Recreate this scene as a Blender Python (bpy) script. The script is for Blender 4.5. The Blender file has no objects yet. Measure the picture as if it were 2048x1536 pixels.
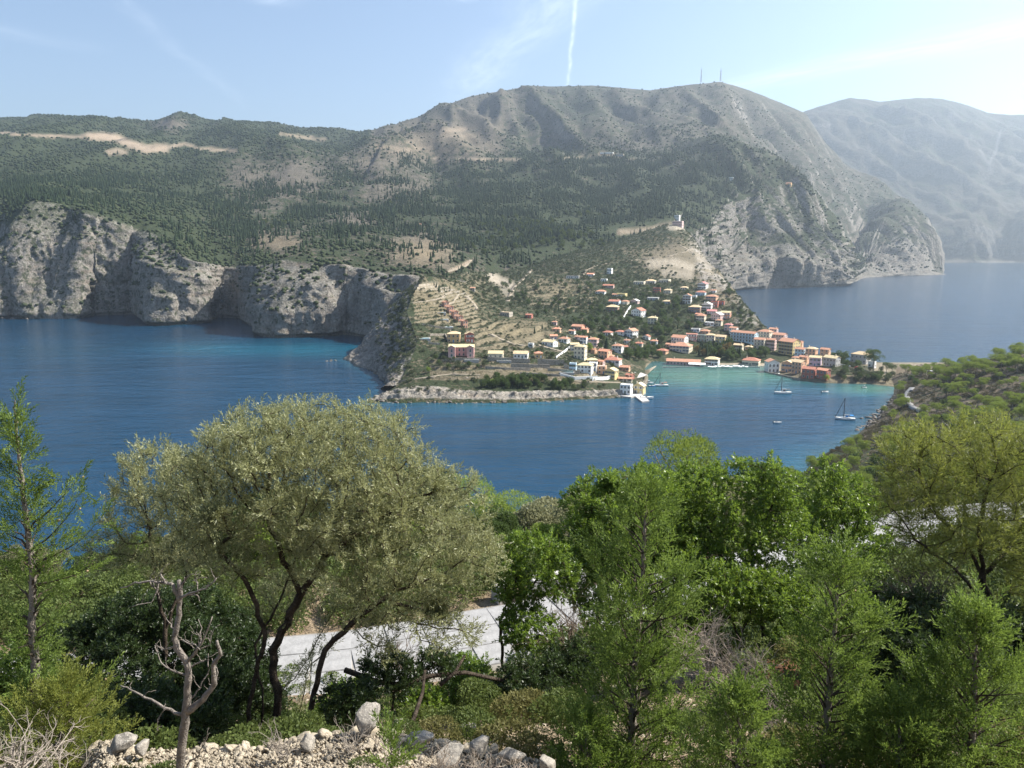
import bpy, bmesh, math, random, time
import numpy as np
from mathutils import Vector, Matrix
from mathutils.bvhtree import BVHTree
T0 = time.time()
random.seed(7)
RNG = np.random.default_rng(11)
SC = bpy.context.scene
COL = SC.collection
R = math.radians

# ------------------------------------------------------------------ camera, sky, sun, exposure
CAM_H, PITCH, FPX = 101.0, R(10.6), 1484.0
cam_d = bpy.data.cameras.new('camera')
cam = bpy.data.objects.new('camera', cam_d); COL.objects.link(cam)
cam_d.sensor_width = 36.0; cam_d.lens = 18.0 * FPX / 1024.0
cam_d.clip_start = 0.1; cam_d.clip_end = 60000
cam.location = (0, 0, CAM_H); cam.rotation_euler = (R(90) - PITCH, 0, 0)
SC.camera = cam
SC.view_settings.view_transform = 'Standard'; SC.view_settings.look = 'None'
SC.view_settings.gamma = 1; SC.view_settings.use_curve_mapping = False
SC.view_settings.exposure = 1.2
SC.render.engine = 'CYCLES'
SC.cycles.use_denoising = True
SC.cycles.max_bounces = 6; SC.cycles.diffuse_bounces = 3; SC.cycles.glossy_bounces = 3
SC.cycles.transmission_bounces = 4; SC.cycles.transparent_max_bounces = 6; SC.cycles.volume_bounces = 0
SC.cycles.use_adaptive_sampling = False

SUN_AZ, SUN_EL = R(76), R(46)          # azimuth clockwise from +Y
SKY_STRENGTH = 0.085
sun_d = bpy.data.lights.new('sun', 'SUN'); sun = bpy.data.objects.new('sun', sun_d); COL.objects.link(sun)
sun_d.energy = 5.0; sun_d.angle = R(0.55); sun_d.color = (1.0, 0.945, 0.86)
SUNV = Vector((math.cos(SUN_EL)*math.sin(SUN_AZ), math.cos(SUN_EL)*math.cos(SUN_AZ), math.sin(SUN_EL)))
sun.rotation_euler = (-SUNV).to_track_quat('-Z', 'Y').to_euler()
sun.location = SUNV * 2000

world = bpy.data.worlds.new('World'); SC.world = world; world.use_nodes = True

class NT:
    """tiny node builder"""
    def __init__(s, tree): s.t = tree; s.n = tree.nodes; s.l = tree.links
    def new(s, typ, **kw):
        n = s.n.new(typ)
        for k, v in kw.items(): setattr(n, k, v)
        return n
    def put(s, sock, v):
        if isinstance(v, bpy.types.NodeSocket): s.l.new(v, sock)
        elif v is not None: sock.default_value = v
    def math(s, op, a, b=None, c=None, clamp=False):
        n = s.new('ShaderNodeMath', operation=op); n.use_clamp = clamp
        s.put(n.inputs[0], a); s.put(n.inputs[1], b)
        if c is not None: s.put(n.inputs[2], c)
        return n.outputs[0]
    def vmath(s, op, a, b=None):
        n = s.new('ShaderNodeVectorMath', operation=op)
        s.put(n.inputs[0], a); s.put(n.inputs[1], b)
        return n.outputs[0]
    def mix(s, f, a, b, typ='RGBA', blend='MIX'):
        n = s.new('ShaderNodeMix', data_type=typ)
        if typ == 'RGBA': n.blend_type = blend; ia, ib, o = 6, 7, 2
        else: ia, ib, o = 2, 3, 0
        s.put(n.inputs[0], f)
        def c4(v): return (*v, 1.0) if isinstance(v, (tuple, list)) and len(v) == 3 and typ == 'RGBA' else v
        s.put(n.inputs[ia], c4(a)); s.put(n.inputs[ib], c4(b))
        return n.outputs[o]
    def ramp(s, f, lo, hi, a=0.0, b=1.0, smooth=True):
        n = s.new('ShaderNodeMapRange'); n.interpolation_type = 'SMOOTHSTEP' if smooth else 'LINEAR'
        s.put(n.inputs[0], f); s.put(n.inputs[1], lo); s.put(n.inputs[2], hi); s.put(n.inputs[3], a); s.put(n.inputs[4], b)
        return n.outputs[0]
    def noise(s, vec, scale, detail=3.0, rough=0.55, dist=0.0):
        n = s.new('ShaderNodeTexNoise'); s.put(n.inputs['Vector'], vec)
        n.inputs['Scale'].default_value = scale; n.inputs['Detail'].default_value = detail
        n.inputs['Roughness'].default_value = rough; n.inputs['Distortion'].default_value = dist
        return n.outputs[0]
    def scale(s, vec, sx, sy, sz):
        return s.vmath('MULTIPLY', vec, (sx, sy, sz))

def build_world():
    w = NT(world.node_tree); world.node_tree.nodes.clear()
    sky = w.new('ShaderNodeTexSky', sky_type='NISHITA')
    sky.sun_disc = False; sky.sun_elevation = SUN_EL; sky.sun_rotation = SUN_AZ
    sky.altitude = 100; sky.air_density = 1.0; sky.dust_density = 1.1; sky.ozone_density = 1.6
    geo = w.new('ShaderNodeTexCoord'); d = geo.outputs['Generated']
    sep = w.new('ShaderNodeSeparateXYZ'); w.put(sep.inputs[0], d)
    z = w.math('MAXIMUM', sep.outputs[2], 0.02)
    px = w.math('DIVIDE', sep.outputs[0], z); py = w.math('DIVIDE', sep.outputs[1], z)
    comb = w.new('ShaderNodeCombineXYZ'); w.put(comb.inputs[0], px); w.put(comb.inputs[1], py)
    P = comb.outputs[0]
    wob = w.noise(P, 1.3, 3.0)
    total = None
    # high cirrus streaks and one contrail on the cloud plane: (x0,y0,x1,y1,half width,strength)
    for (x0, y0, x1, y1, wd, st, ns, wb) in [
            (.262, 3.2, .362, 5.2, .009, .55, 3.0, .05), (.30, 3.0, -.36, 5.3, .15, .26, 2.2, .25),
            (-.80, 3.1, -1.05, 3.35, .10, .25, 2.5, .3), (-.34, 3.1, -.15, 3.3, .07, .25, 2.5, .3), (-1.6, 3.1, -1.95, 5.6, .05, .09, 2.0, .3),
            (1.3, 5.2, 2.8, 3.2, .22, .30, 1.6, .3), (-2.7, 3.4, -2.2, 4.1, .12, .10, 2.0, .3)]:
        L = math.hypot(x1-x0, y1-y0); tx, ty = (x1-x0)/L, (y1-y0)/L
        ax = w.math('SUBTRACT', px, x0); ay = w.math('SUBTRACT', py, y0)
        along = w.math('ADD', w.math('MULTIPLY', ax, tx), w.math('MULTIPLY', ay, ty))
        across = w.math('SUBTRACT', w.math('MULTIPLY', ax, -ty), w.math('MULTIPLY', ay, -tx))
        across = w.math('ADD', across, w.math('MULTIPLY', w.math('SUBTRACT', wob, 0.5), wb))
        g = w.math('POWER', 2.718, w.math('MULTIPLY', w.math('POWER', w.math('DIVIDE', across, wd), 2.0), -1.0))
        m = w.math('MULTIPLY', w.ramp(along, -.25*L, .12*L), w.ramp(along, 1.2*L, .8*L))
        cc = w.new('ShaderNodeCombineXYZ'); w.put(cc.inputs[0], w.math('MULTIPLY', along, ns*1.0)); w.put(cc.inputs[1], w.math('MULTIPLY', across, ns*5.0))
        n = w.ramp(w.noise(cc.outputs[0], 1.5, 5.0, 0.6), 0.28, 0.72)
        v = w.math('MULTIPLY', w.math('MULTIPLY', g, m), w.math('MULTIPLY', w.math('ADD', w.math('MULTIPLY', n, .8), .2), st))
        total = v if total is None else w.math('ADD', total, v)
    total = w.math('MULTIPLY', total, w.ramp(sep.outputs[2], 0.03, 0.12), clamp=True)
    cloud = w.mix(0.62, sky.outputs[0], (11.5, 12.0, 12.6))
    col = w.mix(total, sky.outputs[0], cloud)
    bg = w.new('ShaderNodeBackground'); w.put(bg.inputs[0], col); bg.inputs[1].default_value = SKY_STRENGTH
    out = w.new('ShaderNodeOutputWorld'); w.l.new(bg.outputs[0], out.inputs[0])
build_world()

# ------------------------------------------------------------------ helpers
CP, SP = math.cos(PITCH), math.sin(PITCH)
def ray(u, v):
    a = (u - 1024) / FPX; b = (768 - v) / FPX
    return np.stack([a + 0*b, CP + b*SP, -SP + b*CP], -1) if isinstance(u, np.ndarray) else (a, CP + b*SP, -SP + b*CP)
def P(u, v, Y):                 # the point at depth Y (metres ahead of the viewpoint) seen in that direction
    d = ray(u, v); t = Y / d[1]
    return Vector((d[0]*t, Y, CAM_H + d[2]*t))
def Psea(u, v, z=0.0):
    d = ray(u, v); t = (z - CAM_H) / d[2]
    return Vector((d[0]*t, d[1]*t, z))
def proj(p):                    # world -> photo pixels (numpy n x 3)
    p = np.asarray(p, float); x = p[..., 0]; y = p[..., 1]; z = p[..., 2] - CAM_H
    fw = y*CP - z*SP; up = y*SP + z*CP
    fw = np.where(np.abs(fw) < 1e-6, 1e-6, fw)
    return 1024 + FPX*x/fw, 768 - FPX*up/fw

_perm = np.random.default_rng(3).permutation(256).astype(np.int64); _perm = np.concatenate([_perm, _perm, _perm])
_grad = np.random.default_rng(4).normal(size=(256, 3)); _grad /= np.linalg.norm(_grad, axis=1)[:, None]
def perlin(p):
    p = np.asarray(p, float); i = np.floor(p).astype(np.int64); f = p - i; i &= 255
    u = f*f*f*(f*(f*6-15)+10)
    res = 0
    for dx in (0, 1):
        for dy in (0, 1):
            for dz in (0, 1):
                h = _perm[_perm[_perm[(i[..., 0]+dx) & 255] + ((i[..., 1]+dy) & 255)] + ((i[..., 2]+dz) & 255)]
                g = _grad[h]
                dot = g[..., 0]*(f[..., 0]-dx) + g[..., 1]*(f[..., 1]-dy) + g[..., 2]*(f[..., 2]-dz)
                w = (u[..., 0] if dx else 1-u[..., 0])*(u[..., 1] if dy else 1-u[..., 1])*(u[..., 2] if dz else 1-u[..., 2])
                res = res + w*dot
    return res*1.5
def fbm(p, octaves=4, gain=0.5, ridged=False):
    p = np.asarray(p, float); s = 0; a = 1.0; tot = 0
    for o in range(octaves):
        n = perlin(p + o*17.3)
        s = s + a*((1-2*np.abs(n)) if ridged else n); tot += a; a *= gain; p = p*2.03
    return s/tot

def new_mesh(name, verts, faces):
    """verts n x 3 array, faces m x k array"""
    me = bpy.data.meshes.new(name); verts = np.asarray(verts, np.float32)
    faces = np.asarray(faces, np.int32); m, k = faces.shape
    me.vertices.add(len(verts)); me.vertices.foreach_set('co', verts.ravel())
    me.loops.add(m*k); me.loops.foreach_set('vertex_index', faces.ravel())
    me.polygons.add(m); me.polygons.foreach_set('loop_start', np.arange(0, m*k, k, dtype=np.int32))
    me.update(calc_edges=True)
    return me
def smooth(me):
    me.polygons.foreach_set('use_smooth', np.ones(len(me.polygons), bool)); return me
def attr(me, name, vals, domain='POINT'):
    vals = np.asarray(vals, np.float32)
    if vals.ndim == 1:
        a = me.attributes.new(name, 'FLOAT', domain); a.data.foreach_set('value', vals)
    else:
        a = me.attributes.new(name, 'FLOAT_COLOR', domain)
        c = np.ones((len(vals), 4), np.float32); c[:, :3] = vals; a.data.foreach_set('color', c.ravel())
def link(name, me, mat=None, parent=None, loc=None, rot=None):
    o = bpy.data.objects.new(name, me); COL.objects.link(o)
    if mat is not None and me is not None:
        if isinstance(mat, (list, tuple)):
            for m in mat: me.materials.append(m)
        elif len(me.materials) == 0: me.materials.append(mat)
    if parent: o.parent = parent
    if loc is not None: o.location = loc
    if rot is not None: o.rotation_euler = rot
    return o
def tag(o, label=None, cat=None, group=None, kind=None):
    if label: o['label'] = label
    if cat: o['category'] = cat
    if group: o['group'] = group
    if kind: o['kind'] = kind
    return o
def thing(name, label, cat, loc=(0, 0, 0), rz=0.0, group=None):
    o = bpy.data.objects.new(name, None); COL.objects.link(o)
    o.location = loc; o.rotation_euler = (0, 0, rz); o.empty_display_size = .2
    return tag(o, label, cat, group)
def copy_tree(o, parent=None):
    c = o.copy(); COL.objects.link(c)
    if parent: c.parent = parent
    for ch in o.children: copy_tree(ch, c)
    return c

class MB:
    """collects boxes, prisms and tubes into one mesh; mi = material index"""
    def __init__(s): s.v = []; s.f = []; s.m = []
    def add(s, vs, fs, mi=0):
        k = len(s.v); s.v += [tuple(x) for x in vs]; s.f += [tuple(i+k for i in f) for f in fs]; s.m += [mi]*len(fs)
        return s
    def box(s, x0, x1, y0, y1, z0, z1, mi=0):
        return s.add([(x0,y0,z0),(x1,y0,z0),(x1,y1,z0),(x0,y1,z0),(x0,y0,z1),(x1,y0,z1),(x1,y1,z1),(x0,y1,z1)],
                     [(0,3,2,1),(4,5,6,7),(0,1,5,4),(1,2,6,5),(2,3,7,6),(3,0,4,7)], mi)
    def tube(s, pts, rads, n=5, mi=0, cap=True):
        pts = [Vector(p) for p in pts]; rings = []
        up = Vector((.137, .21, 1)).normalized(); vs = []; fs = []
        for i, p in enumerate(pts):
            d = (pts[min(i+1, len(pts)-1)] - pts[max(i-1, 0)]).normalized()
            a = d.cross(up)
            if a.length < .05: a = d.cross(Vector((1, 0, 0)))
            a.normalize(); b = d.cross(a)
            for k in range(n):
                t = 2*math.pi*k/n
                vs.append(p + (a*math.cos(t) + b*math.sin(t))*rads[i])
        for i in range(len(pts)-1):
            for k in range(n):
                fs.append((i*n+k, i*n+(k+1) % n, (i+1)*n+(k+1) % n, (i+1)*n+k))
        if cap: fs.append(tuple(range(n))[::-1]); fs.append(tuple((len(pts)-1)*n+k for k in range(n)))
        return s.add(vs, fs, mi)
    def mesh(s, name, mats=None, smooth_=False):
        me = bpy.data.meshes.new(name); me.from_pydata(s.v, [], s.f)
        if mats:
            for m in mats: me.materials.append(m)
            me.polygons.foreach_set('material_index', np.array(s.m, np.int32))
        if smooth_: smooth(me)
        bm = bmesh.new(); bm.from_mesh(me); bmesh.ops.recalc_face_normals(bm, faces=bm.faces); bm.to_mesh(me); bm.free()
        return me

# ------------------------------------------------------------------ materials
MATS = {}
def pmat(name, col, rough=0.8, var=0.12, scale=3.0, spec=0.3, metal=0.0, bump=0.0):
    """plain procedural material: base colour with grain"""
    if name in MATS: return MATS[name]
    m = bpy.data.materials.new(name); m.use_nodes = True; n = NT(m.node_tree)
    b = m.node_tree.nodes['Principled BSDF']
    tc = n.new('ShaderNodeTexCoord').outputs['Object']
    ns = n.noise(tc, scale, 5.0, 0.6)
    dark = tuple(c*(1-var) for c in col); lite = tuple(min(.95, c*(1+var)) for c in col)
    n.put(b.inputs['Base Color'], n.mix(n.ramp(ns, .3, .7), dark, lite))
    b.inputs['Roughness'].default_value = rough; b.inputs['Specular IOR Level'].default_value = spec; b.inputs['Metallic'].default_value = metal
    if bump:
        bp = n.new('ShaderNodeBump'); bp.inputs['Strength'].default_value = bump; bp.inputs['Distance'].default_value = .05
        n.put(bp.inputs['Height'], n.noise(tc, scale*4, 4.0)); n.put(b.inputs['Normal'], bp.outputs[0])
    MATS[name] = m; return m

def terrain_mat(name, rock=((.125,.113,.097),(.235,.216,.190),(.325,.305,.27)), ground=((.056,.052,.043),(.125,.114,.094)),
                veg=((.020,.029,.014),(.046,.058,.026)), s=1.0, bare_c=((.25,.185,.125),(.31,.26,.20)), soil_c=((.19,.145,.085),(.27,.215,.13))):
    m = bpy.data.materials.new(name); m.use_nodes = True; n = NT(m.node_tree)
    b = m.node_tree.nodes['Principled BSDF']; b.inputs['Roughness'].default_value = .95; b.inputs['Specular IOR Level'].default_value = .15
    g = n.new('ShaderNodeNewGeometry'); pos = g.outputs['Position']
    at = n.new('ShaderNodeAttribute'); at.attribute_name = 'cover'
    sc = n.new('ShaderNodeSeparateColor'); n.put(sc.inputs[0], at.outputs['Color'])
    vegc, soil, bare = sc.outputs[0], sc.outputs[1], sc.outputs[2]
    sl = n.new('ShaderNodeAttribute'); sl.attribute_name = 'steep'; steep = sl.outputs['Fac']
    n1 = n.noise(pos, .035*s, 6.0, .62); n2 = n.noise(pos, .16*s, 5.0, .65); n3 = n.noise(pos, .45*s, 4.0, .6)
    # rock with strata and vertical stains
    st = n.noise(n.scale(pos, .10*s, .10*s, .016*s), 1.0, 7.0, .68, .9)
    sr = n.noise(n.scale(pos, .02*s, .02*s, .16*s), 1.0, 4.0, .6, .8)
    rc = n.mix(n.ramp(st, .36, .62), rock[0], rock[1])
    rc = n.mix(n.math('MULTIPLY', n.ramp(n3, .45, .7), .7), rc, rock[2])
    rc = n.mix(n.math('MULTIPLY', n.ramp(sr, .5, .68), .45), rc, (.20,.155,.115))
    crack = n.new('ShaderNodeTexVoronoi'); crack.feature = 'DISTANCE_TO_EDGE'; n.put(crack.inputs['Vector'], n.scale(pos, .11*s, .11*s, .05*s)); crack.inputs['Scale'].default_value = 1.0
    rc = n.mix(n.ramp(n.math('ADD', crack.outputs[0], n.math('MULTIPLY', n3, .15)), .05, .13, .32, 0.0), rc, (.08,.075,.07))
    # dry ground
    gc = n.mix(n.ramp(n2, .3, .7), ground[0], ground[1])
    gc = n.mix(n.math('MULTIPLY', n.ramp(n3, .55, .75), .4), gc, (.22,.205,.18))
    gc = n.mix(soil, gc, n.mix(n.ramp(n2, .35, .65), soil_c[0], soil_c[1]))
    # scrub speckle
    vc = n.mix(n.ramp(n3, .35, .65), veg[0], veg[1])
    c2 = n.ramp(n2, .30, .70, smooth=False); c1 = n.ramp(n1, .32, .68, smooth=False)
    f = n.math('ADD', n.math('MULTIPLY', c2, .6), n.math('ADD', n.math('MULTIPLY', c1, .4), n.math('MULTIPLY', n.math('SUBTRACT', vegc, .5), .95)))
    vf = n.ramp(f, .44, .58)
    gc2 = n.mix(vf, gc, vc)
    rf = n.ramp(n.math('ADD', steep, n.math('MULTIPLY', n.math('SUBTRACT', n2, .5), .5)), .36, .56)
    vr = n.ramp(n.math('ADD', n2, n.math('MULTIPLY', n.math('SUBTRACT', vegc, .5), .35)), .62, .70, 0.0, .85)
    rc = n.mix(vr, rc, vc)
    col = n.mix(rf, gc2, rc)
    bc = n.mix(n.ramp(n2, .3, .7), bare_c[0], bare_c[1])
    col = n.mix(bare, col, bc)
    n.put(b.inputs['Base Color'], col)
    bp = n.new('ShaderNodeBump'); bp.inputs['Strength'].default_value = .9; bp.inputs['Distance'].default_value = 2.2/s
    h = n.math('ADD', n.math('MULTIPLY', n2, 1.2), n.math('ADD', n.math('MULTIPLY', n3, .6), n.math('ADD', n.math('MULTIPLY', vf, .35), n.math('MULTIPLY', st, 1.0))))
    n.put(bp.inputs['Height'], h); n.put(b.inputs['Normal'], bp.outputs[0])
    return m

# ------------------------------------------------------------------ land: lofted sheets between surveyed lines
def sample_curve(c, us):
    """c: list of (u, v, Y) or (u, None, Y, z) or (u, v) on the sea -> points at us"""
    pts = []
    for q in c:
        if len(q) == 2: w = Psea(q[0], q[1])
        elif len(q) == 4: w = P(q[0], 600, q[2]); w.z = q[3]; w.x = (q[0]-1024)/FPX*(q[2]*CP - (q[3]-CAM_H)*SP)
        else: w = P(*q)
        pts.append((q[0], w.y, w.z))
    a = np.array(pts)
    y = np.interp(us, a[:, 0], a[:, 1]); z = np.interp(us, a[:, 0], a[:, 2])
    x = (us-1024)/FPX*(y*CP - (z-CAM_H)*SP)
    return np.stack([x, y, z], -1)
def smooth_grid(g, k, keep0=True):
    for _ in range(k):
        h = g.copy()
        h[1:-1] = (g[:-2] + 2*g[1:-1] + g[2:])/4
        h2 = h.copy(); h2[:, 1:-1] = (h[:, :-2] + 2*h[:, 1:-1] + h[:, 2:])/4
        if keep0: h2[0] = g[0]; h2[-1] = g[-1]
        g = h2
    return g
def grid_normals(g):
    du = np.gradient(g, axis=1); dv = np.gradient(g, axis=0)
    n = np.cross(du, dv); n /= np.maximum(np.linalg.norm(n, axis=-1, keepdims=True), 1e-9)
    return np.where(n[..., 2:3] < -0.02, -n, n)
def grid_faces(r, c):
    i = np.arange(r*c).reshape(r, c)
    return np.stack([i[:-1, :-1], i[:-1, 1:], i[1:, 1:], i[1:, :-1]], -1).reshape(-1, 4)
def rows_from(curves, subs, ncol, urange=None, mono=None):
    """curves -> grid; urange: per-curve (u0,u1)"""
    rows = []
    for i, c in enumerate(curves):
        u0, u1 = urange[i] if urange else (c[0][0], c[-1][0])
        rows.append(sample_curve(c, np.linspace(u0, u1, ncol)))
    if mono:
        cam_ = np.array([0, 0, CAM_H])
        for i in range(1, len(rows)):
            need = rows[i-1][:, 1] + mono[i]; k = np.maximum(1, need/rows[i][:, 1])[:, None]
            rows[i] = cam_ + (rows[i]-cam_)*k
    out = []
    for i in range(len(rows)-1):
        for k in range(subs[i]):
            t = k/subs[i]; out.append(rows[i]*(1-t) + rows[i+1]*t)
    out.append(rows[-1])
    return np.array(out)
BVHS = {}
GRIDS = {}
def bvh_of(g, step=1):
    q = g[::step, ::step]
    if (g.shape[0]-1) % step: q = np.concatenate([q, g[-1:, ::step]], 0)
    r, c = q.shape[:2]
    return BVHTree.FromPolygons(q.reshape(-1, 3).tolist(), grid_faces(r, c).tolist())
def land(name, g, cover, mat, steep=None, step=2):
    g = g.copy(); g[..., 2] = np.maximum(g[..., 2], -50)
    r, c = g.shape[:2]
    me = smooth(new_mesh(name, g.reshape(-1, 3), grid_faces(r, c)))
    attr(me, 'cover', cover.reshape(-1, 3)); 
    nz = grid_normals(g)[..., 2] if steep is None else steep
    attr(me, 'steep', (1-np.abs(nz)).ravel() if steep is None else steep.ravel())
    o = link(name, me, mat); tag(o, kind='structure')
    GRIDS[name] = (g, cover)
    BVHS[name] = bvh_of(g, step)
    return o
def hit(u, v, names=None):
    d = Vector(ray(u, v)).normalized(); best = None
    for k, b in BVHS.items():
        if names and k not in names: continue
        h = b.ray_cast(Vector((0, 0, CAM_H)), d)
        if h[0] is not None and (best is None or h[3] < best[1]): best = (h[0], h[3], k)
    return best[0] if best else None
def drop(x, y, names=None):
    best = None
    for k, b in BVHS.items():
        if names and k not in names: continue
        h = b.ray_cast(Vector((x, y, 3000)), Vector((0, 0, -1)))
        if h[0] is not None and (best is None or h[0].z > best): best = h[0].z
    return best
def in_poly(u, v, poly):
    res = np.zeros(u.shape, bool); n = len(poly)
    for i in range(n):
        x1, y1 = poly[i]; x2, y2 = poly[(i+1) % n]
        c = ((y1 > v) != (y2 > v)) & (u < (x2-x1)*(v-y1)/((y2-y1) if y2 != y1 else 1e-9) + x1)
        res ^= c
    return res
def blob(u, v, cx, cy, rx, ry): return np.exp(-(((u-cx)/rx)**2 + ((v-cy)/ry)**2))
def seg_dist(u, v, pts):
    best = np.full(u.shape, 1e9)
    for (x1, y1), (x2, y2) in zip(pts[:-1], pts[1:]):
        dx, dy = x2-x1, y2-y1; t = np.clip(((u-x1)*dx + (v-y1)*dy)/(dx*dx+dy*dy), 0, 1)
        best = np.minimum(best, np.hypot(u-x1-t*dx, v-y1-t*dy))
    return best
def rough_up(g, cliff_amp, slope_amp, sc=1.0, keep_edge=0):
    """real relief: buttresses and ledges on steep ground, folds on gentle ground"""
    n = grid_normals(g); steep = np.clip((1-np.abs(n[..., 2])-.18)/.3, 0, 1)[..., None]
    steep = smooth_grid(steep, 3, False)
    p = g/sc
    ribs = .6*fbm(p*np.array([1/75, 1/75, 1/260]), 3, .5, True) + .55*fbm(p*np.array([1/28, 1/28, 1/110])+3, 4, .55, True)
    med = fbm(p*np.array([1/11, 1/11, 1/17])+9, 4, .55)
    fold = fbm(p*np.array([1/170, 1/170, 1/400])+31, 4, .45)
    fine = fbm(p/22+5, 3, .5)
    hn = n.copy(); hn[..., 2] *= .35
    fade = np.ones(g.shape[:2] + (1,))
    d = hn*steep*(cliff_amp*(ribs*.8 + med*.28))[..., None] * fade
    g2 = g + d
    g2[..., 2] += ((1-steep[..., 0])*slope_amp*(fold*1.0 + fine*.16))
    return g2
# ---- mainland: sea cliffs, wooded slopes, the mountain with the masts
A0 = [(-500,640),(-60,637),(0,636),(25,634),(60,637),(150,637),(178,631),(288,627),(298,648),(330,650),(400,646),(416,640),(425,634),(498,637),(503,652),(520,655),(527,672),(560,675),(640,671),(690,668),(730,672),(780,690),(860,690),
      (1000,640),(1300,600),(1450,584),(1478,579),(1600,575),(1690,572),(1700,566),(1724,556),(1800,552),(1868,550),(1890,549)]
B_ = [(-500,430,1200),(-60,440,1180),(0,500,1075),(22,470,1080),(65,400,1130),(140,415,1145),(190,432,1085),(215,441,1080),(300,470,1120),(352,497,1030),(385,520,985),(420,530,1040),(480,534,1040),(520,530,960),(560,524,930),(620,520,900),(700,528,880),(770,539,850),(840,547,800),(900,560,820),
      (1000,575,1000),(1300,530,1200),(1400,500,1500),(1440,520,1780),(1490,505,1840),(1540,500,1850),(1600,515,1860),(1660,530,1860),(1690,548,1850),(1705,556,2200),(1724,545,2480),(1760,500,2700),(1800,495,2720),(1850,525,2720),(1868,545,2680),(1890,551,2660)]
def midcurve(fr, yf, bul):
    us = np.array(sorted({q[0] for q in A0} | {q[0] for q in B_} | {110, 205, 260, 380, 450, 560, 640, 1350, 1540, 1650}))
    a = sample_curve(A0, us); b = sample_curve(B_, us)
    pu = np.array([-500, 0, 60, 110, 160, 205, 260, 300, 360, 400, 450, 510, 560, 640, 720, 800, 900, 1400, 1480, 1540, 1600, 1650, 1720, 1800, 1890])
    pb = np.array([0, -30, 10, 22, 5, -30, 20, -25, -32, -22, 25, 0, -28, -12, 15, 0, 0, 0, -40, 25, -40, 20, 0, -20, 0])
    off = np.interp(us, pu, pb)*bul
    return [(u, None, a[i, 1]*(1-yf) + b[i, 1]*yf + off[i], a[i, 2]*(1-fr) + b[i, 2]*fr) for i, u in enumerate(us)]
A_m1 = [(u, None, Psea(u, v).y - 12, -14) for (u, v) in A0]
B1 = midcurve(.35, .22, .9); B2 = midcurve(.72, .5, .6)
C_ = [(-500,395,1350),(0,400,1300),(65,388,1240),(140,398,1240),(215,415,1230),(300,440,1230),(352,470,1180),(420,500,1180),(480,505,1160),(560,505,1060),(620,502,1010),(700,508,990),(770,515,960),(840,525,940),(900,535,950),
      (1000,545,1100),(1300,505,1300),(1400,455,1600),(1440,470,1850),(1490,460,1920),(1600,480,1930),(1660,500,1910),(1690,535,1880),(1705,553,2250),(1724,535,2540),(1760,475,2760),(1800,465,2780),(1850,500,2770),(1868,538,2710),(1890,552,2680)]
D_ = [(-500,370,1600),(0,372,1600),(100,366,1600),(200,380,1560),(350,405,1500),(450,440,1450),(620,455,1420),(700,455,1380),(900,475,1350),(1200,470,1420),(1320,455,1500),(1400,410,1800),(1500,405,2000),(1600,440,1990),(1660,480,1940),(1690,525,1900),(1705,550,2300),(1724,525,2600),(1760,455,2820),(1800,440,2840),(1850,480,2830),(1868,532,2740),(1890,553,2700)]
E_ = [(-500,320,2050),(0,318,2050),(300,330,2050),(500,350,2000),(700,372,1950),(900,385,1900),(1100,392,1900),(1200,390,1930),(1300,352,2100),(1380,326,2170),(1440,318,2180),(1520,343,2160),(1590,377,2100),(1640,440,2010),(1690,512,1930),(1705,548,2350),(1724,515,2660),(1760,447,2880),(1800,432,2900),(1850,468,2880),(1868,527,2770),(1890,554,2720)]
F_ = [(-500,288,2600),(0,276,2600),(200,278,2600),(300,300,2560),(400,302,2600),(600,292,2600),(740,295,2600),(850,314,2520),(1050,320,2520),(1200,320,2520),(1320,321,2520),(1440,316,2560),(1520,352,2560),(1590,395,2500),(1640,470,2420),(1690,525,2380),(1705,540,2480),(1724,505,2720),(1760,432,2940),(1800,424,2960),(1850,460,2930),(1868,523,2800),(1890,555,2740)]
G_ = [(-500,262,3000),(0,256,3000),(200,254,3000),(245,262,3000),(290,280,2960),(340,256,3000),(450,262,3000),(600,268,3050),(740,276,3050),(800,262,3050),(900,255,3050),(1060,245,3060),(1200,245,3080),(1320,255,3080),(1440,235,3100),(1520,262,3040),(1600,300,3000),(1650,335,3000),(1700,362,3000),(1760,392,3010),(1800,412,3020),(1850,464,2980),(1868,522,2830),(1890,555,2760)]
H_ = [(-500,250,3400),(-100,238,3400),(0,233,3400),(60,231,3400),(100,233,3400),(180,228,3400),(215,233,3380),(258,247,3340),(278,247,3300),(310,237,3250),(345,230,3220),(400,234,3250),(450,241,3300),(500,240,3300),(545,240,3300),(600,252,3300),(650,252,3300),(690,257,3300),(728,265,3320),(775,260,3330),(780,254,3340),(812,242,3380),(850,228,3420),(890,207,3480),(940,187,3560),(1000,178,3620),(1060,166,3680),(1110,168,3680),(1180,166,3680),(1240,170,3660),(1300,176,3640),(1340,170,3640),(1390,163,3650),(1420,161,3650),(1442,158,3650),(1500,176,3560),(1560,200,3450),(1610,222,3360),(1638,265,3330),(1660,300,3300),(1690,336,3260),(1720,358,3220),(1760,381,3160),(1800,402,3110),(1830,428,3070),(1858,462,3010),(1870,510,2930),(1876,545,2860),(1890,556,2780)]
I_ = [(q[0], None, q[2]+500, P(*q).z - 190) for q in H_]
J_ = [(q[0], None, q[2]+2500, -30) for q in H_]
far_ = lambda u: 1 + .22*min(1, max(0, (u-1430)/120))
G_ = [(q[0], q[1], q[2]*far_(q[0])) for q in G_]; H_ = [(q[0], q[1], q[2]*far_(q[0])) for q in H_]; F_ = [(q[0], q[1], q[2]*(1 + .12*min(1, max(0, (q[0]-1430)/120)))) for q in F_]
I_ = [(q[0], None, q[2]+500, P(*q).z - 190) for q in H_]; J_ = [(q[0], None, q[2]+2500, -30) for q in H_]
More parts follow.
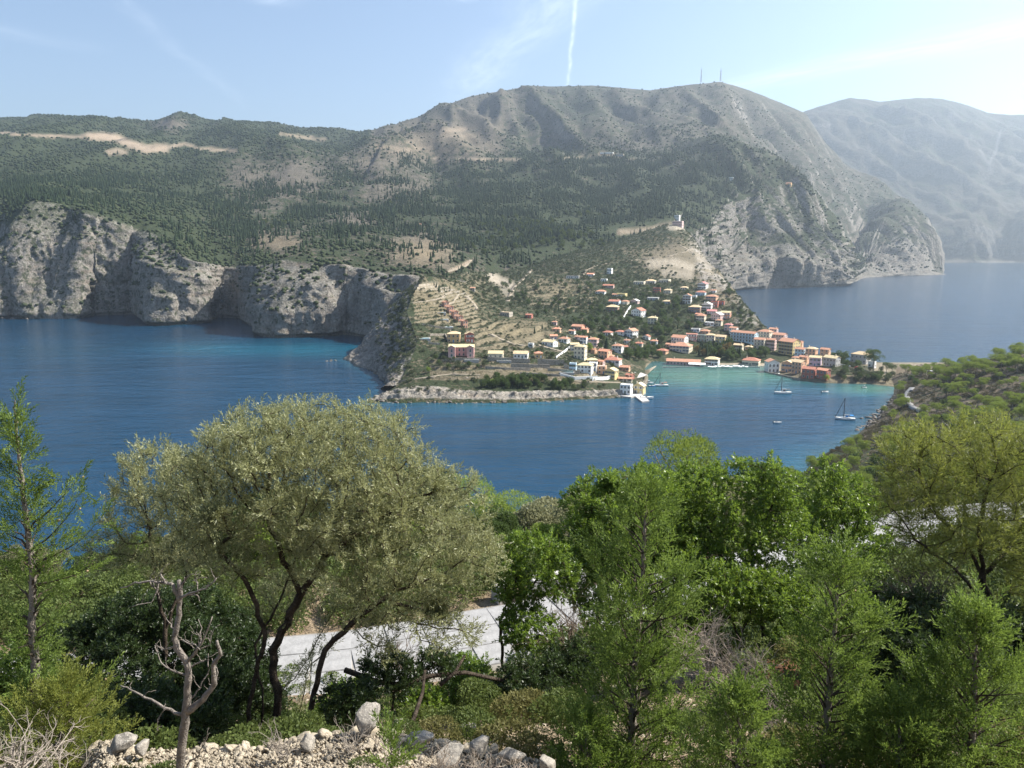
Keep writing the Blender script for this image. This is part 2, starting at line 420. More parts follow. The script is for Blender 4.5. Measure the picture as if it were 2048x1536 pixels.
curves = [A_m1, A0, B1, B2, B_, C_, D_, E_, F_, G_, H_, I_, J_]
subs = [2, 26, 26, 22, 16, 30, 34, 30, 26, 26, 4, 3]
ur = [(-500, 1890)]*len(curves)
g = rows_from(curves, subs, 560, ur, mono=[0,6,4,10,14,25,15,15,15,15,15,40,400])
# keep silhouettes, soften the slope joints
g0 = g.copy(); i0 = sum(subs[:4])
sm = smooth_grid(g, 10); wt = np.clip((np.arange(g.shape[0])-i0-3)/10., 0, 1)[:, None, None]
wtH = np.clip(np.abs(np.arange(g.shape[0]) - sum(subs[:10]))/6., 0.15, 1)[:, None, None]
g = g*(1-wt*wtH) + sm*wt*wtH
g_sm = smooth_grid(g0, 2); g = np.where(wt < .5, g_sm, g)
depth_f = np.clip(g[..., 1:2]/2200, .35, 1.4)
rr = rough_up(g, 24.0, 20.0, 1.0)
g1 = rr.copy()
# ravines running down the mountain and slopes
px_, py_ = g[..., 0], g[..., 1]
rav = fbm(np.stack([px_/260 + py_/1500, py_/1100 - px_/3000, 0*px_+4], -1), 3, .5, True)
mw = np.clip((g[..., 1]-1450)/700, 0, 1)*np.clip((g[..., 2])/90, 0, 1)
rowd = np.abs(np.arange(g.shape[0]) - sum(subs[:10]))[:, None]
mw = mw*np.clip(rowd/14., .1, 1)
rav2 = fbm(np.stack([px_/620 + py_/2600, py_/2400 - px_/6000, 0*px_+14], -1), 3, .5, True)
g1[..., 2] += mw*((rav-.35)*80*np.where(px_ < -380, .45, 1) + (rav2-.35)*95*np.clip(rowd/60., 0, 1))*np.clip(g[..., 2]/420, .3, 1.25)
pu0, pv0 = proj(g)
mR = np.clip((pu0-1370)/90, 0, 1)*np.clip((g[..., 2]-4)/40, 0, 1)*np.clip(rowd/40., 0, 1)
gx = px_ + .30*py_ + 40*fbm(g/220+3, 2)
rg = .6*fbm(np.stack([gx/150, py_/900, 0*gx+7], -1), 2, .5, True) + .5*fbm(np.stack([gx/52, py_/320, g[..., 2]/260], -1), 4, .55, True)
g1 += grid_normals(g)*(mR*(rg-.42)*52)[..., None]*np.array([1, 1, .8])
seaw = np.clip((g[..., 2]+4)/8, 0, 1)[..., None]
ML = g*(1-seaw) + g1*seaw
# skyline rows: damp the relief so the outline stays as surveyed
damp = np.clip(rowd/10., .22, 1)[..., None]; ML = g*(1-damp) + ML*damp

pu, pv = proj(ML)
cov = np.zeros(ML.shape)
veg = np.full(pu.shape, .62)
veg += .22*np.clip((700-pu)/500, 0, 1)
veg = np.where(ML[..., 1] > 2450, np.where(pu > 740, .47, .74), veg)
for (cx, cy, rx, ry, a) in [(590,355,60,40,-.45),(480,350,50,45,-.3),(740,325,60,30,-.3),(830,375,40,30,-.25),(520,430,40,60,-.25),(560,485,50,25,-.45),(850,500,70,35,-.5),(705,440,40,15,-.45),(760,385,40,25,-.3),
                            (880,290,130,40,-.22),(1300,300,90,25,-.1),(1470,370,90,30,.2),(1600,470,120,90,.12),(1150,210,60,40,.12),(1040,300,40,40,.2),(960,230,60,60,-.12),(1500,360,60,20,-.15),(1800,450,80,80,.14),
                            (340,250,40,16,-.5),(1330,470,60,18,-.3),(320,420,60,40,.1),(100,330,140,50,.2),(100,420,120,20,.25),(1100,440,200,60,.3),(1300,400,120,40,.25)]:
    veg += a*blob(pu, pv, cx, cy, rx, ry)
cov[..., 0] = np.clip(veg, 0, 1)
soil = .5*blob(pu, pv, 850, 505, 70, 30) + .4*blob(pu, pv, 560, 485, 60, 20) + .25*blob(pu, pv, 890, 285, 120, 35) + .5*blob(pu, pv, 1300, 460, 60, 12) + .3*blob(pu, pv, 330, 480, 70, 30)
cov[..., 1] = np.clip(soil + .12, 0, 1)
bare = np.zeros(pu.shape)
nz_ = fbm(ML/40+2, 3)
for pts, wpx, st in [([(0,267),(60,270),(140,273),(180,270)], 3, .9), ([(180,272),(235,276),(262,290),(290,298),(330,296)], 9, 1.), ([(215,305),(235,302),(250,306)], 6, .8), ([(330,296),(370,288),(400,298),(470,302)], 4, .75),
                     ([(560,268),(585,271),(650,280)], 4, .6), ([(865,318),(920,319),(1040,319)], 2.6, .8), ([(1085,322),(1180,312)], 2.0, .6), ([(1255,321),(1325,322)], 2.4, .75), ([(1200,308),(1240,314)], 4, .7),
                     ([(880,262),(930,258)], 5, .55), ([(750,292),(800,298),(860,296)], 3.5, .5), ([(780,305),(830,303)], 3, .5), ([(880,274),(960,270)], 2, .4),([(800,286),(870,280)],1.6,.4),
                     ([(890,545),(925,532),(940,522)], 3.5, .9), ([(1240,464),(1300,458),(1340,450)], 6, .7)]:
    dd = seg_dist(pu, pv + nz_*5, pts); bare = np.maximum(bare, st*np.clip(1.4-dd/wpx, 0, 1))
bare = np.where(ML[..., 1] > 900, bare, 0)
cov[..., 2] = np.clip(bare, 0, 1)
M_LAND = terrain_mat('limestone_and_scrub')
M_MOUNT = M_LAND
stp_ = 1-np.abs(grid_normals(ML)[..., 2])
ri = np.arange(ML.shape[0])[:, None]*np.ones(ML.shape[1]); ib = sum(subs[:4])
cliffrow = np.where((ri <= ib+1) & ((pu < 860) | (pu > 1450)), .50, 0)*np.clip((ib+6-ri)/8., 0, 1)
rockz = np.clip(1.6*blob(pu, pv, 1560, 500, 150, 75)*(pu > 1400)*(pv > 400) + 1.3*blob(pu, pv, 1800, 515, 75, 50), 0, 1)*(.5 + 1.2*np.clip(fbm(ML/60+7, 4)+.25, 0, 1))
land('hillside', ML, cov, M_LAND, steep=np.clip(np.maximum(np.maximum(stp_, rockz*.43), cliffrow), 0, 1))

# ---- far mountain across the gulf
f0 = [(1640,None,4380,-20),(1700,525),(1800,525),(1870,525),(1960,526),(2048,524),(2500,522)]
fm1 = [(q[0], None, 4360, -15) for q in f0]
f1 = [(1640,500,4560),(1800,490,4540),(1862,468,4540),(1900,462,4530),(1950,452,4520),(1985,470,4540),(2010,490,4560),(2040,455,4520),(2100,450,4520),(2500,440,4520)]
f2 = [(1640,450,4900),(1800,425,4900),(1900,420,4900),(2000,418,4900),(2100,415,4900),(2500,410,4900)]
f3 = [(1560,360,5300),(1700,345,5300),(1850,340,5300),(1990,345,5300),(2100,340,5300),(2500,330,5300)]
f4 = [(1540,280,5700),(1650,260,5700),(1800,255,5700),(1990,270,5700),(2100,270,5700),(2500,280,5700)]
f5 = [(1540,250,6100),(1580,236,6100),(1610,222,6100),(1655,208,6100),(1700,196,6100),(1722,198,6100),(1762,203,6100),(1800,199,6100),(1832,196,6100),(1880,197,6100),(1915,205,6100),(1945,214,6100),(1975,224,6100),(2020,229,6100),(2060,230,6100),(2200,236,6100),(2500,260,6100)]
f6 = [(q[0], None, q[2]+700, P(*q).z-260) for q in f5]
f7 = [(q[0], None, q[2]+4000, -40) for q in f5]
subs = [2, 14, 24, 34, 34, 26, 4, 3]
FM = rows_from([fm1, f0, f1, f2, f3, f4, f5, f6, f7], subs, 300, [(1560, 2500)]*9)
FMs = smooth_grid(FM, 8); k_ = sum(subs[:6]); rowd = np.abs(np.arange(FM.shape[0])-k_)[:, None, None]
FM = np.where(rowd > 4, FMs, FM)
d_ = np.clip(rowd[..., 0]/16., .06, 1)*np.clip((FM[..., 2]+5)/60, 0, 1)
xx, yy = FM[..., 0], FM[..., 1]
q1 = fbm(np.stack([(xx*.85 + yy*.75)/620, (xx - yy)/3500, 0*xx+2], -1), 4, .52, True)
q2 = fbm(FM*np.array([1/120, 1/160, 1/300])+3, 4, .5)
FM[..., 2] += d_*((q1-.4)*210*np.clip(FM[..., 2]/500, .25, 1.2) + q2*60)
FM[..., 1] += (1-np.clip((FM[..., 2]-10)/250, 0, 1))*np.clip(FM[..., 2]/30, 0, 1)*fbm(FM*np.array([1/110, 1/110, 1/500]), 4, .55, True)*95
u_, v_ = proj(FM); cv = np.zeros(FM.shape); cv[..., 0] = .46 - .12*(q1 > .55) + .1*q2; cv[..., 1] = .1
for pts, wpx in [([(2000,262),(1992,300),(1978,330),(1984,345)], 3.5), ([(1960,300),(1975,325),(1980,345)], 2.5), ([(1625,252),(1660,250)], 3), ([(1860,524),(2048,524)], 1.6)]:
    cv[..., 2] = np.maximum(cv[..., 2], .8*np.clip(1.3-seg_dist(u_+q2*8, v_, pts)/wpx, 0, 1))
land('far_mountain', FM, cv, terrain_mat('far_mountain_rock', s=.45, ground=((.025,.025,.022),(.058,.054,.048)), rock=((.055,.052,.05),(.12,.115,.105),(.17,.165,.15)), bare_c=((.15,.14,.125),(.2,.19,.175))))

# ---- the promontory and village slope, running on into the isthmus
s0 = [(735,805),(750,806),(775,803),(800,806),(850,804),(900,806),(950,805),(1000,806),(1050,804),(1100,802),(1150,799),(1200,797),(1240,795),(1258,793),(1275,790),(1286,786),(1289,765),(1292,755),(1300,748),(1330,743),(1400,741),(1480,739),(1525,743),(1545,748),(1580,756),(1610,762),(1650,766),(1690,767),(1740,768),(1790,774),(1830,778),(1900,778)]
sm1 = [(u, None, Psea(u, v).y-10, -9) for (u, v) in s0]
v1 = [(745,802,490),(790,778,492),(820,770,494),(870,771,494),(950,781,492),(1000,783,492),(1050,783,494),(1100,782,496),(1150,782,497),(1200,782,500),(1240,779,505),(1275,776,512),(1288,758,548),(1300,739,612),(1330,735,618),(1400,734,622),(1480,733,625),(1525,736,618),(1545,738,605),(1580,742,590),(1610,746,565),(1650,746,557),(1690,747,553),(1740,749,553),(1790,762,552),(1830,764,552),(1900,764,552)]
v2 = [(797,770,505),(820,752,512),(870,740,516),(950,744,516),(1050,748,520),(1150,752,522),(1200,756,528),(1240,762,535),(1275,755,560),(1300,728,640),(1330,724,645),(1400,720,650),(1480,712,655),(1525,715,650),(1545,720,635),(1580,726,620),(1610,732,605),(1650,736,582),(1690,735,578),(1740,737,578),(1790,745,578),(1830,746,582),(1900,745,582)]
v3 = [(820,722,535),(870,717,540),(950,714,542),(1050,716,545),(1120,722,545),(1170,735,545),(1210,748,550),(1250,728,610),(1300,710,670),(1400,704,690),(1480,690,690),(1525,690,690),(1560,704,670),(1610,720,630),(1650,728,606),(1690,728,602),(1740,731,600),(1790,739,600),(1830,740,598),(1900,741,598)]
v4 = [(835,680,570),(870,688,570),(950,690,575),(1020,697,580),(1090,694,600),(1150,690,630),(1200,690,660),(1300,688,700),(1400,682,720),(1460,672,720),(1510,672,715),(1540,676,710),(1570,None,695,11),(1610,None,645,10),(1650,None,628,8),(1690,None,618,6),(1740,None,614,5),(1790,None,612,5),(1900,None,612,5)]
v5 = [(813,622,640),(870,640,640),(950,655,645),(1020,668,650),(1090,665,680),(1200,660,720),(1300,655,740),(1400,645,760),(1450,640,760),(1490,640,750),(1530,655,735),(1560,None,720,7),(1610,None,670,2),(1650,None,645,1),(1690,None,630,1),(1740,None,626,0),(1790,None,624,0),(1900,None,624,0)]
v6 = [(828,588,690),(870,590,700),(930,612,720),(1000,625,760),(1100,620,800),(1200,612,830),(1300,605,850),(1400,592,860),(1440,590,860),(1475,604,835),(1500,625,800),(1525,648,760),(1560,None,745,-4),(1610,None,700,-6),(1650,None,670,-6),(1690,None,650,-6),(1740,None,644,-6),(1790,None,640,-6),(1900,None,640,-6)]
v7 = [(850,548,745),(880,560,760),(930,578,800),(1000,585,900),(1100,572,950),(1200,560,970),(1300,552,990),(1380,540,1010),(1420,548,990),(1450,565,950),(1475,590,890),(1500,None,845,20),(1530,None,800,-3),(1560,None,770,-8),(1650,None,700,-12),(1900,None,670,-12)]
v8 = [(862,552,775),(880,556,800),(930,560,880),(1000,552,1050),(1100,535,1080),(1200,518,1120),(1300,503,1150),(1360,492,1160),(1385,500,1150),(1410,520,1110),(1440,548,1050),(1475,None,960,25),(1500,None,900,-5),(1560,None,820,-10),(1650,None,740,-14),(1900,None,700,-14)]
v9 = [(880,558,840),(950,540,1000),(1000,535,1180),(1100,518,1230),(1200,495,1270),(1290,468,1310),(1330,453,1330),(1352,447,1335),(1372,455,1330),(1390,478,1290),(1410,515,1230),(1440,None,1150,30),(1475,None,1060,-6),(1500,None,980,-10),(1560,None,880,-14),(1900,None,760,-16)]
v10 = [(900,570,900),(1000,535,1260),(1200,492,1330),(1330,452,1370),(1352,446,1370),(1372,None,1400,110),(1400,None,1360,40),(1430,None,1300,-10),(1900,None,820,-20)]
curves = [sm1, s0, v1, v2, v3, v4, v5, v6, v7, v8, v9, v10]
subs = [2, 26, 22, 24, 24, 30, 26, 28, 26, 30, 6]
ur = [(735,1900),(735,1900),(745,1900),(797,1900),(820,1900),(835,1900),(813,1900),(828,1900),(850,1900),(862,1900),(880,1900),(900,1900)]
VH = rows_from(curves, subs, 470, ur)
VH0 = VH.copy()
s_ = smooth_grid(VH, 5); kk = sum(subs[:2]); wt = np.clip((np.arange(VH.shape[0])-kk+1)/8., 0, 1)[:, None, None]
VH = VH*(1-wt) + s_*wt
u_, v_ = proj(VH)
z_ = VH[..., 2]
front = (u_ < 1285) & (z_ > -3)
rk = np.clip(1-np.abs(np.arange(VH.shape[0])-16)/16., 0, 1)[:, None]*np.where(u_ < 1292, 1, np.where(u_ > 1600, .25, 0))
n_ = grid_normals(VH)
rib = fbm(VH*np.array([1/9., 1/9., 1/30.]), 5, .55, True); mdn = fbm(VH/4.5+3, 4, .55)
amp = (rk*(6.4*rib + 3.8*mdn))[..., None]
VH = VH + n_*np.array([1, 1, .6])*amp
fold = fbm(VH/70+3, 4, .5); VH[..., 2] += np.clip((VH[..., 2]-4)/14, 0, 1)*(fold*4.2 + fbm(VH/13+8, 3)*.5)
hump = np.clip((u_-1380)/60, 0, 1)*np.clip((z_-12)/30, 0, 1)*(v_ < 640)
VH[..., 2] += hump*(fbm(VH/18, 4, .55, True)-.3)*6
# cultivated terraces: risers and treads
ter = np.zeros(u_.shape)
for poly in [[(822,560),(870,565),(945,590),(960,640),(1100,650),(1120,690),(960,700),(935,650),(830,645)], [(1050,560),(1160,560),(1200,600),(1180,625),(1060,610)], [(1240,500),(1360,495),(1380,530),(1300,540)], [(860,715),(1150,730),(1230,755),(1150,768),(860,760)]]:
    ter = np.maximum(ter, in_poly(u_, v_, poly).astype(float))
ter = smooth_grid(ter[..., None], 3, False)[..., 0]
stp = 2.3; zz = VH[..., 2] + fbm(VH/30, 2)*.6
fr = zz/stp - np.floor(zz/stp); st_ = (np.floor(zz/stp) + np.clip((fr-.5)/.16+.5, 0, 1))*stp
VH[..., 2] = VH[..., 2]*(1-ter) + (VH[..., 2] + st_ - zz)*ter
u_, v_ = proj(VH)
cv = np.zeros(VH.shape); veg = np.full(u_.shape, .60)
for (cx, cy, rx, ry, a) in [(900,590,70,40,-.16),(1040,665,70,25,-.32),(1120,580,60,25,-.18),(1350,520,50,30,-.6),(1420,540,40,60,-.35),(1450,580,25,35,-.3),(930,560,60,15,-.1),(1250,620,120,40,.25),(1450,700,90,25,.3),(1050,770,160,14,.2),(1100,745,120,10,-.3),
                            (1290,575,80,20,.05),(1500,625,40,40,.1),(1180,700,90,40,-.05),(1550,650,60,40,-.1)]:
    veg += a*blob(u_, v_, cx, cy, rx, ry)
veg -= .5*(ter > .5)*(np.abs(fr-.5) < .14)
veg = np.where((z_ < 4.5) & (u_ > 1292) & (v_ > 726), 0, veg)
cv[..., 0] = np.clip(veg, 0, 1)
cv[..., 1] = np.clip(.25 + .55*blob(u_, v_, 1040, 660, 90, 30) + .5*blob(u_, v_, 900, 600, 80, 40) + .4*blob(u_, v_, 1120, 580, 60, 30) + .6*blob(u_, v_, 855, 571, 22, 8)+.2*blob(u_,v_,1080,750,150,16), 0, 1)
br = np.zeros(u_.shape)
for pts, wpx, st in [([(983,553),(1000,563),(1020,570)], 9, .95), ([(1008,580),(1020,588)], 8, .6), ([(1300,528),(1350,525),(1380,535)], 9, .7), ([(1330,545),(1380,550)], 8, .6), ([(1395,510),(1420,545)], 5, .4), ([(835,572),(870,570)], 7, .5), ([(1340,455),(1365,456)], 6, .8)]:
    br = np.maximum(br, st*np.clip(1.5-seg_dist(u_, v_+fold*3, pts)/wpx, 0, 1))
br = np.maximum(br, .9*((z_ < 2.6) & (z_ > -1) & (u_ > 1300) & (u_ < 1560) & (v_ > 727)))
br = np.maximum(br, .5*np.clip((u_-1720)/60, 0, 1)*(z_ > 2.6))
cv[..., 2] = br
M_VIL = terrain_mat('village_slope_ground', s=2.2, bare_c=((.30,.25,.185),(.42,.375,.30)), soil_c=((.125,.105,.06),(.225,.188,.115)), ground=((.10,.085,.055),(.185,.16,.115)), rock=((.14,.125,.105),(.29,.265,.225),(.40,.37,.32)))
stv = 1-np.abs(grid_normals(VH)[..., 2])
flank = np.clip(1.5*blob(u_, v_, 1435, 540, 50, 50) + 1.4*blob(u_, v_, 1500, 630, 45, 40) + 1.2*blob(u_, v_, 1400, 480, 30, 40), 0, 1)*(u_ > 1375)*(.55 + .9*np.clip(fbm(VH/25+7, 4)+.3, 0, 1))
land('village_slope', VH, cv, M_VIL, steep=np.clip(np.maximum(np.maximum(stv, np.clip(rk*1.5, 0, 1)*.72*np.where(u_ < 1292, 1, .6)), flank*.6), 0, 1))

# ---- the dark west cliff of the promontory
edge = [VH0[kk][0], VH0[sum(subs[:3])][0], VH0[sum(subs[:4])][0], VH0[sum(subs[:5])][0], VH0[sum(subs[:6])][0], VH0[sum(subs[:7])][0], VH0[sum(subs[:8])][0]]
edge = [np.array(P(u, v, Y)) for (u, v, Y) in [(797,772,505),(820,724,535),(836,682,570),(814,624,640),(829,590,690),(851,550,745)]]
foot = [np.array(Psea(u, v)) for (u, v) in [(786,782),(778,768),(764,752),(742,738),(715,731),(687,719)]]
sil = [np.array(P(u, v, Y)) for (u, v, Y) in [(715,690,688),(745,655,705),(790,610,725),(851,550,745)]]
nS, nT = 90, 110
cols = []
sE = np.linspace(0, 1, len(edge)); ss = np.linspace(0, 1, nS)
E3 = np.stack([np.interp(ss, sE, [e[k] for e in edge]) for k in range(3)], -1)
F3 = np.stack([np.interp(ss, np.linspace(0, 1, len(foot)), [e[k] for e in foot]) for k in range(3)], -1)
S3 = np.stack([np.interp(np.linspace(0, 1, nT), [0, .28, .5, .74, 1], [([foot[-1]]+sil)[j][k] for j in range(5)]) for k in range(3)], -1)
WF = np.zeros((nT, nS, 3))
for j in range(nS):
    t = np.linspace(0, 1, nT)[:, None]
    base = F3[j]*(1-t) + E3[j]*t
    straight = foot[-1]*(1-t) + edge[-1]*t
    wgt = ss[j]**3
    WF[:, j] = base + (S3 - straight)*wgt + np.array([-1, -.2, 0])*(np.sin(t*math.pi)*7*(1-ss[j]))
WF[:4, :, 2] -= np.linspace(9, 0, 4)[:, None]
back = WF[:, -1:, :] + np.array([[[14, 40, -3]]]); back2 = WF[:, -1:, :] + np.array([[[40, 90, -30]]])
WF = np.concatenate([WF, back, back2], 1)
n_ = grid_normals(WF); edgefade = (np.clip((nT-1-np.arange(nT))/8., 0, 1)[:, None]*np.ones(WF.shape[1]))[..., None]
d_ = 7.0*fbm(WF*np.array([1/26., 1/26., 1/70.])+2, 4, .55, True) + 4.0*fbm(WF/9., 4, .55)
sgn = np.where((n_[..., 0:1]) > 0, -1, 1)
WF = WF + n_*sgn*np.array([1, 1, .4])*(d_-2)[..., None]*edgefade
cv = np.zeros(WF.shape); uu, vv = proj(WF); cv[..., 0] = np.clip(.35 + .75*np.clip((uu-770)/50, 0, 1), 0, 1)
st = np.clip(1-np.abs(grid_normals(WF)[..., 2]), .55, 1)
land('west_cliff', WF, cv, M_LAND, steep=st, step=1)

# ---- the slope we stand on, with its pine-covered shore
def xz(Y, lst):       # rows: depth Y with (u, z) pairs
    return [(u, None, Y, z) for (u, z) in lst]
rows = [xz(-30,[(-3000,112),(5000,112)]), xz(-6,[(-3000,102),(5000,103)]), xz(-1,[(-3000,99.6),(1024,99.35),(5000,99.8)]), xz(2,[(-3000,98.6),(1024,98.5),(5000,99)]), xz(4.5,[(-2000,96.8),(1024,96.7),(4000,97.2)]), xz(7,[(-1500,95.3),(600,95.2),(1400,95.2),(3500,96.0)]),
        xz(8.4,[(-1500,94.3),(600,94.7),(1150,94.6),(1600,94.5),(3500,95.4)]), xz(10,[(-1200,93.3),(500,93.6),(800,93.9),(1400,93.7),(3500,94.6)]), xz(13,[(-1200,91.8),(500,91.7),(800,92.0),(1100,92.2),(1400,92.4),(1800,92.6),(3500,93.3)]), xz(16,[(-1000,90.2),(500,89.9),(800,90.1),(1100,90.4),(1300,90.9),(1500,91.3),(1800,91.4),(3000,92)]),
        xz(18.5,[(-1000,88.9),(500,88.9),(1200,89.0),(1300,89.2),(1500,90.0),(1800,90.4),(3000,91)]), xz(21,[(-1000,88.9),(500,88.9),(1300,88.9),(1700,88.95),(3000,89.5)]), xz(25.5,[(-1000,87.5),(400,88.8),(1300,88.8),(1800,88.85),(3000,89)]), xz(29,[(-1000,85),(500,87.2),(1200,88.6),(1800,88.8),(3000,89)]),
        xz(33,[(-1000,82),(500,84),(1200,86),(1800,88.3),(3000,88.6)]), xz(45,[(-1000,73),(500,75),(1200,77),(1800,80),(3000,82)]), xz(60,[(-1000,62),(500,63),(1200,65),(1800,69),(3000,74)]), xz(100,[(-1000,36),(500,37),(1100,40),(1500,46),(1800,51),(3000,62)]),
        xz(150,[(-1000,8),(300,9),(800,13),(1200,22),(1500,30),(1800,38),(2048,44),(3000,56)]), xz(185,[(-1000,-9),(600,-6),(1000,1),(1300,12),(1500,19),(1800,30),(2048,38),(3000,52)]), xz(225,[(-1000,-20),(900,-14),(1300,-4),(1450,5),(1600,15),(1800,26),(2048,35),(3000,50)]),
        xz(270,[(-1000,-25),(1300,-14),(1430,-4),(1530,6),(1650,13),(1850,23),(2048,33),(3000,48)]), xz(330,[(-1000,-25),(1480,-14),(1595,-4),(1650,5),(1750,12),(1850,18),(1950,24),(2048,29),(2500,40),(3000,46)]), xz(380,[(-1000,-25),(1580,-14),(1685,-4),(1722,3),(1775,7),(1830,13),(1950,21),(2048,28),(2500,44),(3000,50)]),
        xz(430,[(-1000,-25),(1650,-14),(1745,-3),(1765,4),(1790,8),(1830,13.5),(1870,17),(1950,27),(2048,36),(2500,62),(3000,66)]), xz(470,[(-1000,-25),(1700,-12),(1775,-2),(1795,5),(1830,12),(1870,17),(1950,25),(2048,33),(2500,55),(3000,60)]), xz(520,[(-1000,-25),(1740,-10),(1790,-1),(1810,5),(1850,9),(1900,13),(1950,18),(2048,27),(2500,44),(3000,50)]),
        xz(570,[(-1000,-25),(1740,-10),(1790,3),(1850,4.5),(1920,6),(2048,15),(2500,28),(3000,30)]), xz(610,[(-1000,-25),(1750,-8),(1800,2),(1880,3),(1930,2),(2048,5),(2500,12),(3000,12)]), xz(650,[(-1000,-25),(3000,-10)]), xz(720,[(-1000,-25),(3000,-25)])]
CH = rows_from(rows, [2,2,3,4,6,6,6,8,7,6,6,6,5,5,6,6,8,8,7,7,8,9,8,8,8,8,7,7,6,3], 300, [(-3000,5000)]*3+[(-3000,5000)]+[(-1500,4000)]*4+[(-1000,3000)]*(len(rows)-8))
CH = smooth_grid(CH, 2)
Yc = CH[..., 1]; onroad = (Yc > 17.5) & (Yc < 30)
fine = np.where(Yc < 17, .16, np.where(Yc < 31, .02, np.clip((Yc-30)/60, .1, 1.0)))
CH[..., 2] += fine*(1.1*fbm(CH/np.where(Yc[..., None] < 40, 1.6, 14), 4, .55) + 1.2*np.where(Yc > 60, 1, .0)*fbm(CH/35+4, 3))
shore_w = np.clip(1-np.abs(CH[..., 2]-2)/6., 0, 1)*(Yc > 100)
CH[..., 2] += shore_w*fbm(CH/5+1, 4, .55, True)*1.6
u_, v_ = proj(CH); cv = np.zeros(CH.shape)
cv[..., 0] = np.where(Yc < 40, .3, np.where(Yc > 350, .44, .6)); cv[..., 1] = np.where(Yc < 40, .35, .0); cv[..., 2] = np.where(Yc < 40, .25 + .35*np.clip(fbm(CH/2.0, 3)*3, 0, 1), 0) + np.where((Yc > 565) & (CH[..., 2] < 7), .3, 0)
M_CH = terrain_mat('dry_slope_ground', s=4.0, ground=((.08,.064,.046),(.155,.122,.086)), rock=((.10,.088,.076),(.19,.172,.148),(.27,.245,.215)), bare_c=((.27,.19,.12),(.34,.265,.185)))
land('near_slope', CH, np.clip(cv, 0, 1), M_CH)
print('terrain', round(time.time()-T0, 1))

# ------------------------------------------------------------------ sea
def sea():
    xs = np.concatenate([[-9000, -5000, -3000, -1800], np.arange(-1100, 900, 9.0), [1000, 1300, 1800, 3000, 5000, 9000]])
    ys = np.concatenate([[-500, 0, 80], np.arange(140, 1100, 7.0), [1150, 1300, 1600, 2000, 2600, 3400, 5000, 8000, 14000]])
    X, Y = np.meshgrid(xs, ys); G = np.stack([X, Y, 0*X], -1)
    sh = np.zeros(X.shape)
    bv = [BVHS['village_slope'], BVHS['near_slope'], BVHS['hillside'], BVHS['west_cliff']]
    fl = G.reshape(-1, 3); out = np.full(len(fl), 999.0)
    idx = np.where((fl[:, 0] > -1150) & (fl[:, 0] < 950) & (fl[:, 1] > 130) & (fl[:, 1] < 1150))[0]
    for i in idx:
        p = Vector(fl[i]); dmin = 80.0
        for b in bv:
            h = b.find_nearest(p, dmin)
            if h[0] is not None: dmin = min(dmin, h[3])
        out[i] = dmin
    D = out.reshape(X.shape)
    u, v = proj(G)
    wob = fbm(G/38+2, 4)
    bay = blob(u, v, 1420, 748, 230, 24) + .9*blob(u, v, 1745, 778, 70, 10)
    green = np.clip(bay*1.05 + .25*wob*bay, 0, 1)*np.exp(-np.clip(D-2, 0, None)/75)
    green = np.clip(green*1.25, 0, 1)
    tur = .72*blob(u, v, 640, 700, 150, 15) + .5*blob(u, v, 420, 698, 120, 16) + .12*blob(u, v, 120, 700, 160, 30) + .55*blob(u, v, 1000, 815, 180, 14) + .75*blob(u, v, 1740, 782, 75, 12) + .4*blob(u, v, 1420, 770, 180, 25) + .35*np.exp(-D/7.)*(v > 640) + .35*blob(u,v,1590,925,40,40)
    tur = np.clip(tur*(1 + .5*wob), 0, 1)
    me = new_mesh('sea', G.reshape(-1, 3), grid_faces(*X.shape)); smooth(me)
    attr(me, 'bed', np.stack([green.ravel(), tur.ravel(), np.clip(1-D/7., 0, 1).ravel()], -1))
    m = bpy.data.materials.new('sea_water'); m.use_nodes = True; n = NT(m.node_tree); b = m.node_tree.nodes['Principled BSDF']
    at = n.new('ShaderNodeAttribute'); at.attribute_name = 'bed'; sc = n.new('ShaderNodeSeparateColor'); n.put(sc.inputs[0], at.outputs['Color'])
    pos = n.new('ShaderNodeNewGeometry').outputs['Position']
    pn = n.noise(pos, .012, 4.0)
    deep = n.mix(n.ramp(pn, .3, .7), (.002,.027,.060), (.004,.036,.080))
    c = n.mix(sc.outputs[1], deep, (.006,.105,.165))
    c = n.mix(sc.outputs[0], c, (.058,.155,.12))
    c = n.mix(n.math('MULTIPLY', sc.outputs[2], .35), c, (.04,.075,.062))
    n.put(b.inputs['Base Color'], c); b.inputs['Roughness'].default_value = .12; b.inputs['IOR'].default_value = 1.333; b.inputs['Specular IOR Level'].default_value = .5
    w1 = n.noise(n.scale(pos, .085, .16, .1), 1.0, 5.0, .62, .4); w2 = n.noise(n.scale(pos, .5, .75, .3), 1.0, 4.0, .6, .2)
    w3 = n.noise(n.scale(pos, .012, .05, .02), 1.0, 3.0, .6, .6)
    h = n.math('ADD', n.math('MULTIPLY', w1, 1.5), n.math('ADD', n.math('MULTIPLY', w2, .42), n.math('MULTIPLY', w3, 3.2)))
    bp = n.new('ShaderNodeBump'); bp.inputs['Strength'].default_value = .8; bp.inputs['Distance'].default_value = .9
    n.put(bp.inputs['Height'], h); n.put(b.inputs['Normal'], bp.outputs[0])
    o = link('sea', me, m); tag(o, kind='structure')
    bed = new_mesh('seabed', [(-9500,-600,-60),(9500,-600,-60),(9500,14500,-60),(-9500,14500,-60)], [(0,1,2,3)])
    tag(link('seabed', bed, pmat('seabed_sand', (.2,.2,.17))), kind='structure')
sea()
print('sea', round(time.time()-T0, 1))
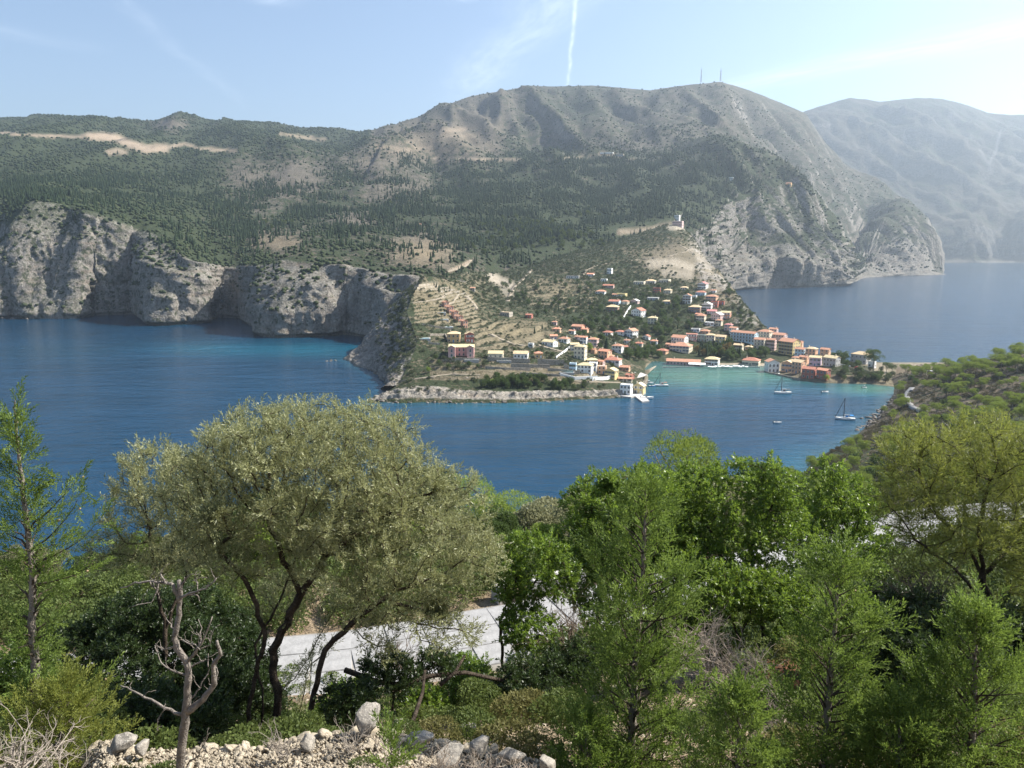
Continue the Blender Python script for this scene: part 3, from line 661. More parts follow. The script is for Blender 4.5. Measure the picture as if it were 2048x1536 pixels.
# ------------------------------------------------------------------ foliage materials and tree builders
def leaf_mat(name, c1, c2, transl=.35, rough=.5, gloss=.35, tr_col=None, hue_obj=.5):
    if name in MATS: return MATS[name]
    m = bpy.data.materials.new(name); m.use_nodes = True; n = NT(m.node_tree); m.node_tree.nodes.clear()
    oi = n.new('ShaderNodeObjectInfo').outputs['Random']
    at = n.new('ShaderNodeAttribute'); at.attribute_name = 'tint'
    f = n.math('ADD', n.math('MULTIPLY', oi, hue_obj), n.math('MULTIPLY', at.outputs['Fac'], 1-hue_obj), clamp=True)
    col = n.mix(f, c1, c2)
    d = n.new('ShaderNodeBsdfPrincipled'); n.put(d.inputs['Base Color'], col); d.inputs['Roughness'].default_value = rough; d.inputs['Specular IOR Level'].default_value = gloss
    t = n.new('ShaderNodeBsdfTranslucent')
    tc = n.mix(.55, col, tr_col or tuple(min(1, c*2.2) for c in c2)); n.put(t.inputs[0], tc)
    ms = n.new('ShaderNodeMixShader'); ms.inputs[0].default_value = transl; n.l.new(d.outputs[0], ms.inputs[1]); n.l.new(t.outputs[0], ms.inputs[2])
    o = n.new('ShaderNodeOutputMaterial'); n.l.new(ms.outputs[0], o.inputs[0])
    MATS[name] = m; return m
M_CYP_FAR = leaf_mat('cypress_foliage_distant', (.014,.027,.012), (.050,.072,.032), .12, .8, .1)
M_BUSH_FAR = leaf_mat('scrub_foliage_distant', (.028,.043,.019), (.090,.104,.048), .15, .8, .1)
M_OLIVE_V = leaf_mat('olive_foliage', (.038,.054,.024), (.085,.10,.05), .28, .6, .2, hue_obj=.3)
M_BROAD_V = leaf_mat('broadleaf_foliage', (.030,.056,.016), (.075,.108,.030), .32, .6, .2, hue_obj=.3)
M_PALE_V = leaf_mat('pale_pine_foliage', (.07,.115,.022), (.23,.29,.06), .4, .6, .2, hue_obj=.3)
M_PALE_FAR = leaf_mat('valley_pine_foliage', (.035,.060,.015), (.10,.125,.034), .25, .7, .1)
M_AUT_V = leaf_mat('browning_foliage', (.11,.085,.03), (.17,.125,.05), .3, .7, .1)
M_PINE = leaf_mat('pine_needles', (.045,.080,.018), (.22,.28,.055), .36, .6, .2, tr_col=(.34,.42,.06), hue_obj=.25)
M_BARK = pmat('bark', (.085,.068,.052), .9, .35, 6, .15, bump=.6)
M_BARK_PALE = pmat('pale_bark', (.22,.19,.16), .9, .3, 8, .15, bump=.6)

def ico(sub=1):
    bm = bmesh.new(); bmesh.ops.create_icosphere(bm, subdivisions=sub, radius=1)
    v = np.array([x.co[:] for x in bm.verts]); f = np.array([[y.index for y in x.verts] for x in bm.faces]); bm.free()
    return v, f
ICO1, ICO2, ICO3 = ico(1), ico(2), ico(3)

def leaf_quads(pos, dirs, length, width, rng, droop=0.0, fold=None):
    """one pointed leaf per row: base, two shoulders, tip"""
    n = len(pos); d = dirs/np.maximum(np.linalg.norm(dirs, axis=1, keepdims=True), 1e-6)
    r = rng.normal(size=(n, 3)); s = np.cross(d, r); s /= np.maximum(np.linalg.norm(s, axis=1, keepdims=True), 1e-6)
    L = (length*rng.uniform(.65, 1.25, n))[:, None]; W = (width*rng.uniform(.7, 1.2, n))[:, None]
    tip = pos + d*L; tip[:, 2] -= droop*L[:, 0]
    mid = pos + d*L*.48
    v = np.stack([pos, mid + s*W*.5, tip, mid - s*W*.5], 1).reshape(-1, 3)
    return v, np.arange(4*n).reshape(n, 4)
def leaf_mesh(name, pos, dirs, length, width, seed=0, droop=0.0, tint=None):
    rng = np.random.default_rng(seed)
    v, f = leaf_quads(np.asarray(pos, float), np.asarray(dirs, float), length, width, rng, droop)
    me = new_mesh(name, v, f)
    t = rng.uniform(0, 1, len(pos)) if tint is None else np.clip(tint + rng.normal(0, .18, len(pos)), 0, 1)
    attr(me, 'tint', np.repeat(t, 4))
    return me
def clump_crown(name, lobes, per, size, seed, up=.25, flat=1.0):
    """crown of small leaf tufts spread through a set of lobes (cx,cy,cz,rx,ry,rz)"""
    rng = np.random.default_rng(seed); pos = []; dr = []
    vol = np.array([l[3]*l[4] for l in lobes]); vol = vol/vol.sum()
    for l, w in zip(lobes, vol):
        k = max(12, int(per*w)); d = rng.normal(size=(k, 3)); d /= np.linalg.norm(d, axis=1, keepdims=True)
        d[:, 2] = np.where((d[:, 2] < -.35) & (rng.random(k) < .7), -d[:, 2], d[:, 2])
        rad = rng.uniform(.62, 1.05, k)**.6
        p = np.array(l[:3]) + d*np.array(l[3:])*rad[:, None]
        pos.append(p); dr.append(d*.8 + rng.normal(size=(k, 3))*.75 + np.array([0, 0, up]))
    pos = np.concatenate(pos); dr = np.concatenate(dr)
    return leaf_mesh(name, pos, dr, size, size*.62*flat, seed)

def cypress_mesh(seed, h=12.0, r=1.5, n=34, jag=.35):
    rng = np.random.default_rng(seed); V = []; F = []
    lv = 7; ns = 6
    for i in range(lv):
        t = i/lv; z0 = h*(.04 + .86*t); rr = r*(1-t)**.75*(.8 + .4*rng.random()) + .12; hh = h*(.30 - .10*t)
        k = len(V); a0 = rng.random()*6
        for j in range(ns*2):
            a = a0 + math.pi*j/ns; q = rr*(1 if j % 2 == 0 else .62)*(1 + jag*rng.normal()*.5)
            V.append((q*math.cos(a), q*math.sin(a), z0 + rng.normal()*h*.015))
        V.append((rng.normal()*.08, rng.normal()*.08, z0+hh))
        for j in range(ns*2): F.append((k+j, k+(j+1) % (ns*2), k+ns*2))
    me = new_mesh('cypress_crown', V, F)
    return me
def blob_bush_mesh(seed, flat=.75, sub=ICO1, amp=.45):
    v, f = sub; rng = np.random.default_rng(seed)
    d = 1 + amp*fbm(v*1.7 + seed*3.1, 3); vv = v*d[:, None]; vv[:, 2] = vv[:, 2]*flat + flat*.55
    return new_mesh('bush', vv, f)

def tree_obj(name, crown_me, crown_mat, trunk_me, loc, s, rz, label, cat, group):
    t = thing(name, label, cat, loc, rz, group); t.scale = (s, s, s)
    link('crown', crown_me, crown_mat, t)['kind'] = 'stuff'
    if trunk_me: link('trunk', trunk_me, M_BARK, t)
    return t
def trunk_mesh(h, r, seed, limbs=4, spread=.5):
    rng = random.Random(seed); mb = MB()
    p0 = Vector((0, 0, -.5)); top = Vector((rng.uniform(-.1, .1)*h, rng.uniform(-.1, .1)*h, h))
    mid = p0.lerp(top, .55) + Vector((rng.uniform(-.08, .08)*h, rng.uniform(-.08, .08)*h, 0))
    mb.tube([p0, mid, top], [r*1.25, r*.9, r*.6], 6)
    for i in range(limbs):
        a = i*2.4 + rng.random(); st = mid.lerp(top, rng.uniform(.02, .95))
        e = st + Vector((math.cos(a)*spread*h, math.sin(a)*spread*h, h*rng.uniform(.25, .6)))
        mb.tube([st, st.lerp(e, .5) + Vector((0, 0, -.04*h)), e], [r*.5, r*.35, r*.15], 5)
    return mb.mesh('trunk')

# prototypes
OLIVES = []; BROADS = []; PINES = []; CYPS = []
for k in range(4):
    rng = random.Random(40+k)
    lobes = [(rng.uniform(-1.4, 1.4), rng.uniform(-1.4, 1.4), rng.uniform(2.6, 4.2), rng.uniform(1.1, 1.7), rng.uniform(1.1, 1.7), rng.uniform(.9, 1.4)) for _ in range(6)] + [(0, 0, 3.4, 2.2, 2.2, 1.6)]
    OLIVES.append((clump_crown('olive_crown', lobes, 620, .62, k), trunk_mesh(2.6, .28, k)))
    lobes = [(rng.uniform(-1.2, 1.2), rng.uniform(-1.2, 1.2), rng.uniform(2.2, 5.2), rng.uniform(1.2, 1.8), rng.uniform(1.2, 1.8), rng.uniform(1.1, 1.6)) for _ in range(7)] + [(0, 0, 3.4, 2.1, 2.1, 2.2)]
    BROADS.append((clump_crown('broadleaf_crown', lobes, 720, .66, 10+k), trunk_mesh(2.6, .26, 20+k)))
    lobes = [(rng.uniform(-2.2, 2.2), rng.uniform(-2.2, 2.2), rng.uniform(4.2, 6.8), rng.uniform(1.1, 1.9), rng.uniform(1.1, 1.9), rng.uniform(.75, 1.15)) for _ in range(13)] + [(0, 0, 6.4, 1.9, 1.9, 1.0)]
    PINES.append((clump_crown('pine_crown', lobes, 5200, .30, 30+k, up=.6, flat=.6), trunk_mesh(4.6, .2, 50+k, 7, .42)))
    CYPS.append(cypress_mesh(60+k, 12, 1.35 + .25*k))
NEAR_B = []; NEAR_P = []
for k in range(2):
    rng = random.Random(70+k)
    lobes = [(rng.uniform(-1.3, 1.3), rng.uniform(-1.3, 1.3), rng.uniform(2.0, 5.2), rng.uniform(.7, 1.2), rng.uniform(.7, 1.2), rng.uniform(.6, 1.0)) for _ in range(16)] + [(0, 0, 3.4, 1.7, 1.7, 1.9)]
    NEAR_B.append((clump_crown('broadleaf_crown', lobes, 15000, .17, 210+k), trunk_mesh(2.6, .2, 220+k, 6)))
    lobes = [(rng.uniform(-1.7, 1.7), rng.uniform(-1.7, 1.7), rng.uniform(3.0, 7.0), rng.uniform(.6, 1.1), rng.uniform(.6, 1.1), rng.uniform(.45, .75)) for _ in range(26)] + [(0, 0, 6.0, 1.0, 1.0, 1.5)]
    NEAR_P.append((clump_crown('pine_crown', lobes, 16000, .16, 230+k, up=.7, flat=.35), trunk_mesh(5, .16, 240+k, 8, .3)))
BUSHES = [blob_bush_mesh(k) for k in range(4)]

def gn_scatter(name, pts, scl, rz, protos, mat, label_kind='stuff'):
    """thousands of plants nobody could count: one object"""
    me = bpy.data.meshes.new(name); pts = np.asarray(pts, np.float32); me.vertices.add(len(pts)); me.vertices.foreach_set('co', pts.ravel())
    attr(me, 'scl', scl); attr(me, 'rz', rz); pick = me.attributes.new('pick', 'INT', 'POINT'); pick.data.foreach_set('value', RNG.integers(0, len(protos), len(pts)).astype(np.int32))
    o = link(name, me); tag(o, kind='stuff')
    ng = bpy.data.node_groups.new(name + '_nodes', 'GeometryNodeTree')
    ng.interface.new_socket('Geometry', in_out='INPUT', socket_type='NodeSocketGeometry'); ng.interface.new_socket('Geometry', in_out='OUTPUT', socket_type='NodeSocketGeometry')
    N = ng.nodes; L = ng.links; gi = N.new('NodeGroupInput'); go = N.new('NodeGroupOutput')
    g2i = N.new('GeometryNodeGeometryToInstance')
    infos = []
    for i, p in enumerate(protos):
        p.materials.clear(); p.materials.append(mat)
        po = bpy.data.objects.new(name + '_kind', p)
        oi = N.new('GeometryNodeObjectInfo'); oi.inputs['Object'].default_value = po; oi.inputs['As Instance'].default_value = True
        infos.append(oi)
    for oi in reversed(infos): L.new(oi.outputs['Geometry'], g2i.inputs[0])
    g2i2 = N.new('GeometryNodeJoinGeometry')
    for oi in reversed(infos): L.new(oi.outputs['Geometry'], g2i2.inputs[0])
    N.remove(g2i)
    iop = N.new('GeometryNodeInstanceOnPoints'); iop.inputs['Pick Instance'].default_value = True
    def na(nm, t):
        a = N.new('GeometryNodeInputNamedAttribute'); a.data_type = t; a.inputs[0].default_value = nm; return a.outputs[0]
    L.new(gi.outputs[0], iop.inputs['Points']); L.new(g2i2.outputs[0], iop.inputs['Instance']); L.new(na('pick', 'INT'), iop.inputs['Instance Index'])
    L.new(na('scl', 'FLOAT'), iop.inputs['Scale'])
    cx = N.new('ShaderNodeCombineXYZ'); L.new(na('rz', 'FLOAT'), cx.inputs[2])
    L.new(cx.outputs[0], iop.inputs['Rotation']); L.new(iop.outputs[0], go.inputs[0])
    md = o.modifiers.new('scatter', 'NODES'); md.node_group = ng
    return o

def sample_grid(g, n, rng, cover=None, dens=None):
    """random points on a land grid, area weighted"""
    a = g[:-1, :-1]; b = g[:-1, 1:]; c = g[1:, :-1]
    area = np.linalg.norm(np.cross(b-a, c-a), axis=-1)
    if dens is not None: area = area*dens[:-1, :-1]
    cdf = np.cumsum(area.ravel()); idx = np.searchsorted(cdf, rng.random(n)*cdf[-1]); i, j = np.unravel_index(np.clip(idx, 0, area.size-1), area.shape)
    s, t = rng.random(n)[:, None], rng.random(n)[:, None]
    p = (g[i, j]*(1-s)*(1-t) + g[i, j+1]*s*(1-t) + g[i+1, j]*(1-s)*t + g[i+1, j+1]*s*t)
    return p, i, j

# ---- woods on the mainland slopes
g, cvr = GRIDS['hillside']; u_, v_ = proj(g); zz = g[..., 2]
stp = 1-np.abs(grid_normals(g)[..., 2])
front = (g[..., 1] < 2750) & (zz > 12) & (stp < .42)
nse = np.clip(fbm(g/90+5, 4)*2.2+.55, 0, 1)
con = np.zeros(u_.shape)
for (cx, cy, rx, ry, a) in [(1150,420,260,70,1.2),(1000,480,180,50,1.0),(1330,345,120,30,.9),(620,430,140,50,.8),(760,350,70,30,.7),(450,470,110,40,.7),(60,390,140,30,.6),(900,430,150,30,.8),(1180,500,150,40,1.4),(1460,362,110,26,1.3),(560,380,300,60,.25),(200,380,200,40,.45),(1250,350,250,35,.5)]:
    con += a*blob(u_, v_, cx, cy, rx, ry)
bald = np.zeros(u_.shape)
for (cx, cy, rx, ry, a) in [(590,355,50,30,1),(480,350,40,35,.8),(740,325,50,22,.7),(840,378,50,28,.7),(560,485,40,20,1),(850,500,65,28,1),(705,440,35,14,1),(1300,458,70,12,1),(1500,420,50,40,.8),(890,285,120,30,.9),(1560,480,130,90,.9),(1050,548,120,25,1.),(1350,460,40,20,1)]:
    bald = np.maximum(bald, a*blob(u_, v_, cx, cy, rx, ry))
bare = cvr[..., 2]
dens = np.clip(con, 0, 1.3)*(nse**2.0)*(1-bald*.93)*front*(1-np.clip(bare*2, 0, 1))
rng = np.random.default_rng(21)
pc, ii, jj = sample_grid(g, 21000, rng, dens=dens)
scn = rng.uniform(.45, 1.25, len(pc))
# the valley wood behind the village, over its nearer floor
order = np.argsort(pc[:, 1]); near = order[:300]; far = order[300:]
gn_scatter('cypress_wood', pc[far], scn[far], rng.random(len(far))*6.28, [cypress_mesh(80+k, 12, 1.5+.3*k) for k in range(3)], M_CYP_FAR)
dens2 = np.clip(cvr[..., 0], .15, 1)**1.5*front*(1-np.clip(bare*2, 0, 1))*(1-.75*bald)*(.35+nse) * np.where(g[..., 1] > 1500, 1, 1.6)
pb, ii, jj = sample_grid(g, 30000, rng, dens=dens2)
sb = rng.uniform(1.3, 3.6, len(pb))*(.8+.0002*pb[:, 1])
gn_scatter('scrub', pb, sb, rng.random(len(pb))*6.28, [blob_bush_mesh(10+k, .8) for k in range(4)], M_BUSH_FAR)
up = (g[..., 1] > 2500) & (zz > 200) & (g[..., 1] < 3700)
dens3 = up*np.clip(cvr[..., 0], .1, 1)**2*(1-np.clip(bare*2, 0, 1))*np.where(u_ < 740, 2.2, .8)*(.2+nse)
pm, ii, jj = sample_grid(g, 22000, rng, dens=dens3)
gn_scatter('mountain_scrub', pm, rng.uniform(1.8, 5.0, len(pm)), rng.random(len(pm))*6.28, [blob_bush_mesh(20+k, .7) for k in range(3)], M_BUSH_FAR)
# scattered clumps on the ledges of the cliffs
cl = (zz > 14) & (stp > .42) & (g[..., 1] < 2400)
pk, ii, jj = sample_grid(g, 800, rng, dens=cl*np.clip(fbm(g/45+9, 4)*3, 0, 1)**1.5)
gn_scatter('cliff_scrub', pk, rng.uniform(.8, 2.6, len(pk)), rng.random(len(pk))*6.28, [blob_bush_mesh(30+k, .6) for k in range(3)], M_BUSH_FAR)
# pale green young pines in the wood
pale_px = [(540,452,2),(548,448,2),(1040,450,14),(1060,462,10),(1010,470,12),(1080,455,10),(1120,470,14),(1160,480,10),(1000,500,8),(1050,495,8),(1100,490,10),(960,455,5),(1170,430,2),(1150,430,2),(1215,428,2),(950,490,6),(1190,488,6),(590,445,3),(760,410,2)]
for cx, cy, k in pale_px:
    for q in range(k):
        h_ = hit(cx + rng.normal()*18, cy + rng.normal()*6)
        if h_ and h_.y > 800:
            i = int(rng.integers(0, 4)); s = rng.uniform(1.2, 1.9)
            tree_obj('pine_tree', BROADS[i][0], None, None, h_, s, rng.random()*6.28, 'pale yellow-green young pine standing among dark cypresses in the valley wood', 'tree', 'pale pines in the valley wood').children[0].material_slots
for me_, _t in BROADS: pass
for o in list(COL.objects):
    if o.name.startswith('pine_tree'):
        for c in o.children:
            if not c.material_slots: c.data.materials.append(M_BROAD_V)
            c.material_slots[0].link = 'OBJECT'; c.material_slots[0].material = M_PALE_FAR
for me_ in CYPS: me_.materials.clear(); me_.materials.append(M_CYP_FAR)
for k in near:
    o = link('cypress_tree', CYPS[int(rng.integers(0, 4))]); o.location = pc[k]; s = scn[k]; o.scale = (s*1.05, s*1.05, s); o.rotation_euler = (0, 0, rng.random()*6.28)
    uu, vv = proj(pc[k])
    where = 'above the red earth cutting' if 960 < uu < 1060 else 'on the terraced rise over the cliff' if uu < 900 else 'below the knoll with the ruined tower' if uu > 1230 else 'behind the village olive terraces'
    tag(o, 'slender dark cypress in the wood ' + where, 'tree', 'cypresses in the wood ' + where)
print('woods', round(time.time()-T0, 1))
# ------------------------------------------------------------------ village
WALLC = dict(pink=(.55,.31,.28), ochre=(.62,.40,.19), red=(.42,.15,.11), coral=(.62,.33,.23), cream=(.70,.62,.47), white=(.78,.77,.73), blue=(.52,.66,.74), peach=(.68,.42,.27), stone=(.40,.36,.30), brown=(.33,.21,.15), green=(.33,.38,.32), lilac=(.58,.47,.55), rose=(.64,.46,.42), grey=(.45,.44,.42), yellow=(.68,.54,.27))
ROOFC = dict(cream=(.62,.54,.38), orange=(.50,.265,.175), red=(.44,.195,.135), tan=(.62,.47,.29), yellow=(.60,.50,.30), grey=(.38,.36,.33), pinkish=(.55,.24,.22), white=(.72,.70,.66), salmon=(.58,.28,.18))
def wall_mat(c): return pmat('plaster_'+c, WALLC[c], .9, .10, .6, .2)
def roof_mat(c):
    nm = 'roof_tiles_'+c
    if nm in MATS: return MATS[nm]
    m = pmat(nm, ROOFC[c], .85, .3, 2.2, .2); n = NT(m.node_tree); b = m.node_tree.nodes['Principled BSDF']
    tc = n.new('ShaderNodeTexCoord').outputs['Object']; wv = n.new('ShaderNodeTexWave'); wv.inputs['Scale'].default_value = 1.6; n.put(wv.inputs[0], tc); wv.inputs['Distortion'].default_value = .4
    bp = n.new('ShaderNodeBump'); bp.inputs['Strength'].default_value = .5; bp.inputs['Distance'].default_value = .08; n.put(bp.inputs['Height'], wv.outputs[1]); n.put(b.inputs['Normal'], bp.outputs[0])
    return m
M_GLASS = pmat('window_glass', (.025,.03,.035), .15, .1, 2, .6)
M_FRAME = pmat('window_frame_paint', (.60,.57,.52), .6)
M_SHUT = [pmat('shutter_green', (.08,.14,.10), .7), pmat('shutter_brown', (.16,.09,.05), .7), pmat('shutter_blue', (.10,.20,.34), .7), pmat('shutter_white', (.7,.69,.65), .7)]
M_WHITE = pmat('white_paint', (.78,.78,.76), .6, .05)
M_RAIL = pmat('railing_metal', (.12,.12,.12), .5)
M_STONEW = pmat('retaining_wall_stone', (.33,.29,.235), .95, .35, .9, .1, bump=.8)
M_CONC = pmat('pale_concrete', (.44,.42,.39), .9, .12, .5, .15)
M_POOL = pmat('pool_water', (.12,.42,.50), .08, .05, 1, .5)
_win = {}
def window_mesh(w, h, style, shut):
    k = (round(w, 2), round(h, 2), style, shut)
    if k in _win: return _win[k]
    mb = MB(); t = .12
    mb.box(-w/2, w/2, -.03, .02, 0, h, 1)                      # dark pane, set back inside the frame
    for x0, x1, z0, z1 in [(-w/2-t, -w/2, -t, h+t), (w/2, w/2+t, -t, h+t), (-w/2, w/2, h, h+t), (-w/2, w/2, -t, 0), (-.04, .04, 0, h)]:
        mb.box(x0, x1, -.09, .02, z0, z1, 0)
    if style == 'shutter':
        for sx in (-1, 1): mb.box(sx*(w/2+t+.02), sx*(w/2+t+.02+w*.5), -.075, .015, -.02, h+.02, 2)
    if style == 'arch':
        pts = [(w/2*math.cos(a), h + w/2*math.sin(a)) for a in np.linspace(0, math.pi, 7)]
        mb.add([(x, -.03, z) for x, z in pts], [tuple(range(7))], 1)
    _win[k] = mb.mesh('window', [M_FRAME, M_GLASS, M_SHUT[shut]])
    return _win[k]
_door = {}
def door_mesh(i):
    if i not in _door:
        mb = MB(); mb.box(-.5, .5, -.05, .02, 0, 2.1, 0); mb.box(-.65, -.5, -.1, .02, 0, 2.25, 1); mb.box(.5, .65, -.1, .02, 0, 2.25, 1); mb.box(-.5, .5, -.1, .02, 2.1, 2.25, 1)
        _door[i] = mb.mesh('door', [M_SHUT[i], M_FRAME])
    return _door[i]
HOUSES = []      # (x, y, radius, u, v, phrase)
NAMES_ON = ['village_slope', 'hillside', 'near_slope']
def walls_mesh(w, d, H, rt, pitch, name='wall'):
    mb = MB(); x, y = w/2, d/2; B = -3.2
    def quad(a, b, c, e): mb.add([a, b, c, e], [(0, 1, 2, 3)])
    mb.box(-x, x, -y, y, B, H)
    if rt == 'gable': r = y*pitch; mb.add([(-x,-y,H),(-x,y,H),(-x,0,H+r),(x,-y,H),(x,y,H),(x,0,H+r)], [(0,2,1),(3,4,5),(0,3,5,2),(1,2,5,4)])
    if rt == 'front': r = x*pitch; mb.add([(-x,-y,H),(x,-y,H),(0,-y,H+r),(-x,y,H),(x,y,H),(0,y,H+r)], [(0,1,2),(3,5,4),(0,2,5,3),(1,4,5,2)])
    if rt == 'flat': 
        for a in [(-x,x,-y,-y+.25),(-x,x,y-.25,y),(-x,-x+.25,-y+.25,y-.25),(x-.25,x,-y+.25,y-.25)]: mb.box(a[0],a[1],a[2],a[3],H,H+.5)
    return mb.mesh(name)
def roof_mesh(w, d, H, rt, pitch):
    mb = MB(); o = .42; x, y = w/2+o, d/2+o; t = .2; H = H - o*pitch + .06
    def slab(p):
        n = len(p); mb.add([(a, b, c) for a, b, c in p] + [(a, b, c+t) for a, b, c in p], [tuple(range(n))[::-1], tuple(range(n, 2*n))] + [(i, (i+1) % n, n+(i+1) % n, n+i) for i in range(n)])
    if rt == 'gable':
        r = y*pitch; slab([(-x,-y,H),(x,-y,H),(x,0,H+r),(-x,0,H+r)]); slab([(-x,0,H+r),(x,0,H+r),(x,y,H),(-x,y,H)])
    elif rt == 'front':
        r = x*pitch; slab([(-x,-y,H),(0,-y,H+r),(0,y,H+r),(-x,y,H)]); slab([(0,-y,H+r),(x,-y,H),(x,y,H),(0,y,H+r)])
    elif rt == 'hip':
        m = min(x, y); r = m*pitch; a = x-m; b = y-m
        slab([(-x,-y,H),(x,-y,H),(a,-b,H+r),(-a,-b,H+r)]); slab([(x,y,H),(-x,y,H),(-a,b,H+r),(a,b,H+r)])
        slab([(x,-y,H),(x,y,H),(a,b,H+r),(a,-b,H+r)]); slab([(-x,y,H),(-x,-y,H),(-a,-b,H+r),(-a,b,H+r)])
    else:
        mb.box(-w/2+.26, w/2-.26, -d/2+.26, d/2-.26, H+.05, H+.28)
    return mb.mesh('roof')
def house(u, v, wpx, fl, wall, roof, rt, label, ang=-22, dep=None, fh=2.9, style=None, shut=None, balc=False, cols=None, pitch=.42, name='house', wing=None, short=None, lift=0., names=None, win_h=1.45, chim=None, tower=False, door=True):
    p = hit(u, v, names or NAMES_ON)
    if p is None: p = P(u, v, 595)
    dist = p.y; a = R(ang); wv = wpx*dist/FPX
    dep = dep or .72; w = wv/(abs(math.cos(a)) + dep*abs(math.sin(a))); d = w*dep; H = fl*fh
    rz = -math.atan2(p.x, p.y) + a
    fwd = Vector((-math.sin(rz), math.cos(rz), 0))
    c = p + fwd*(d/2)
    t = thing(name, label, 'house', (c.x, c.y, p.z+lift), rz)
    rnd = random.Random(int(u*7+v*13))
    style = style if style is not None else rnd.choice(['shutter', 'shutter', 'plain']); shut = rnd.randrange(4) if shut is None else shut
    wo = link('wall', walls_mesh(w, d, H, rt, pitch), wall_mat(wall), t)
    ro = link('roof', roof_mesh(w, d, H, rt, pitch), roof_mat(roof), t)
    if chim or (chim is None and rt in ('gable', 'hip', 'front') and rnd.random() < .6):
        mb = MB(); cx = w*.28*rnd.choice((-1, 1)); mb.box(cx-.3, cx+.3, -.1, .5, H+.2, H + min(w, d)*pitch*.5 + 1.0); mb.box(cx-.38, cx+.38, -.18, .58, H + min(w, d)*pitch*.5 + 1.0, H + min(w, d)*pitch*.5 + 1.15)
        link('chimney', mb.mesh('chimney'), wall_mat('cream' if wall != 'white' else 'white'), ro)
    ncol = cols or max(1, int(round(w/2.9))); ww = min(1.15, w/ncol*.46)
    dcol = ncol//2 if (door and ncol > 1) else -1
    for f in range(fl):
        for k in range(ncol):
            x = -w/2 + (k+.5)*w/ncol; z = f*fh + .95
            if f == 0 and k == dcol and style != 'arch':
                link('door', door_mesh(shut), None, t, (x, -d/2-.02, .05)); continue
            h_ = win_h if style != 'arch' else 1.5
            link('window', window_mesh(ww, h_, style, shut), None, t, (x, -d/2-.022, z if style != 'arch' else f*fh+.3))
        side = 1 if ang <= 0 else -1
        ns = max(1, int(round(d/3.4)))
        if fl*d > 14 or f == fl-1:
            for k in range(ns):
                y = -d/2 + (k+.5)*d/ns
                link('window', window_mesh(min(.85, ww), 1.2, 'plain', shut), None, t, (side*(w/2+.022), y, f*fh+.95), (0, 0, side*R(90)))
    if balc:
        for f in range(1, fl):
            mb = MB(); mb.box(-w*.46, w*.46, -d/2-1.15, -d/2-.003, f*fh-.16, f*fh)
            bo = link('balcony', mb.mesh('balcony'), M_CONC, t)
            mr = MB(); y = -d/2-1.1
            for i in range(int(w*.92/.45)+1):
                x = -w*.46 + .03 + i*.45; mr.box(x-.02, x+.02, y-.02, y+.02, f*fh, f*fh+.95)
            mr.box(-w*.46, w*.46, y-.03, y+.03, f*fh+.95, f*fh+1.02)
            link('railing', mr.mesh('railing'), M_RAIL, bo)
    HOUSES.append((c.x, c.y, max(w, d)*.62, u, v, short or label.split(' with ')[0].split(' at ')[0].split(' on ')[0].split(' beside ')[0].split(' above ')[0].split(' below ')[0].split(' behind ')[0], fl*fh, t))
    t['size'] = (w, d, H)
    return t
H = house
# headland villas
t = H(923,712,52,2,'pink','yellow','gable','pink villa with two gabled wings above twin pools on the headland',ang=-4,fh=3.3,dep=.42,style='arch',short='pink villa with two wings')
w_, d_, h_ = t['size']
for s in (-1, 1):        # gabled wings standing forward of the middle block
    xw = s*(w_/2 - w_*.13); me = walls_mesh(w_*.27, 5.2, h_+.5, 'front', .5, 'wing'); wg = link('wing', me, wall_mat('pink'), t, (xw, -d_/2-2.4, 0))
    link('roof', roof_mesh(w_*.27, 5.2, h_+.5, 'front', .5), roof_mat('yellow'), wg)
    for f in range(2): link('window', window_mesh(1.2, 1.5, 'arch', 0), None, wg, (0, -2.64, f*3.3+.3))
H(907,685,27,2,'ochre','tan','hip','ochre yellow block house with tan hipped roof behind the pink villa',ang=-6,fh=3.4,style='plain',short='ochre block house')
H(940,685,19,2,'red','tan','front','brick red house with a tan gable beside the ochre block house',ang=12,fh=3.4,short='brick red house')
for i in range(5):
    H(931-i*9.3, 656-i*9.6, 14.5, 2, 'coral', 'orange', 'front', ['lowest of the coral row houses stepping down the terraces','second lowest coral row house with its orange gable','middle house of the stepped coral row above the pools','second highest house of the stepped coral row','highest coral row house nearest the yellow field'][i], ang=28, fh=3.0, dep=1.1, short='coral row house', style='plain')
H(991,717,31,1,'cream','yellow','gable','low cream villa with three dark arches and a yellow roof',ang=-6,fh=3.6,style='arch',cols=3,win_h=1.6,short='cream villa with three arches')
H(1041,717,31,1,'white','tan','gable','white bungalow with tan roof between grey terrace walls',ang=-8,fh=3.5,short='white bungalow with tan roof')
H(1078,717,18,1,'ochre','orange','hip','small ochre house under a pyramid roof by the stone terraces',ang=10,fh=3.8,dep=1.0,short='small ochre pyramid-roofed house')
H(1095,692,32,1,'white','yellow','gable','white house with a broad yellow roof on the dry grass slope',ang=-32,fh=3.4,short='white house on the dry grass slope')
H(1061,695,12,1,'white','white','flat','tiny white outbuilding at the foot of the dry grass slope',ang=-20,fh=3.,short='tiny white outbuilding')
H(1158,718,27,3,'cream','yellow','hip','tall cream house with yellow roof and an outside stair',ang=-20,fh=3.2,short='tall cream house with outside stair')
H(1150,703,20,2,'cream','yellow','gable','cream house with yellow roof stacked behind the stair house',ang=14,fh=2.9,short='cream house behind the stair house')
H(1168,746,33,2,'white','yellow','hip','white villa with bright yellow roof beside the blue cube',ang=-14,fh=2.8,short='white villa with yellow roof')
H(1145,744,15,2,'blue','white','flat','pale blue flat-roofed cube above the pool terrace',ang=-10,fh=3.0,short='pale blue cube')
H(1185,728,24,1,'yellow','yellow','hip','low house with mustard roof among white terraces',ang=12,fh=3.,short='mustard-roofed house')
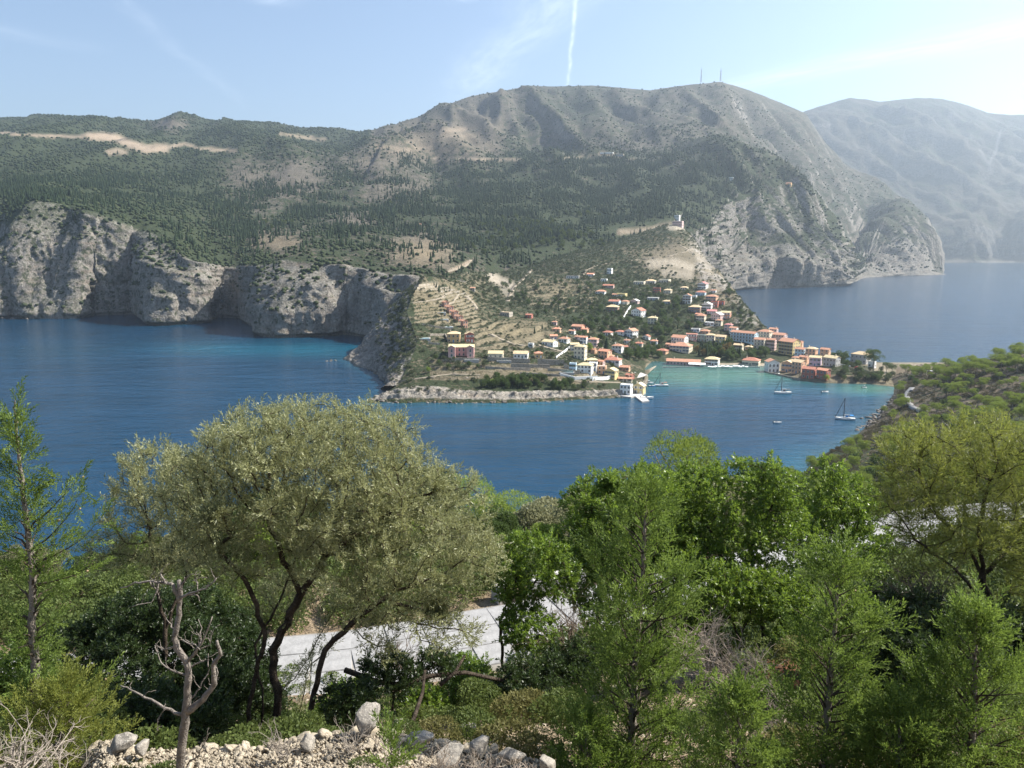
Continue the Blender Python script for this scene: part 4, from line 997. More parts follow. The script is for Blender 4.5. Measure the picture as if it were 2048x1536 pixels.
H(1219,757,28,2,'yellow','yellow','front','pale yellow house with a yellow gable near the boathouse',ang=-26,fh=2.9,short='pale yellow gabled house')
H(1203,748,18,2,'peach','white','flat','peach flat-roofed house with white terrace by the yellow gable',ang=-10,fh=2.8,short='peach flat-roofed house')
H(1257,757,18,1,'red','red','gable','red-roofed waterfront shed at the quay',ang=-30,fh=2.6,short='red waterfront shed')
H(1250,764,28,1,'cream','orange','gable','long orange-roofed store just over the boathouse',ang=-6,fh=2.4,dep=.4,short='orange-roofed store')
t = H(1250,788,26,2,'white','white','flat','white flat-topped boathouse with an arched opening on the point',ang=-18,fh=3.0,style='plain',short='white boathouse')
t = H(1276,788,25,2,'yellow','cream' if 'cream' in ROOFC else 'tan','front','cream house with a many-sided gable end over the jetty',ang=-20,fh=2.8,pitch=.55,short='cream gable house over the jetty')
H(1223,728,36,1,'white','red','hip','white house with a wide red hipped roof above the quay',ang=-16,fh=3.2,short='wide red-roofed house')
H(1205,716,28,2,'peach','salmon','gable','peach house with long faded roof sloping to the quay',ang=-34,fh=2.8,short='peach house with faded roof')
H(1184,692,23,2,'rose','orange','hip','rose house with orange roof left of the tall dark conifer'.replace('left of','next to'),ang=-18,short='rose house by the tall conifer')
H(1125,685,24,1,'white','orange','hip','white cottage with vivid orange roof over the grass slope',ang=-30,fh=3.3,short='white cottage over the grass slope')
H(1108,679,16,1,'rose','salmon','gable','rose cottage tucked behind the vivid orange roof',ang=10,fh=3.,short='tucked rose cottage')
H(1153,660,27,1,'coral','orange','gable','salmon house with long orange roof at the edge of the olive grove',ang=-24,fh=3.4,short='salmon house by the olive grove')
H(1168,664,16,1,'peach','salmon','gable','peach annexe below the salmon house',ang=-20,fh=2.6,short='peach annexe')
H(1108,650,11,1,'rose','orange','hip','tiny orange-roofed cottage among olive trees',ang=-14,fh=3.,short='tiny orange-roofed cottage')
H(1213,671,21,1,'white','red','hip','white house with two red roofs among trees above the conifer',ang=-24,fh=3.,short='white house above the conifer')
H(1257,674,27,2,'white','orange','front','white two-storey house whose gable catches the sun in mid village',ang=-38,fh=3.,dep=.9,short='sunlit white gable house')
H(1238,670,20,1,'white','red','hip','low red-roofed wing joined to the sunlit white gable house',ang=-20,fh=3.1,short='low red-roofed wing')
H(1233,705,24,2,'white','orange','hip','white house with orange roof beside the bare grey tree',ang=-20,fh=2.9,short='white house by the bare tree')
H(1249,700,16,1,'cream','red','gable','cream house with red roof half hidden by the bare grey tree',ang=12,fh=2.8,short='cream house behind the bare tree')
H(1223,624,27,2,'brown','tan','hip','brown stone house with wide tan roof on the upper slope',ang=-12,fh=2.7,short='brown stone house')
H(1272,633,29,2,'white','red','front','large white house with red roofs over white stair walls',ang=-34,fh=3.2,dep=.8,short='large white stair-walled house')
H(1304,648,20,2,'cream','yellow','hip','square cream house with six dark arched openings among the trees',ang=-10,fh=3.1,style='arch',cols=3,short='square cream arched house')
H(1227,609,25,1,'blue','red','gable','pale blue house with a red roof high in the village',ang=-18,fh=3.4,short='pale blue red-roofed house')
H(1248,609,17,1,'cream','orange','hip','cream house with orange roof next to the pale blue one',ang=-30,fh=3.5,short='cream orange-roofed house')
H(1200,588,21,1,'white','orange','hip','white cottage with orange roof beside the ploughed terraces',ang=-16,fh=3.1,short='white cottage by the terraces')
H(1241,594,22,1,'yellow','yellow','flat','yellow flat-roofed house on the upper village lane',ang=-20,fh=3.6,short='yellow flat-roofed house')
H(1218,548,12,2,'white','white','flat','white box tower house alone in the high olive grove',ang=-24,fh=3.6,dep=.8,short='white box tower house')
H(1277,569,24,1,'cream','white','flat','cream flat-roofed villa, westernmost on the upper lane'.replace(', westernmost',' with low terraces'),ang=-14,fh=3.3,short='cream flat-roofed villa')
H(1300,567,21,1,'white','tan','hip','white villa with shallow tan roof between the two cream villas',ang=-10,fh=3.2,short='white villa between cream villas')
H(1327,565,24,1,'cream','white','flat','cream flat villa with open verandah under the sandy terraces',ang=-20,fh=3.4,style='arch',short='cream verandah villa')
H(1313,586,15,2,'red','white','flat','crimson cube house on the upper village lane',ang=-6,fh=2.8,short='crimson cube house')
H(1334,586,17,1,'cream','tan','hip','small cream house next to the crimson cube',ang=-20,fh=3.4,short='small cream house')
H(1403,578,21,2,'white','pinkish','front','white house with pale pink gable topmost against the cliff',ang=-24,fh=3.1,short='topmost white house')
H(1400,591,21,1,'blue','red','hip','pale blue house with red roof below the topmost gable',ang=-14,fh=3.6,short='blue house under the topmost gable')
H(1373,607,18,3,'white','orange','front','tall narrow white house with orange gable and balconies',ang=-12,fh=2.9,balc=True,short='tall narrow white house')
H(1421,603,25,2,'peach','orange','hip','peach house with flat terraces under the cliff',ang=-20,fh=2.8,short='peach house under the cliff')
H(1428,614,16,2,'red','salmon','flat','brick red house wedged between white ones',ang=-14,fh=2.9,short='wedged brick red house')
H(1442,609,13,1,'red','red','flat','low crimson annexe at the village edge near the cliff',ang=-10,fh=3.,short='low crimson annexe')
H(1412,620,22,2,'white','white','front','white gabled house in the middle of the upper cluster',ang=-16,fh=3.,short='white gabled house')
H(1388,625,25,2,'brown','tan','hip','brown house with spreading tan roof in the upper cluster',ang=-10,fh=2.9,short='brown house with tan roof')
H(1450,637,21,2,'coral','yellow','gable','terracotta house with yellow roof above the blue hotel',ang=-12,fh=3.,short='terracotta house')
H(1431,641,26,2,'rose','white','front','pale rose house with broad gable among white walls',ang=-26,fh=3.,dep=.9,short='pale rose gabled house')
H(1400,643,20,2,'cream','orange','hip','cream house with orange pyramid roof in the upper cluster',ang=-14,fh=3.,dep=.95,short='orange pyramid-roofed house')
H(1423,628,20,1,'rose','pinkish','gable','rose house with flat pink roof behind the broad gable',ang=-8,fh=3.,short='rose house behind the gable')
H(1455,661,17,2,'rose','pinkish','hip','rose house with raspberry roof just above the hotel',ang=-20,fh=2.9,short='raspberry-roofed house')
H(1355,689,34,2,'white','orange','gable','white two-storey house with five balconies and orange roof',ang=-24,fh=3.3,balc=True,short='white balconied house')
H(1382,681,23,2,'pink','salmon','flat','dusky pink row house, flat topped, beside the white balconied house'.replace(', flat topped,',' with flat top'),ang=-6,fh=3.0,short='dusky pink row house')
H(1402,683,15,2,'green','grey','flat','grey green row house between pink and cream ones',ang=-8,fh=3.1,short='grey green row house')
H(1420,683,18,2,'cream','tan','hip','cream row house with dark windows next to the grey green one',ang=-8,fh=3.1,short='cream row house')
H(1440,686,24,2,'yellow','tan','gable','yellowish house with tan roof and black shuttered windows',ang=-22,fh=3.0,short='yellowish shuttered house')
H(1408,668,20,1,'peach','orange','hip','peach cottage behind the row houses',ang=-18,fh=3.,short='peach cottage')
# lower village and beach
H(1484,684,54,3,'blue','orange','gable','long pale blue hotel with rows of balconies and an orange roof',ang=-28,fh=2.9,dep=.3,balc=True,cols=8,short='long pale blue hotel',name='hotel')
H(1526,681,30,3,'cream','orange','hip','cream house with red tiled roof behind the small balconies',ang=-24,fh=2.8,balc=True,short='cream red-tiled house')
H(1556,682,28,2,'rose','orange','gable','rose house with orange roofs overlooking the far bay',ang=-24,fh=2.9,short='rose house by the far bay')
H(1517,698,25,3,'cream','orange','gable','cream three-storey house with balconies above the beach trees',ang=-20,fh=2.9,balc=True,short='cream balconied house')
H(1540,700,20,3,'rose','orange','gable','pinkish three-storey house squeezed beside the big yellow house',ang=-20,fh=3.1,short='pinkish three-storey house')
H(1570,709,42,4,'yellow','orange','gable','big yellow four-storey house with rows of balconies and a sunlit end wall',ang=-34,fh=2.9,dep=.8,balc=True,cols=5,style='shutter',shut=1,short='big yellow four-storey house')
H(1598,712,22,2,'blue','orange','gable','pale blue house with orange roof below the big yellow one',ang=-20,fh=3.,short='pale blue house')
H(1594,698,20,2,'peach','orange','gable','orange peach house behind the pale blue one',ang=-16,fh=3.,short='orange peach house')
H(1616,702,26,3,'peach','orange','front','peach house with a red gable facing the sea',ang=-20,fh=2.9,short='peach gable house')
H(1637,704,26,3,'yellow','tan','flat','yellow house with stepped terraces by the sea',ang=-26,fh=3.,short='yellow stepped house')
H(1620,711,24,2,'peach','tan','hip','sandy house with arcaded ground floor at the square',ang=-20,fh=2.9,style='arch',short='sandy arcaded house')
H(1648,712,20,2,'peach','orange','gable','apricot house at the end of the sea-front row',ang=-20,fh=2.8,short='apricot house')
H(1547,744,29,2,'white','orange','front','grey white gabled house with three tall arched windows over the water',ang=22,fh=4.0,dep=.9,style='arch',cols=3,short='gabled house over the water')
H(1573,744,24,2,'peach','tan','front','peach house with gable built into the harbour wall',ang=-14,fh=3.6,short='peach harbour house')
H(1592,747,28,3,'peach','tan','gable','peach waterfront house with dark balconies beside the harbour gable',ang=-30,fh=3.0,dep=.9,balc=True,short='peach balconied waterfront house')
H(1615,757,28,2,'red','red','gable','ruined red waterfront house with empty window openings',ang=-14,fh=3.6,style='plain',short='ruined red house')
H(1642,758,27,2,'red','salmon','gable','second ruined red house with a broken roof edge by the bushes',ang=-30,fh=3.3,style='plain',short='second ruined red house')
H(1629,732,24,2,'lilac','yellow','gable','lilac and white house with two dormers and yellow roof',ang=-8,fh=3.4,short='lilac house')
H(1658,733,32,2,'grey','yellow','gable','large grey stone house with a yellow roof and whitewashed end',ang=-28,fh=3.5,short='large grey stone house')
H(1716,726,38,2,'grey','tan','hip','long grey house with tan roof behind the umbrella pine',ang=-24,fh=3.6,short='long grey house')
H(1742,735,15,1,'white','white','flat','low white building beyond the umbrella pine',ang=-20,fh=4.5,short='low white building')
H(1422,731,30,2,'white','yellow','hip','white house with pale yellow roof standing on the beach wall',ang=-12,fh=2.7,short='white beach house')
H(1500,731,36,1,'cream','red','hip','cream house with red hipped roof at the end of the beach',ang=-10,fh=4.2,short='cream red-roofed beach house')
H(1366,731,68,1,'rose','orange','gable','long low beach taverna under an orange roof',ang=-4,fh=3.2,dep=.3,short='beach taverna',name='taverna')
H(1358,704,46,2,'cream','orange','hip','broad house with two orange hipped roofs behind the taverna',ang=-16,fh=2.8,short='broad two-roofed house')
H(1322,707,24,1,'peach','red','hip','low house with a red roof half hidden by dark trees',ang=-24,fh=2.7,short='low red-roofed house')
H(1291,679,16,1,'white','red','front','small white house with a red gable over the dark trees',ang=-24,fh=3.,short='small red-gabled house')
H(1009,632,26,1,'stone','tan','flat','beige unfinished stone house by the valley lane',ang=-30,fh=3.4,short='unfinished stone house')
H(1057,636,15,1,'red','red','gable','small red cottage at the foot of the valley lane',ang=-20,fh=3.,short='small red cottage')
H(945,582,10,1,'stone','orange','gable','lone orange-roofed hut in the valley trees',ang=-10,fh=3.2,short='lone orange-roofed hut')
H(1180,553,16,1,'white','salmon','gable','white hut with faded red roof beside the high grove',ang=-16,fh=3.,short='white hut with faded roof')
H(1145,557,26,1,'grey','grey','flat','long grey block wall house under the high grove road',ang=-8,fh=3.,dep=.4,short='long grey block house')
H(1216,576,23,1,'rose','red','gable','rose house under a long red roof below the upper lane',ang=-14,fh=2.9,dep=.5,short='rose house below the lane')
H(1332,608,17,1,'cream','tan','hip','cream cottage with tan roof ringed by dark trees',ang=-12,fh=3.,short='cream cottage ringed by trees')
for (u, v, wp, fl, wl, rf, rt, an, lab, sh) in [
    (1207,563,14,1,'white','white','flat',-14,'small white flat house at the head of the village terraces','small white flat house'),(1367,580,16,1,'cream','tan','hip',-18,'cream bungalow just uphill of the tall narrow white house','cream bungalow'),(1426,586,12,1,'white','orange','gable',-20,'little white house by the rock slope above the peach one','little white house'),
    (1386,597,14,1,'white','white','flat',-12,'white walled yard house next to the tall narrow one','white yard house'),(1396,634,14,1,'rose','salmon','gable',-20,'rose lean-to below the brown spreading roof','rose lean-to'),(1418,651,20,1,'white','white','flat',-12,'white terrace house over the hotel lane','white terrace house'),
    (1436,652,15,2,'cream','orange','hip',-24,'cream house over the hotel lane with an orange hip','cream lane house'),(1390,664,18,1,'white','grey','flat',-10,'white flat block behind the dusky pink row','white flat block'),(1305,601,24,1,'grey','white','flat',-8,'long grey wall-like house in the upper trees','long grey upper house'),
    (1229,594,12,1,'cream','orange','gable',-20,'small cream house uphill of the pale blue one','small uphill cream house'),(1268,607,18,1,'rose','white','front',-24,'whitish gabled house beside the stair walls','whitish gabled house'),(1166,688,16,2,'white','salmon','gable',-20,'white house with faded roof above the stair house','faded-roof white house'),
    (1183,706,18,1,'peach','orange','gable',-28,'peach shed with orange roof under the rose house','peach shed'),(1155,680,14,1,'rose','orange','gable',-22,'rose shed on the dry slope behind the cream house','rose shed'),(1112,664,18,1,'peach','salmon','hip',-14,'peach house under the tiny orange-roofed cottage','peach olive-side house'),
    (1218,719,18,1,'cream','orange','hip',-20,'cream house with orange hip behind the wide red roof','cream hip house'),(1248,742,22,1,'peach','orange','gable',-14,'peach boat store with orange roof close to the small quay','peach boat store'),(1185,742,18,2,'white','white','flat',-10,'white terraced house between the yellow roofs','white terraced house'),
    (1200,730,16,1,'rose','salmon','gable',-30,'rose roofed shed among the quay houses','rose quay shed'),(1253,687,14,1,'white','orange','gable',-26,'white house beneath the sunlit gable','white lower gable house'),(1276,693,18,1,'cream','red','hip',-14,'cream house with red hip east of the bare tree'.replace('east of','just past'),'cream red-hip house'),
    (1143,668,14,1,'white','orange','gable',-22,'white house with orange roof at the grove foot','white grove house'),(1307,688,16,1,'white','salmon','hip',-14,'white hip house at the edge of the dark trees','white hip house'),(1465,668,18,2,'white','orange','gable',-24,'white house with orange roof directly behind the hotel','white house behind the hotel'),
    (1475,703,20,2,'cream','tan','gable',-16,'cream house set in the dark grove under the hotel','cream grove house'),(1496,700,16,1,'peach','tan','hip',-20,'peach house with tan roof below the hotel gable','peach house under the hotel'),(1545,670,18,2,'rose','orange','gable',-20,'small rose house at the seaward edge behind the yellow house','small seaward rose house'),
    (1628,697,20,2,'yellow','orange','gable',-20,'yellow gabled house topmost on the sea-front row','topmost yellow house'),(1610,690,18,2,'rose','red','front',-20,'rose house with red gable over the sea-front row','rose sea-front house'),(1583,735,16,2,'cream','tan','hip',-20,'cream house in the second row of the harbour','cream harbour house'),
    (1605,728,20,2,'peach','orange','gable',-24,'peach house with orange roof over the ruined red house','peach house over the ruin'),(1590,722,16,1,'cream','orange','hip',-14,'cream cottage below the pale blue house','cream cottage below the blue house'),(1338,695,16,1,'peach','orange','gable',-14,'peach annexe at the corner of the broad two-roofed house','peach corner annexe')]:
    H(u, v, wp, fl, wl, rf, rt, lab, ang=an, fh=2.9, short=sh)
# beyond the village
H(1354,452,22,2,'rose','tan','flat','half built pale house on the bare knoll over the cliff',ang=-14,fh=4.,short='half built house on the knoll')
H(1353,440,12,2,'white','white','flat','tall grey concrete shell crowning the bare knoll',ang=-20,fh=4.8,short='concrete shell on the knoll')
H(1455,359,22,1,'white','white','flat','long white building far up the spur',ang=-8,fh=5.,dep=.4,names=['hillside'],short='white building on the spur')
H(1576,372,12,1,'ochre','orange','gable','lone orange house on the crest above the sea cliffs',ang=-20,fh=7.,names=['hillside'],short='lone orange house on the crest')
H(1213,309,26,1,'white','grey','flat','modern pale villa on the mountain road',ang=-10,fh=6.,dep=.4,names=['hillside'],short='modern villa on the mountain road')
H(1238,312,18,1,'stone','grey','flat','lower pale villa beside the modern one on the mountain road',ang=-10,fh=6.,dep=.4,names=['hillside'],short='lower pale villa')
H(836,453,12,1,'stone','orange','gable','red-roofed farmhouse in the wood beneath the terraced hill',ang=-10,fh=4.,names=['hillside'],short='red-roofed farmhouse')
print('houses', len(HOUSES), round(time.time()-T0, 1))

# ---- terrace walls, pools, lanes, quay
def ribbon(name, px, width, mat, lift=.25, names=None, kind='structure', step=6):
    """a lane laid over the ground along a line"""
    pts = []
    for (a, b) in zip(px[:-1], px[1:]):
        n = max(2, int(math.hypot(b[0]-a[0], b[1]-a[1])/step)+1)
        for i in range(n):
            t = i/n; h = hit(a[0]+(b[0]-a[0])*t, a[1]+(b[1]-a[1])*t, names)
            if h: pts.append(h)
    h = hit(*px[-1], names)
    if h: pts.append(h)
    L = []; V = []
    for i, p in enumerate(pts):
        d = pts[min(i+1, len(pts)-1)] - pts[max(i-1, 0)]; d.z = 0
        if d.length < .01: continue
        d.normalize(); s = Vector((-d.y, d.x, 0))*width/2
        zc = p.z
        for q in (-1, 1):
            e = p + s*q; V.append((e.x, e.y, zc + lift))
        for q in (-1, 1):
            e = p + s*q; V.append((e.x, e.y, zc - 1.2))
    n = len(V)//4; F = []
    for i in range(n-1):
        a, b = i*4, (i+1)*4
        F += [(a, a+1, b+1, b), (a+2, a, b, b+2), (a+1, a+3, b+3, b+1)]
    if n < 2: return None
    o = link(name, new_mesh(name, V, F), mat); tag(o, kind=kind); return o
M_LANE = pmat('pale_lane_gravel', (.25,.215,.165), .95, .15, .4, .1)
M_ASPH = pmat('pale_road_surface', (.27,.265,.255), .9, .12, .6, .15)
for px, wd in [([(1064,537),(1058,546),(1046,558),(1030,572),(1020,588),(1015,603)], 5), ([(1165,552),(1172,540),(1190,532),(1215,527)], 4.5), ([(1250,523),(1290,517),(1330,514),(1365,505),(1385,497)], 4.5), ([(1360,491),(1372,497),(1384,504)], 4),
               ([(940,520),(930,531),(910,538),(892,543)], 6), ([(1255,574),(1280,580),(1310,586),(1340,590)], 3.5), ([(1195,656),(1225,651),(1246,647)], 3), ([(1390,660),(1420,653),(1444,652)], 4), ([(980,668),(1000,678),(1020,686),(1050,692)], 4), ([(1075,690),(1100,697),(1130,705)], 4),
               ([(900,583),(880,596),(850,602),(824,606)], 3), ([(915,590),(905,604),(880,612)], 3), ([(932,592),(945,606),(955,620)], 4), ([(1241,610),(1252,618),(1246,632)], 3), ([(800,762),(850,755),(900,748),(960,750)], 2.2), ([(1100,760),(1180,763),(1240,765)], 2.6)]:
    ribbon('lane', px, wd, M_LANE, .3)
ribbon('road', [(1829,776),(1820,786),(1817,796),(1822,807),(1834,816),(1850,823)], 5.5, M_ASPH, .35, ['near_slope'], step=3)
def low_wall(px, h, mat, label, th=.5, name='retaining_wall', names=None, group='terrace walls of the headland', back=2.5):
    pts = [hit(u, v, names) for u, v in px]; pts = [p for p in pts if p]
    if len(pts) < 2: return
    mb = MB(); q = []
    for a, b in zip(pts[:-1], pts[1:]):
        n = max(1, int((b-a).length/5))
        q += [a.lerp(b, i/n) for i in range(n)]
    q.append(pts[-1])
    zt = [p.z for p in q]
    for i in range(len(q)-1):
        a, b = q[i], q[i+1]; d = (b-a); d.z = 0
        if d.length < .05: continue
        s = Vector((-d.y, d.x, 0)).normalized()*th
        if s.y < 0: s = -s
        za, zb = a.z + h, b.z + h
        mb.add([(a.x, a.y, a.z-1.5), (b.x, b.y, b.z-1.5), (b.x, b.y, zb), (a.x, a.y, za), (a.x+s.x, a.y+s.y, a.z-1.5), (b.x+s.x, b.y+s.y, b.z-1.5), (b.x+s.x, b.y+s.y, zb), (a.x+s.x, a.y+s.y, za)],
               [(0,1,2,3),(5,4,7,6),(3,2,6,7),(0,3,7,4),(1,5,6,2)])
    o = link(name, mb.mesh(name), mat); return tag(o, label, 'wall', group)
for px, h_, lab in [([(885,724),(920,722),(962,723)], 2.4, 'stone wall holding the pool terrace of the pink villa'), ([(975,722),(1015,724),(1060,727)], 3.2, 'long grey stone wall below the cream arched villa'), ([(1022,735),(1060,737),(1100,738)], 3.2, 'second grey stone wall down, under the white bungalow'.replace(' down,','')),
                    ([(1075,728),(1110,730),(1135,730)], 4.0, 'grey wall with dark recesses under the small ochre house'), ([(970,738),(1010,741),(1060,742)], 2.2, 'low field wall along the middle terrace of the headland'), ([(1040,750),(1080,752),(1120,754)], 2.0, 'low field wall on the lower headland terrace'), ([(1095,742),(1130,745),(1160,748)], 2.4, 'field wall running up to the blue cube'),
                    ([(860,672),(890,672),(895,684)], 2.0, 'pale wall of the terrace behind the ochre house'), ([(857,688),(880,690)], 1.6, 'short wall below the ruined pool yard'), ([(845,650),(870,655),(905,660)], 1.5, 'pale curving wall below the coral row houses'), ([(1120,752),(1150,760),(1195,758)], 2.2, 'white parapet under the blue pool terrace'), ([(1185,762),(1215,760),(1236,752)], 2.6, 'white rounded wall in front of the yellow gable'),
                    ([(1113,717),(1128,706),(1142,694)], 1.6, 'white ramp wall climbing beside the stair house'), ([(1245,642),(1256,622),(1262,614)], 2.0, 'white stepped wall beside the large white house'), ([(1128,735),(1140,738),(1165,738)], 2.6, 'grey wall with arches behind the blue cube')]:
    low_wall(px, h_, M_WHITE if 'white' in lab.split(' ')[0] else M_STONEW, lab)
low_wall([(1325,737),(1360,736),(1400,735),(1440,735),(1490,735),(1520,737)], 1.3, M_CONC, 'low grey sea wall along the back of the beach', group='sea walls')
low_wall([(1530,748),(1560,754),(1600,763)], 2.2, M_STONEW, 'dark harbour wall under the waterfront houses', group='sea walls')
def pool(u, v, w, d, label, ang=0):
    p = hit(u, v)
    t = thing('swimming_pool', label, 'swimming pool', (p.x, p.y, p.z+.5), -math.atan2(p.x, p.y)+R(ang), 'swimming pools of the villas')
    mb = MB()
    for b in [(-w/2-.8,w/2+.8,-d/2-.8,-d/2),(-w/2-.8,w/2+.8,d/2,d/2+2.2),(-w/2-.8,-w/2,-d/2,d/2),(w/2,w/2+.8,-d/2,d/2)]: mb.box(b[0],b[1],b[2],b[3],-2.2,.12)
    link('coping', mb.mesh('coping'), M_CONC, t); link('water', MB().box(-w/2, w/2, -d/2, d/2, -1.5, -.06).mesh('water'), M_POOL, t)
for a in [(905,719,9,3.6,'pool on the terrace right below one wing of the pink villa'.replace('right ','')), (943,720,9,3.6,'second pool of the pink villa, further from the cliff'), (894,655,9,3.4,'pale turquoise pool under the lowest coral row house'), (846,678,10,4,'grey green pool on the cliff edge terrace'), (1008,722,9,3,'long pool in front of the cream arched villa'), (1134,745,9,4,'turquoise pool on the white terrace by the blue cube'), (1200,735,6,3,'small blue pool among the quay houses'), (885,640,9,3,'pool beside the middle coral row house'), (880,626,9,3,'pool beside the highest coral row house')]:
    pool(*a)
# jetty and quay
def block(name, pts, z0, z1, mat, label, cat):
    n = len(pts); V = [(p[0], p[1], z0) for p in pts] + [(p[0], p[1], z1) for p in pts]
    mb = MB().add(V, [tuple(range(n))[::-1], tuple(range(n, 2*n))] + [(i, (i+1) % n, n+(i+1) % n, n+i) for i in range(n)])
    return tag(link(name, mb.mesh(name), mat), label, cat)
q = [Psea(u, v, .9) for u, v in [(1266,789),(1284,803),(1299,801),(1282,788)]]
block('jetty', q, -3, .9, M_CONC, 'flat concrete jetty slab jutting from the boathouse point', 'jetty')
q = [Psea(u, v, 1.0) for u, v in [(1236,791),(1262,794),(1290,786),(1292,770),(1283,757),(1262,757)]]
block('quay', q, -3, 1.0, M_CONC, 'concrete quay under the boathouse and cream gable house', 'quay')
q = [Psea(u, v, 1.2) for u, v in [(1250,752),(1275,756),(1296,750),(1282,745)]]
block('quay', q, -3, 1.2, M_CONC, 'small boat quay in front of the red waterfront shed', 'quay')
# awning and parasols on the beach
p = hit(1392, 733); t = thing('awning', 'white canvas awning stretched in front of the beach taverna', 'awning', p + Vector((0, -3, 0)), -math.atan2(p.x, p.y))
link('canopy', MB().add([(-7,-2.5,2.5),(7,-2.5,2.5),(7,2.5,3.3),(-7,2.5,3.3),(-7,-2.5,2.6),(7,-2.5,2.6),(7,2.5,3.4),(-7,2.5,3.4)], [(3,2,1,0),(4,5,6,7),(0,1,5,4),(1,2,6,5),(2,3,7,6),(3,0,4,7)]).mesh('canopy'), M_WHITE, t)
for x in (-6.5, 0, 6.5): link('pole', MB().tube([(x,-2.4,-1),(x,-2.4,2.55)], [.06,.06], 5).mesh('pole'), M_RAIL, t)
par = None; rng_ = random.Random(5)
for k in range(16):
    h_ = hit(1418 + k*4.9 + rng_.uniform(-1.5, 1.5), 737.2 + rng_.uniform(-.8, 1.2), ['village_slope'])
    if not h_: continue
    if par is None:
        par = thing('parasol', 'pale beach parasol in the row below the beach houses', 'parasol', h_, 0, 'beach parasols')
        V = [(1.5*math.cos(a), 1.5*math.sin(a), 2.0) for a in np.linspace(0, 2*math.pi, 9)[:-1]] + [(0, 0, 2.6)]
        link('canopy', new_mesh('canopy', V, [(i, (i+1) % 8, 8) for i in range(8)]), M_WHITE, par); link('pole', MB().tube([(0,0,-.5),(0,0,2.5)], [.04,.04], 5).mesh('pole'), M_RAIL, par)
    else:
        c = copy_tree(par); c.location = h_
# telecom masts on the summit
def mast(u, v, top, label):
    p = hit(u, v, ['hillside'])
    if p is None: p = P(u, v, 3640)
    h_ = (v-top)*p.y/FPX + 6
    t = thing('telecom_mast', label, 'mast', p - Vector((0, 0, 4)), .3, 'telecom masts on the summit')
    mb = MB()
    for i in range(4):
        a = R(45+90*i); mb.tube([(3.2*math.cos(a), 3.2*math.sin(a), 0), (1.2*math.cos(a), 1.2*math.sin(a), h_*.86)], [.5, .4], 4)
    for k in range(8):
        z0, z1 = h_*.86*k/8, h_*.86*(k+1)/8; r0, r1 = 3.2-2.0*k/8, 3.2-2.0*(k+1)/8
        for i in range(4):
            a, b = R(45+90*i), R(135+90*i); mb.tube([(r0*math.cos(a), r0*math.sin(a), z0), (r1*math.cos(b), r1*math.sin(b), z1)], [.28, .28], 3)
    link('lattice', mb.mesh('lattice'), M_RAILG, t)
    link('antenna', MB().tube([(0,0,h_*.84),(0,0,h_)], [.7,.4], 6).mesh('antenna'), M_RAILG, t)
    link('dish', MB().tube([(1.2,-1.5,h_*.62),(1.5,-3.0,h_*.62)], [2.0,2.2], 10).mesh('dish'), M_WHITE, t)
M_RAILG = pmat('galvanised_steel', (.38,.38,.39), .5)
mast(1402, 163, 139, 'steel lattice mast set on the shoulder of the summit')
mast(1441, 160, 139, 'steel lattice mast standing on the highest point of the summit')

# ------------------------------------------------------------------ boats
M_HULL = pmat('boat_hull_white', (.74,.75,.74), .3, .05, 2, .5); M_DECK = pmat('boat_deck', (.62,.60,.54), .7); M_ANTI = pmat('waterline_stripe', (.02,.10,.12), .4)
M_SAIL = pmat('furled_sail_cloth', (.55,.55,.52), .8); M_BLUE = pmat('blue_canvas', (.02,.22,.55), .7); M_DARKC = pmat('dark_canvas', (.06,.06,.07), .7); M_ALU = pmat('mast_aluminium', (.45,.46,.47), .35, .05, 2, .5)
M_WOODB = pmat('painted_boat_wood', (.30,.12,.07), .6)
def hull_mesh(L, B, D, fine=.0, mats=None, stripe=True):
    n = 13; V = []; F = []; M = []
    for i in range(n):
        t = i/(n-1); x = -L/2 + L*t
        w = B/2*(.72 + .28*math.sin(min(1, t/.45)*math.pi/2))*(1 - max(0, (t-.45)/.55)**2.2) + .02
        sh = D*(1 + .28*max(0, (t-.5)/.5)**2)
        k = .55*w
        for (y, z) in [(0, -.5*D*(1-t*.4)), (-k, -.3*D), (-w*.93, .12*D), (-w, sh), (w, sh), (w*.93, .12*D), (k, -.3*D)]: V.append((x + (L*.03*(z/sh) if t > .9 else 0), y, z))
    for i in range(n-1):
        for j in range(7):
            a, b = i*7+j, i*7+(j+1) % 7
            F.append((a, b, b+7, a+7)); M.append(1 if j == 3 else (2 if (stripe and j in (1, 5, 0, 6)) else 0))
    F.append(tuple(range(7))[::-1]); M.append(0)
    me = bpy.data.meshes.new('hull'); me.from_pydata(V, [], F)
    for m in (mats or [M_HULL, M_DECK, M_ANTI]): me.materials.append(m)
    me.polygons.foreach_set('material_index', np.array(M, np.int32))
    bm = bmesh.new(); bm.from_mesh(me); bmesh.ops.recalc_face_normals(bm, faces=bm.faces); bm.to_mesh(me); bm.free()
    return me
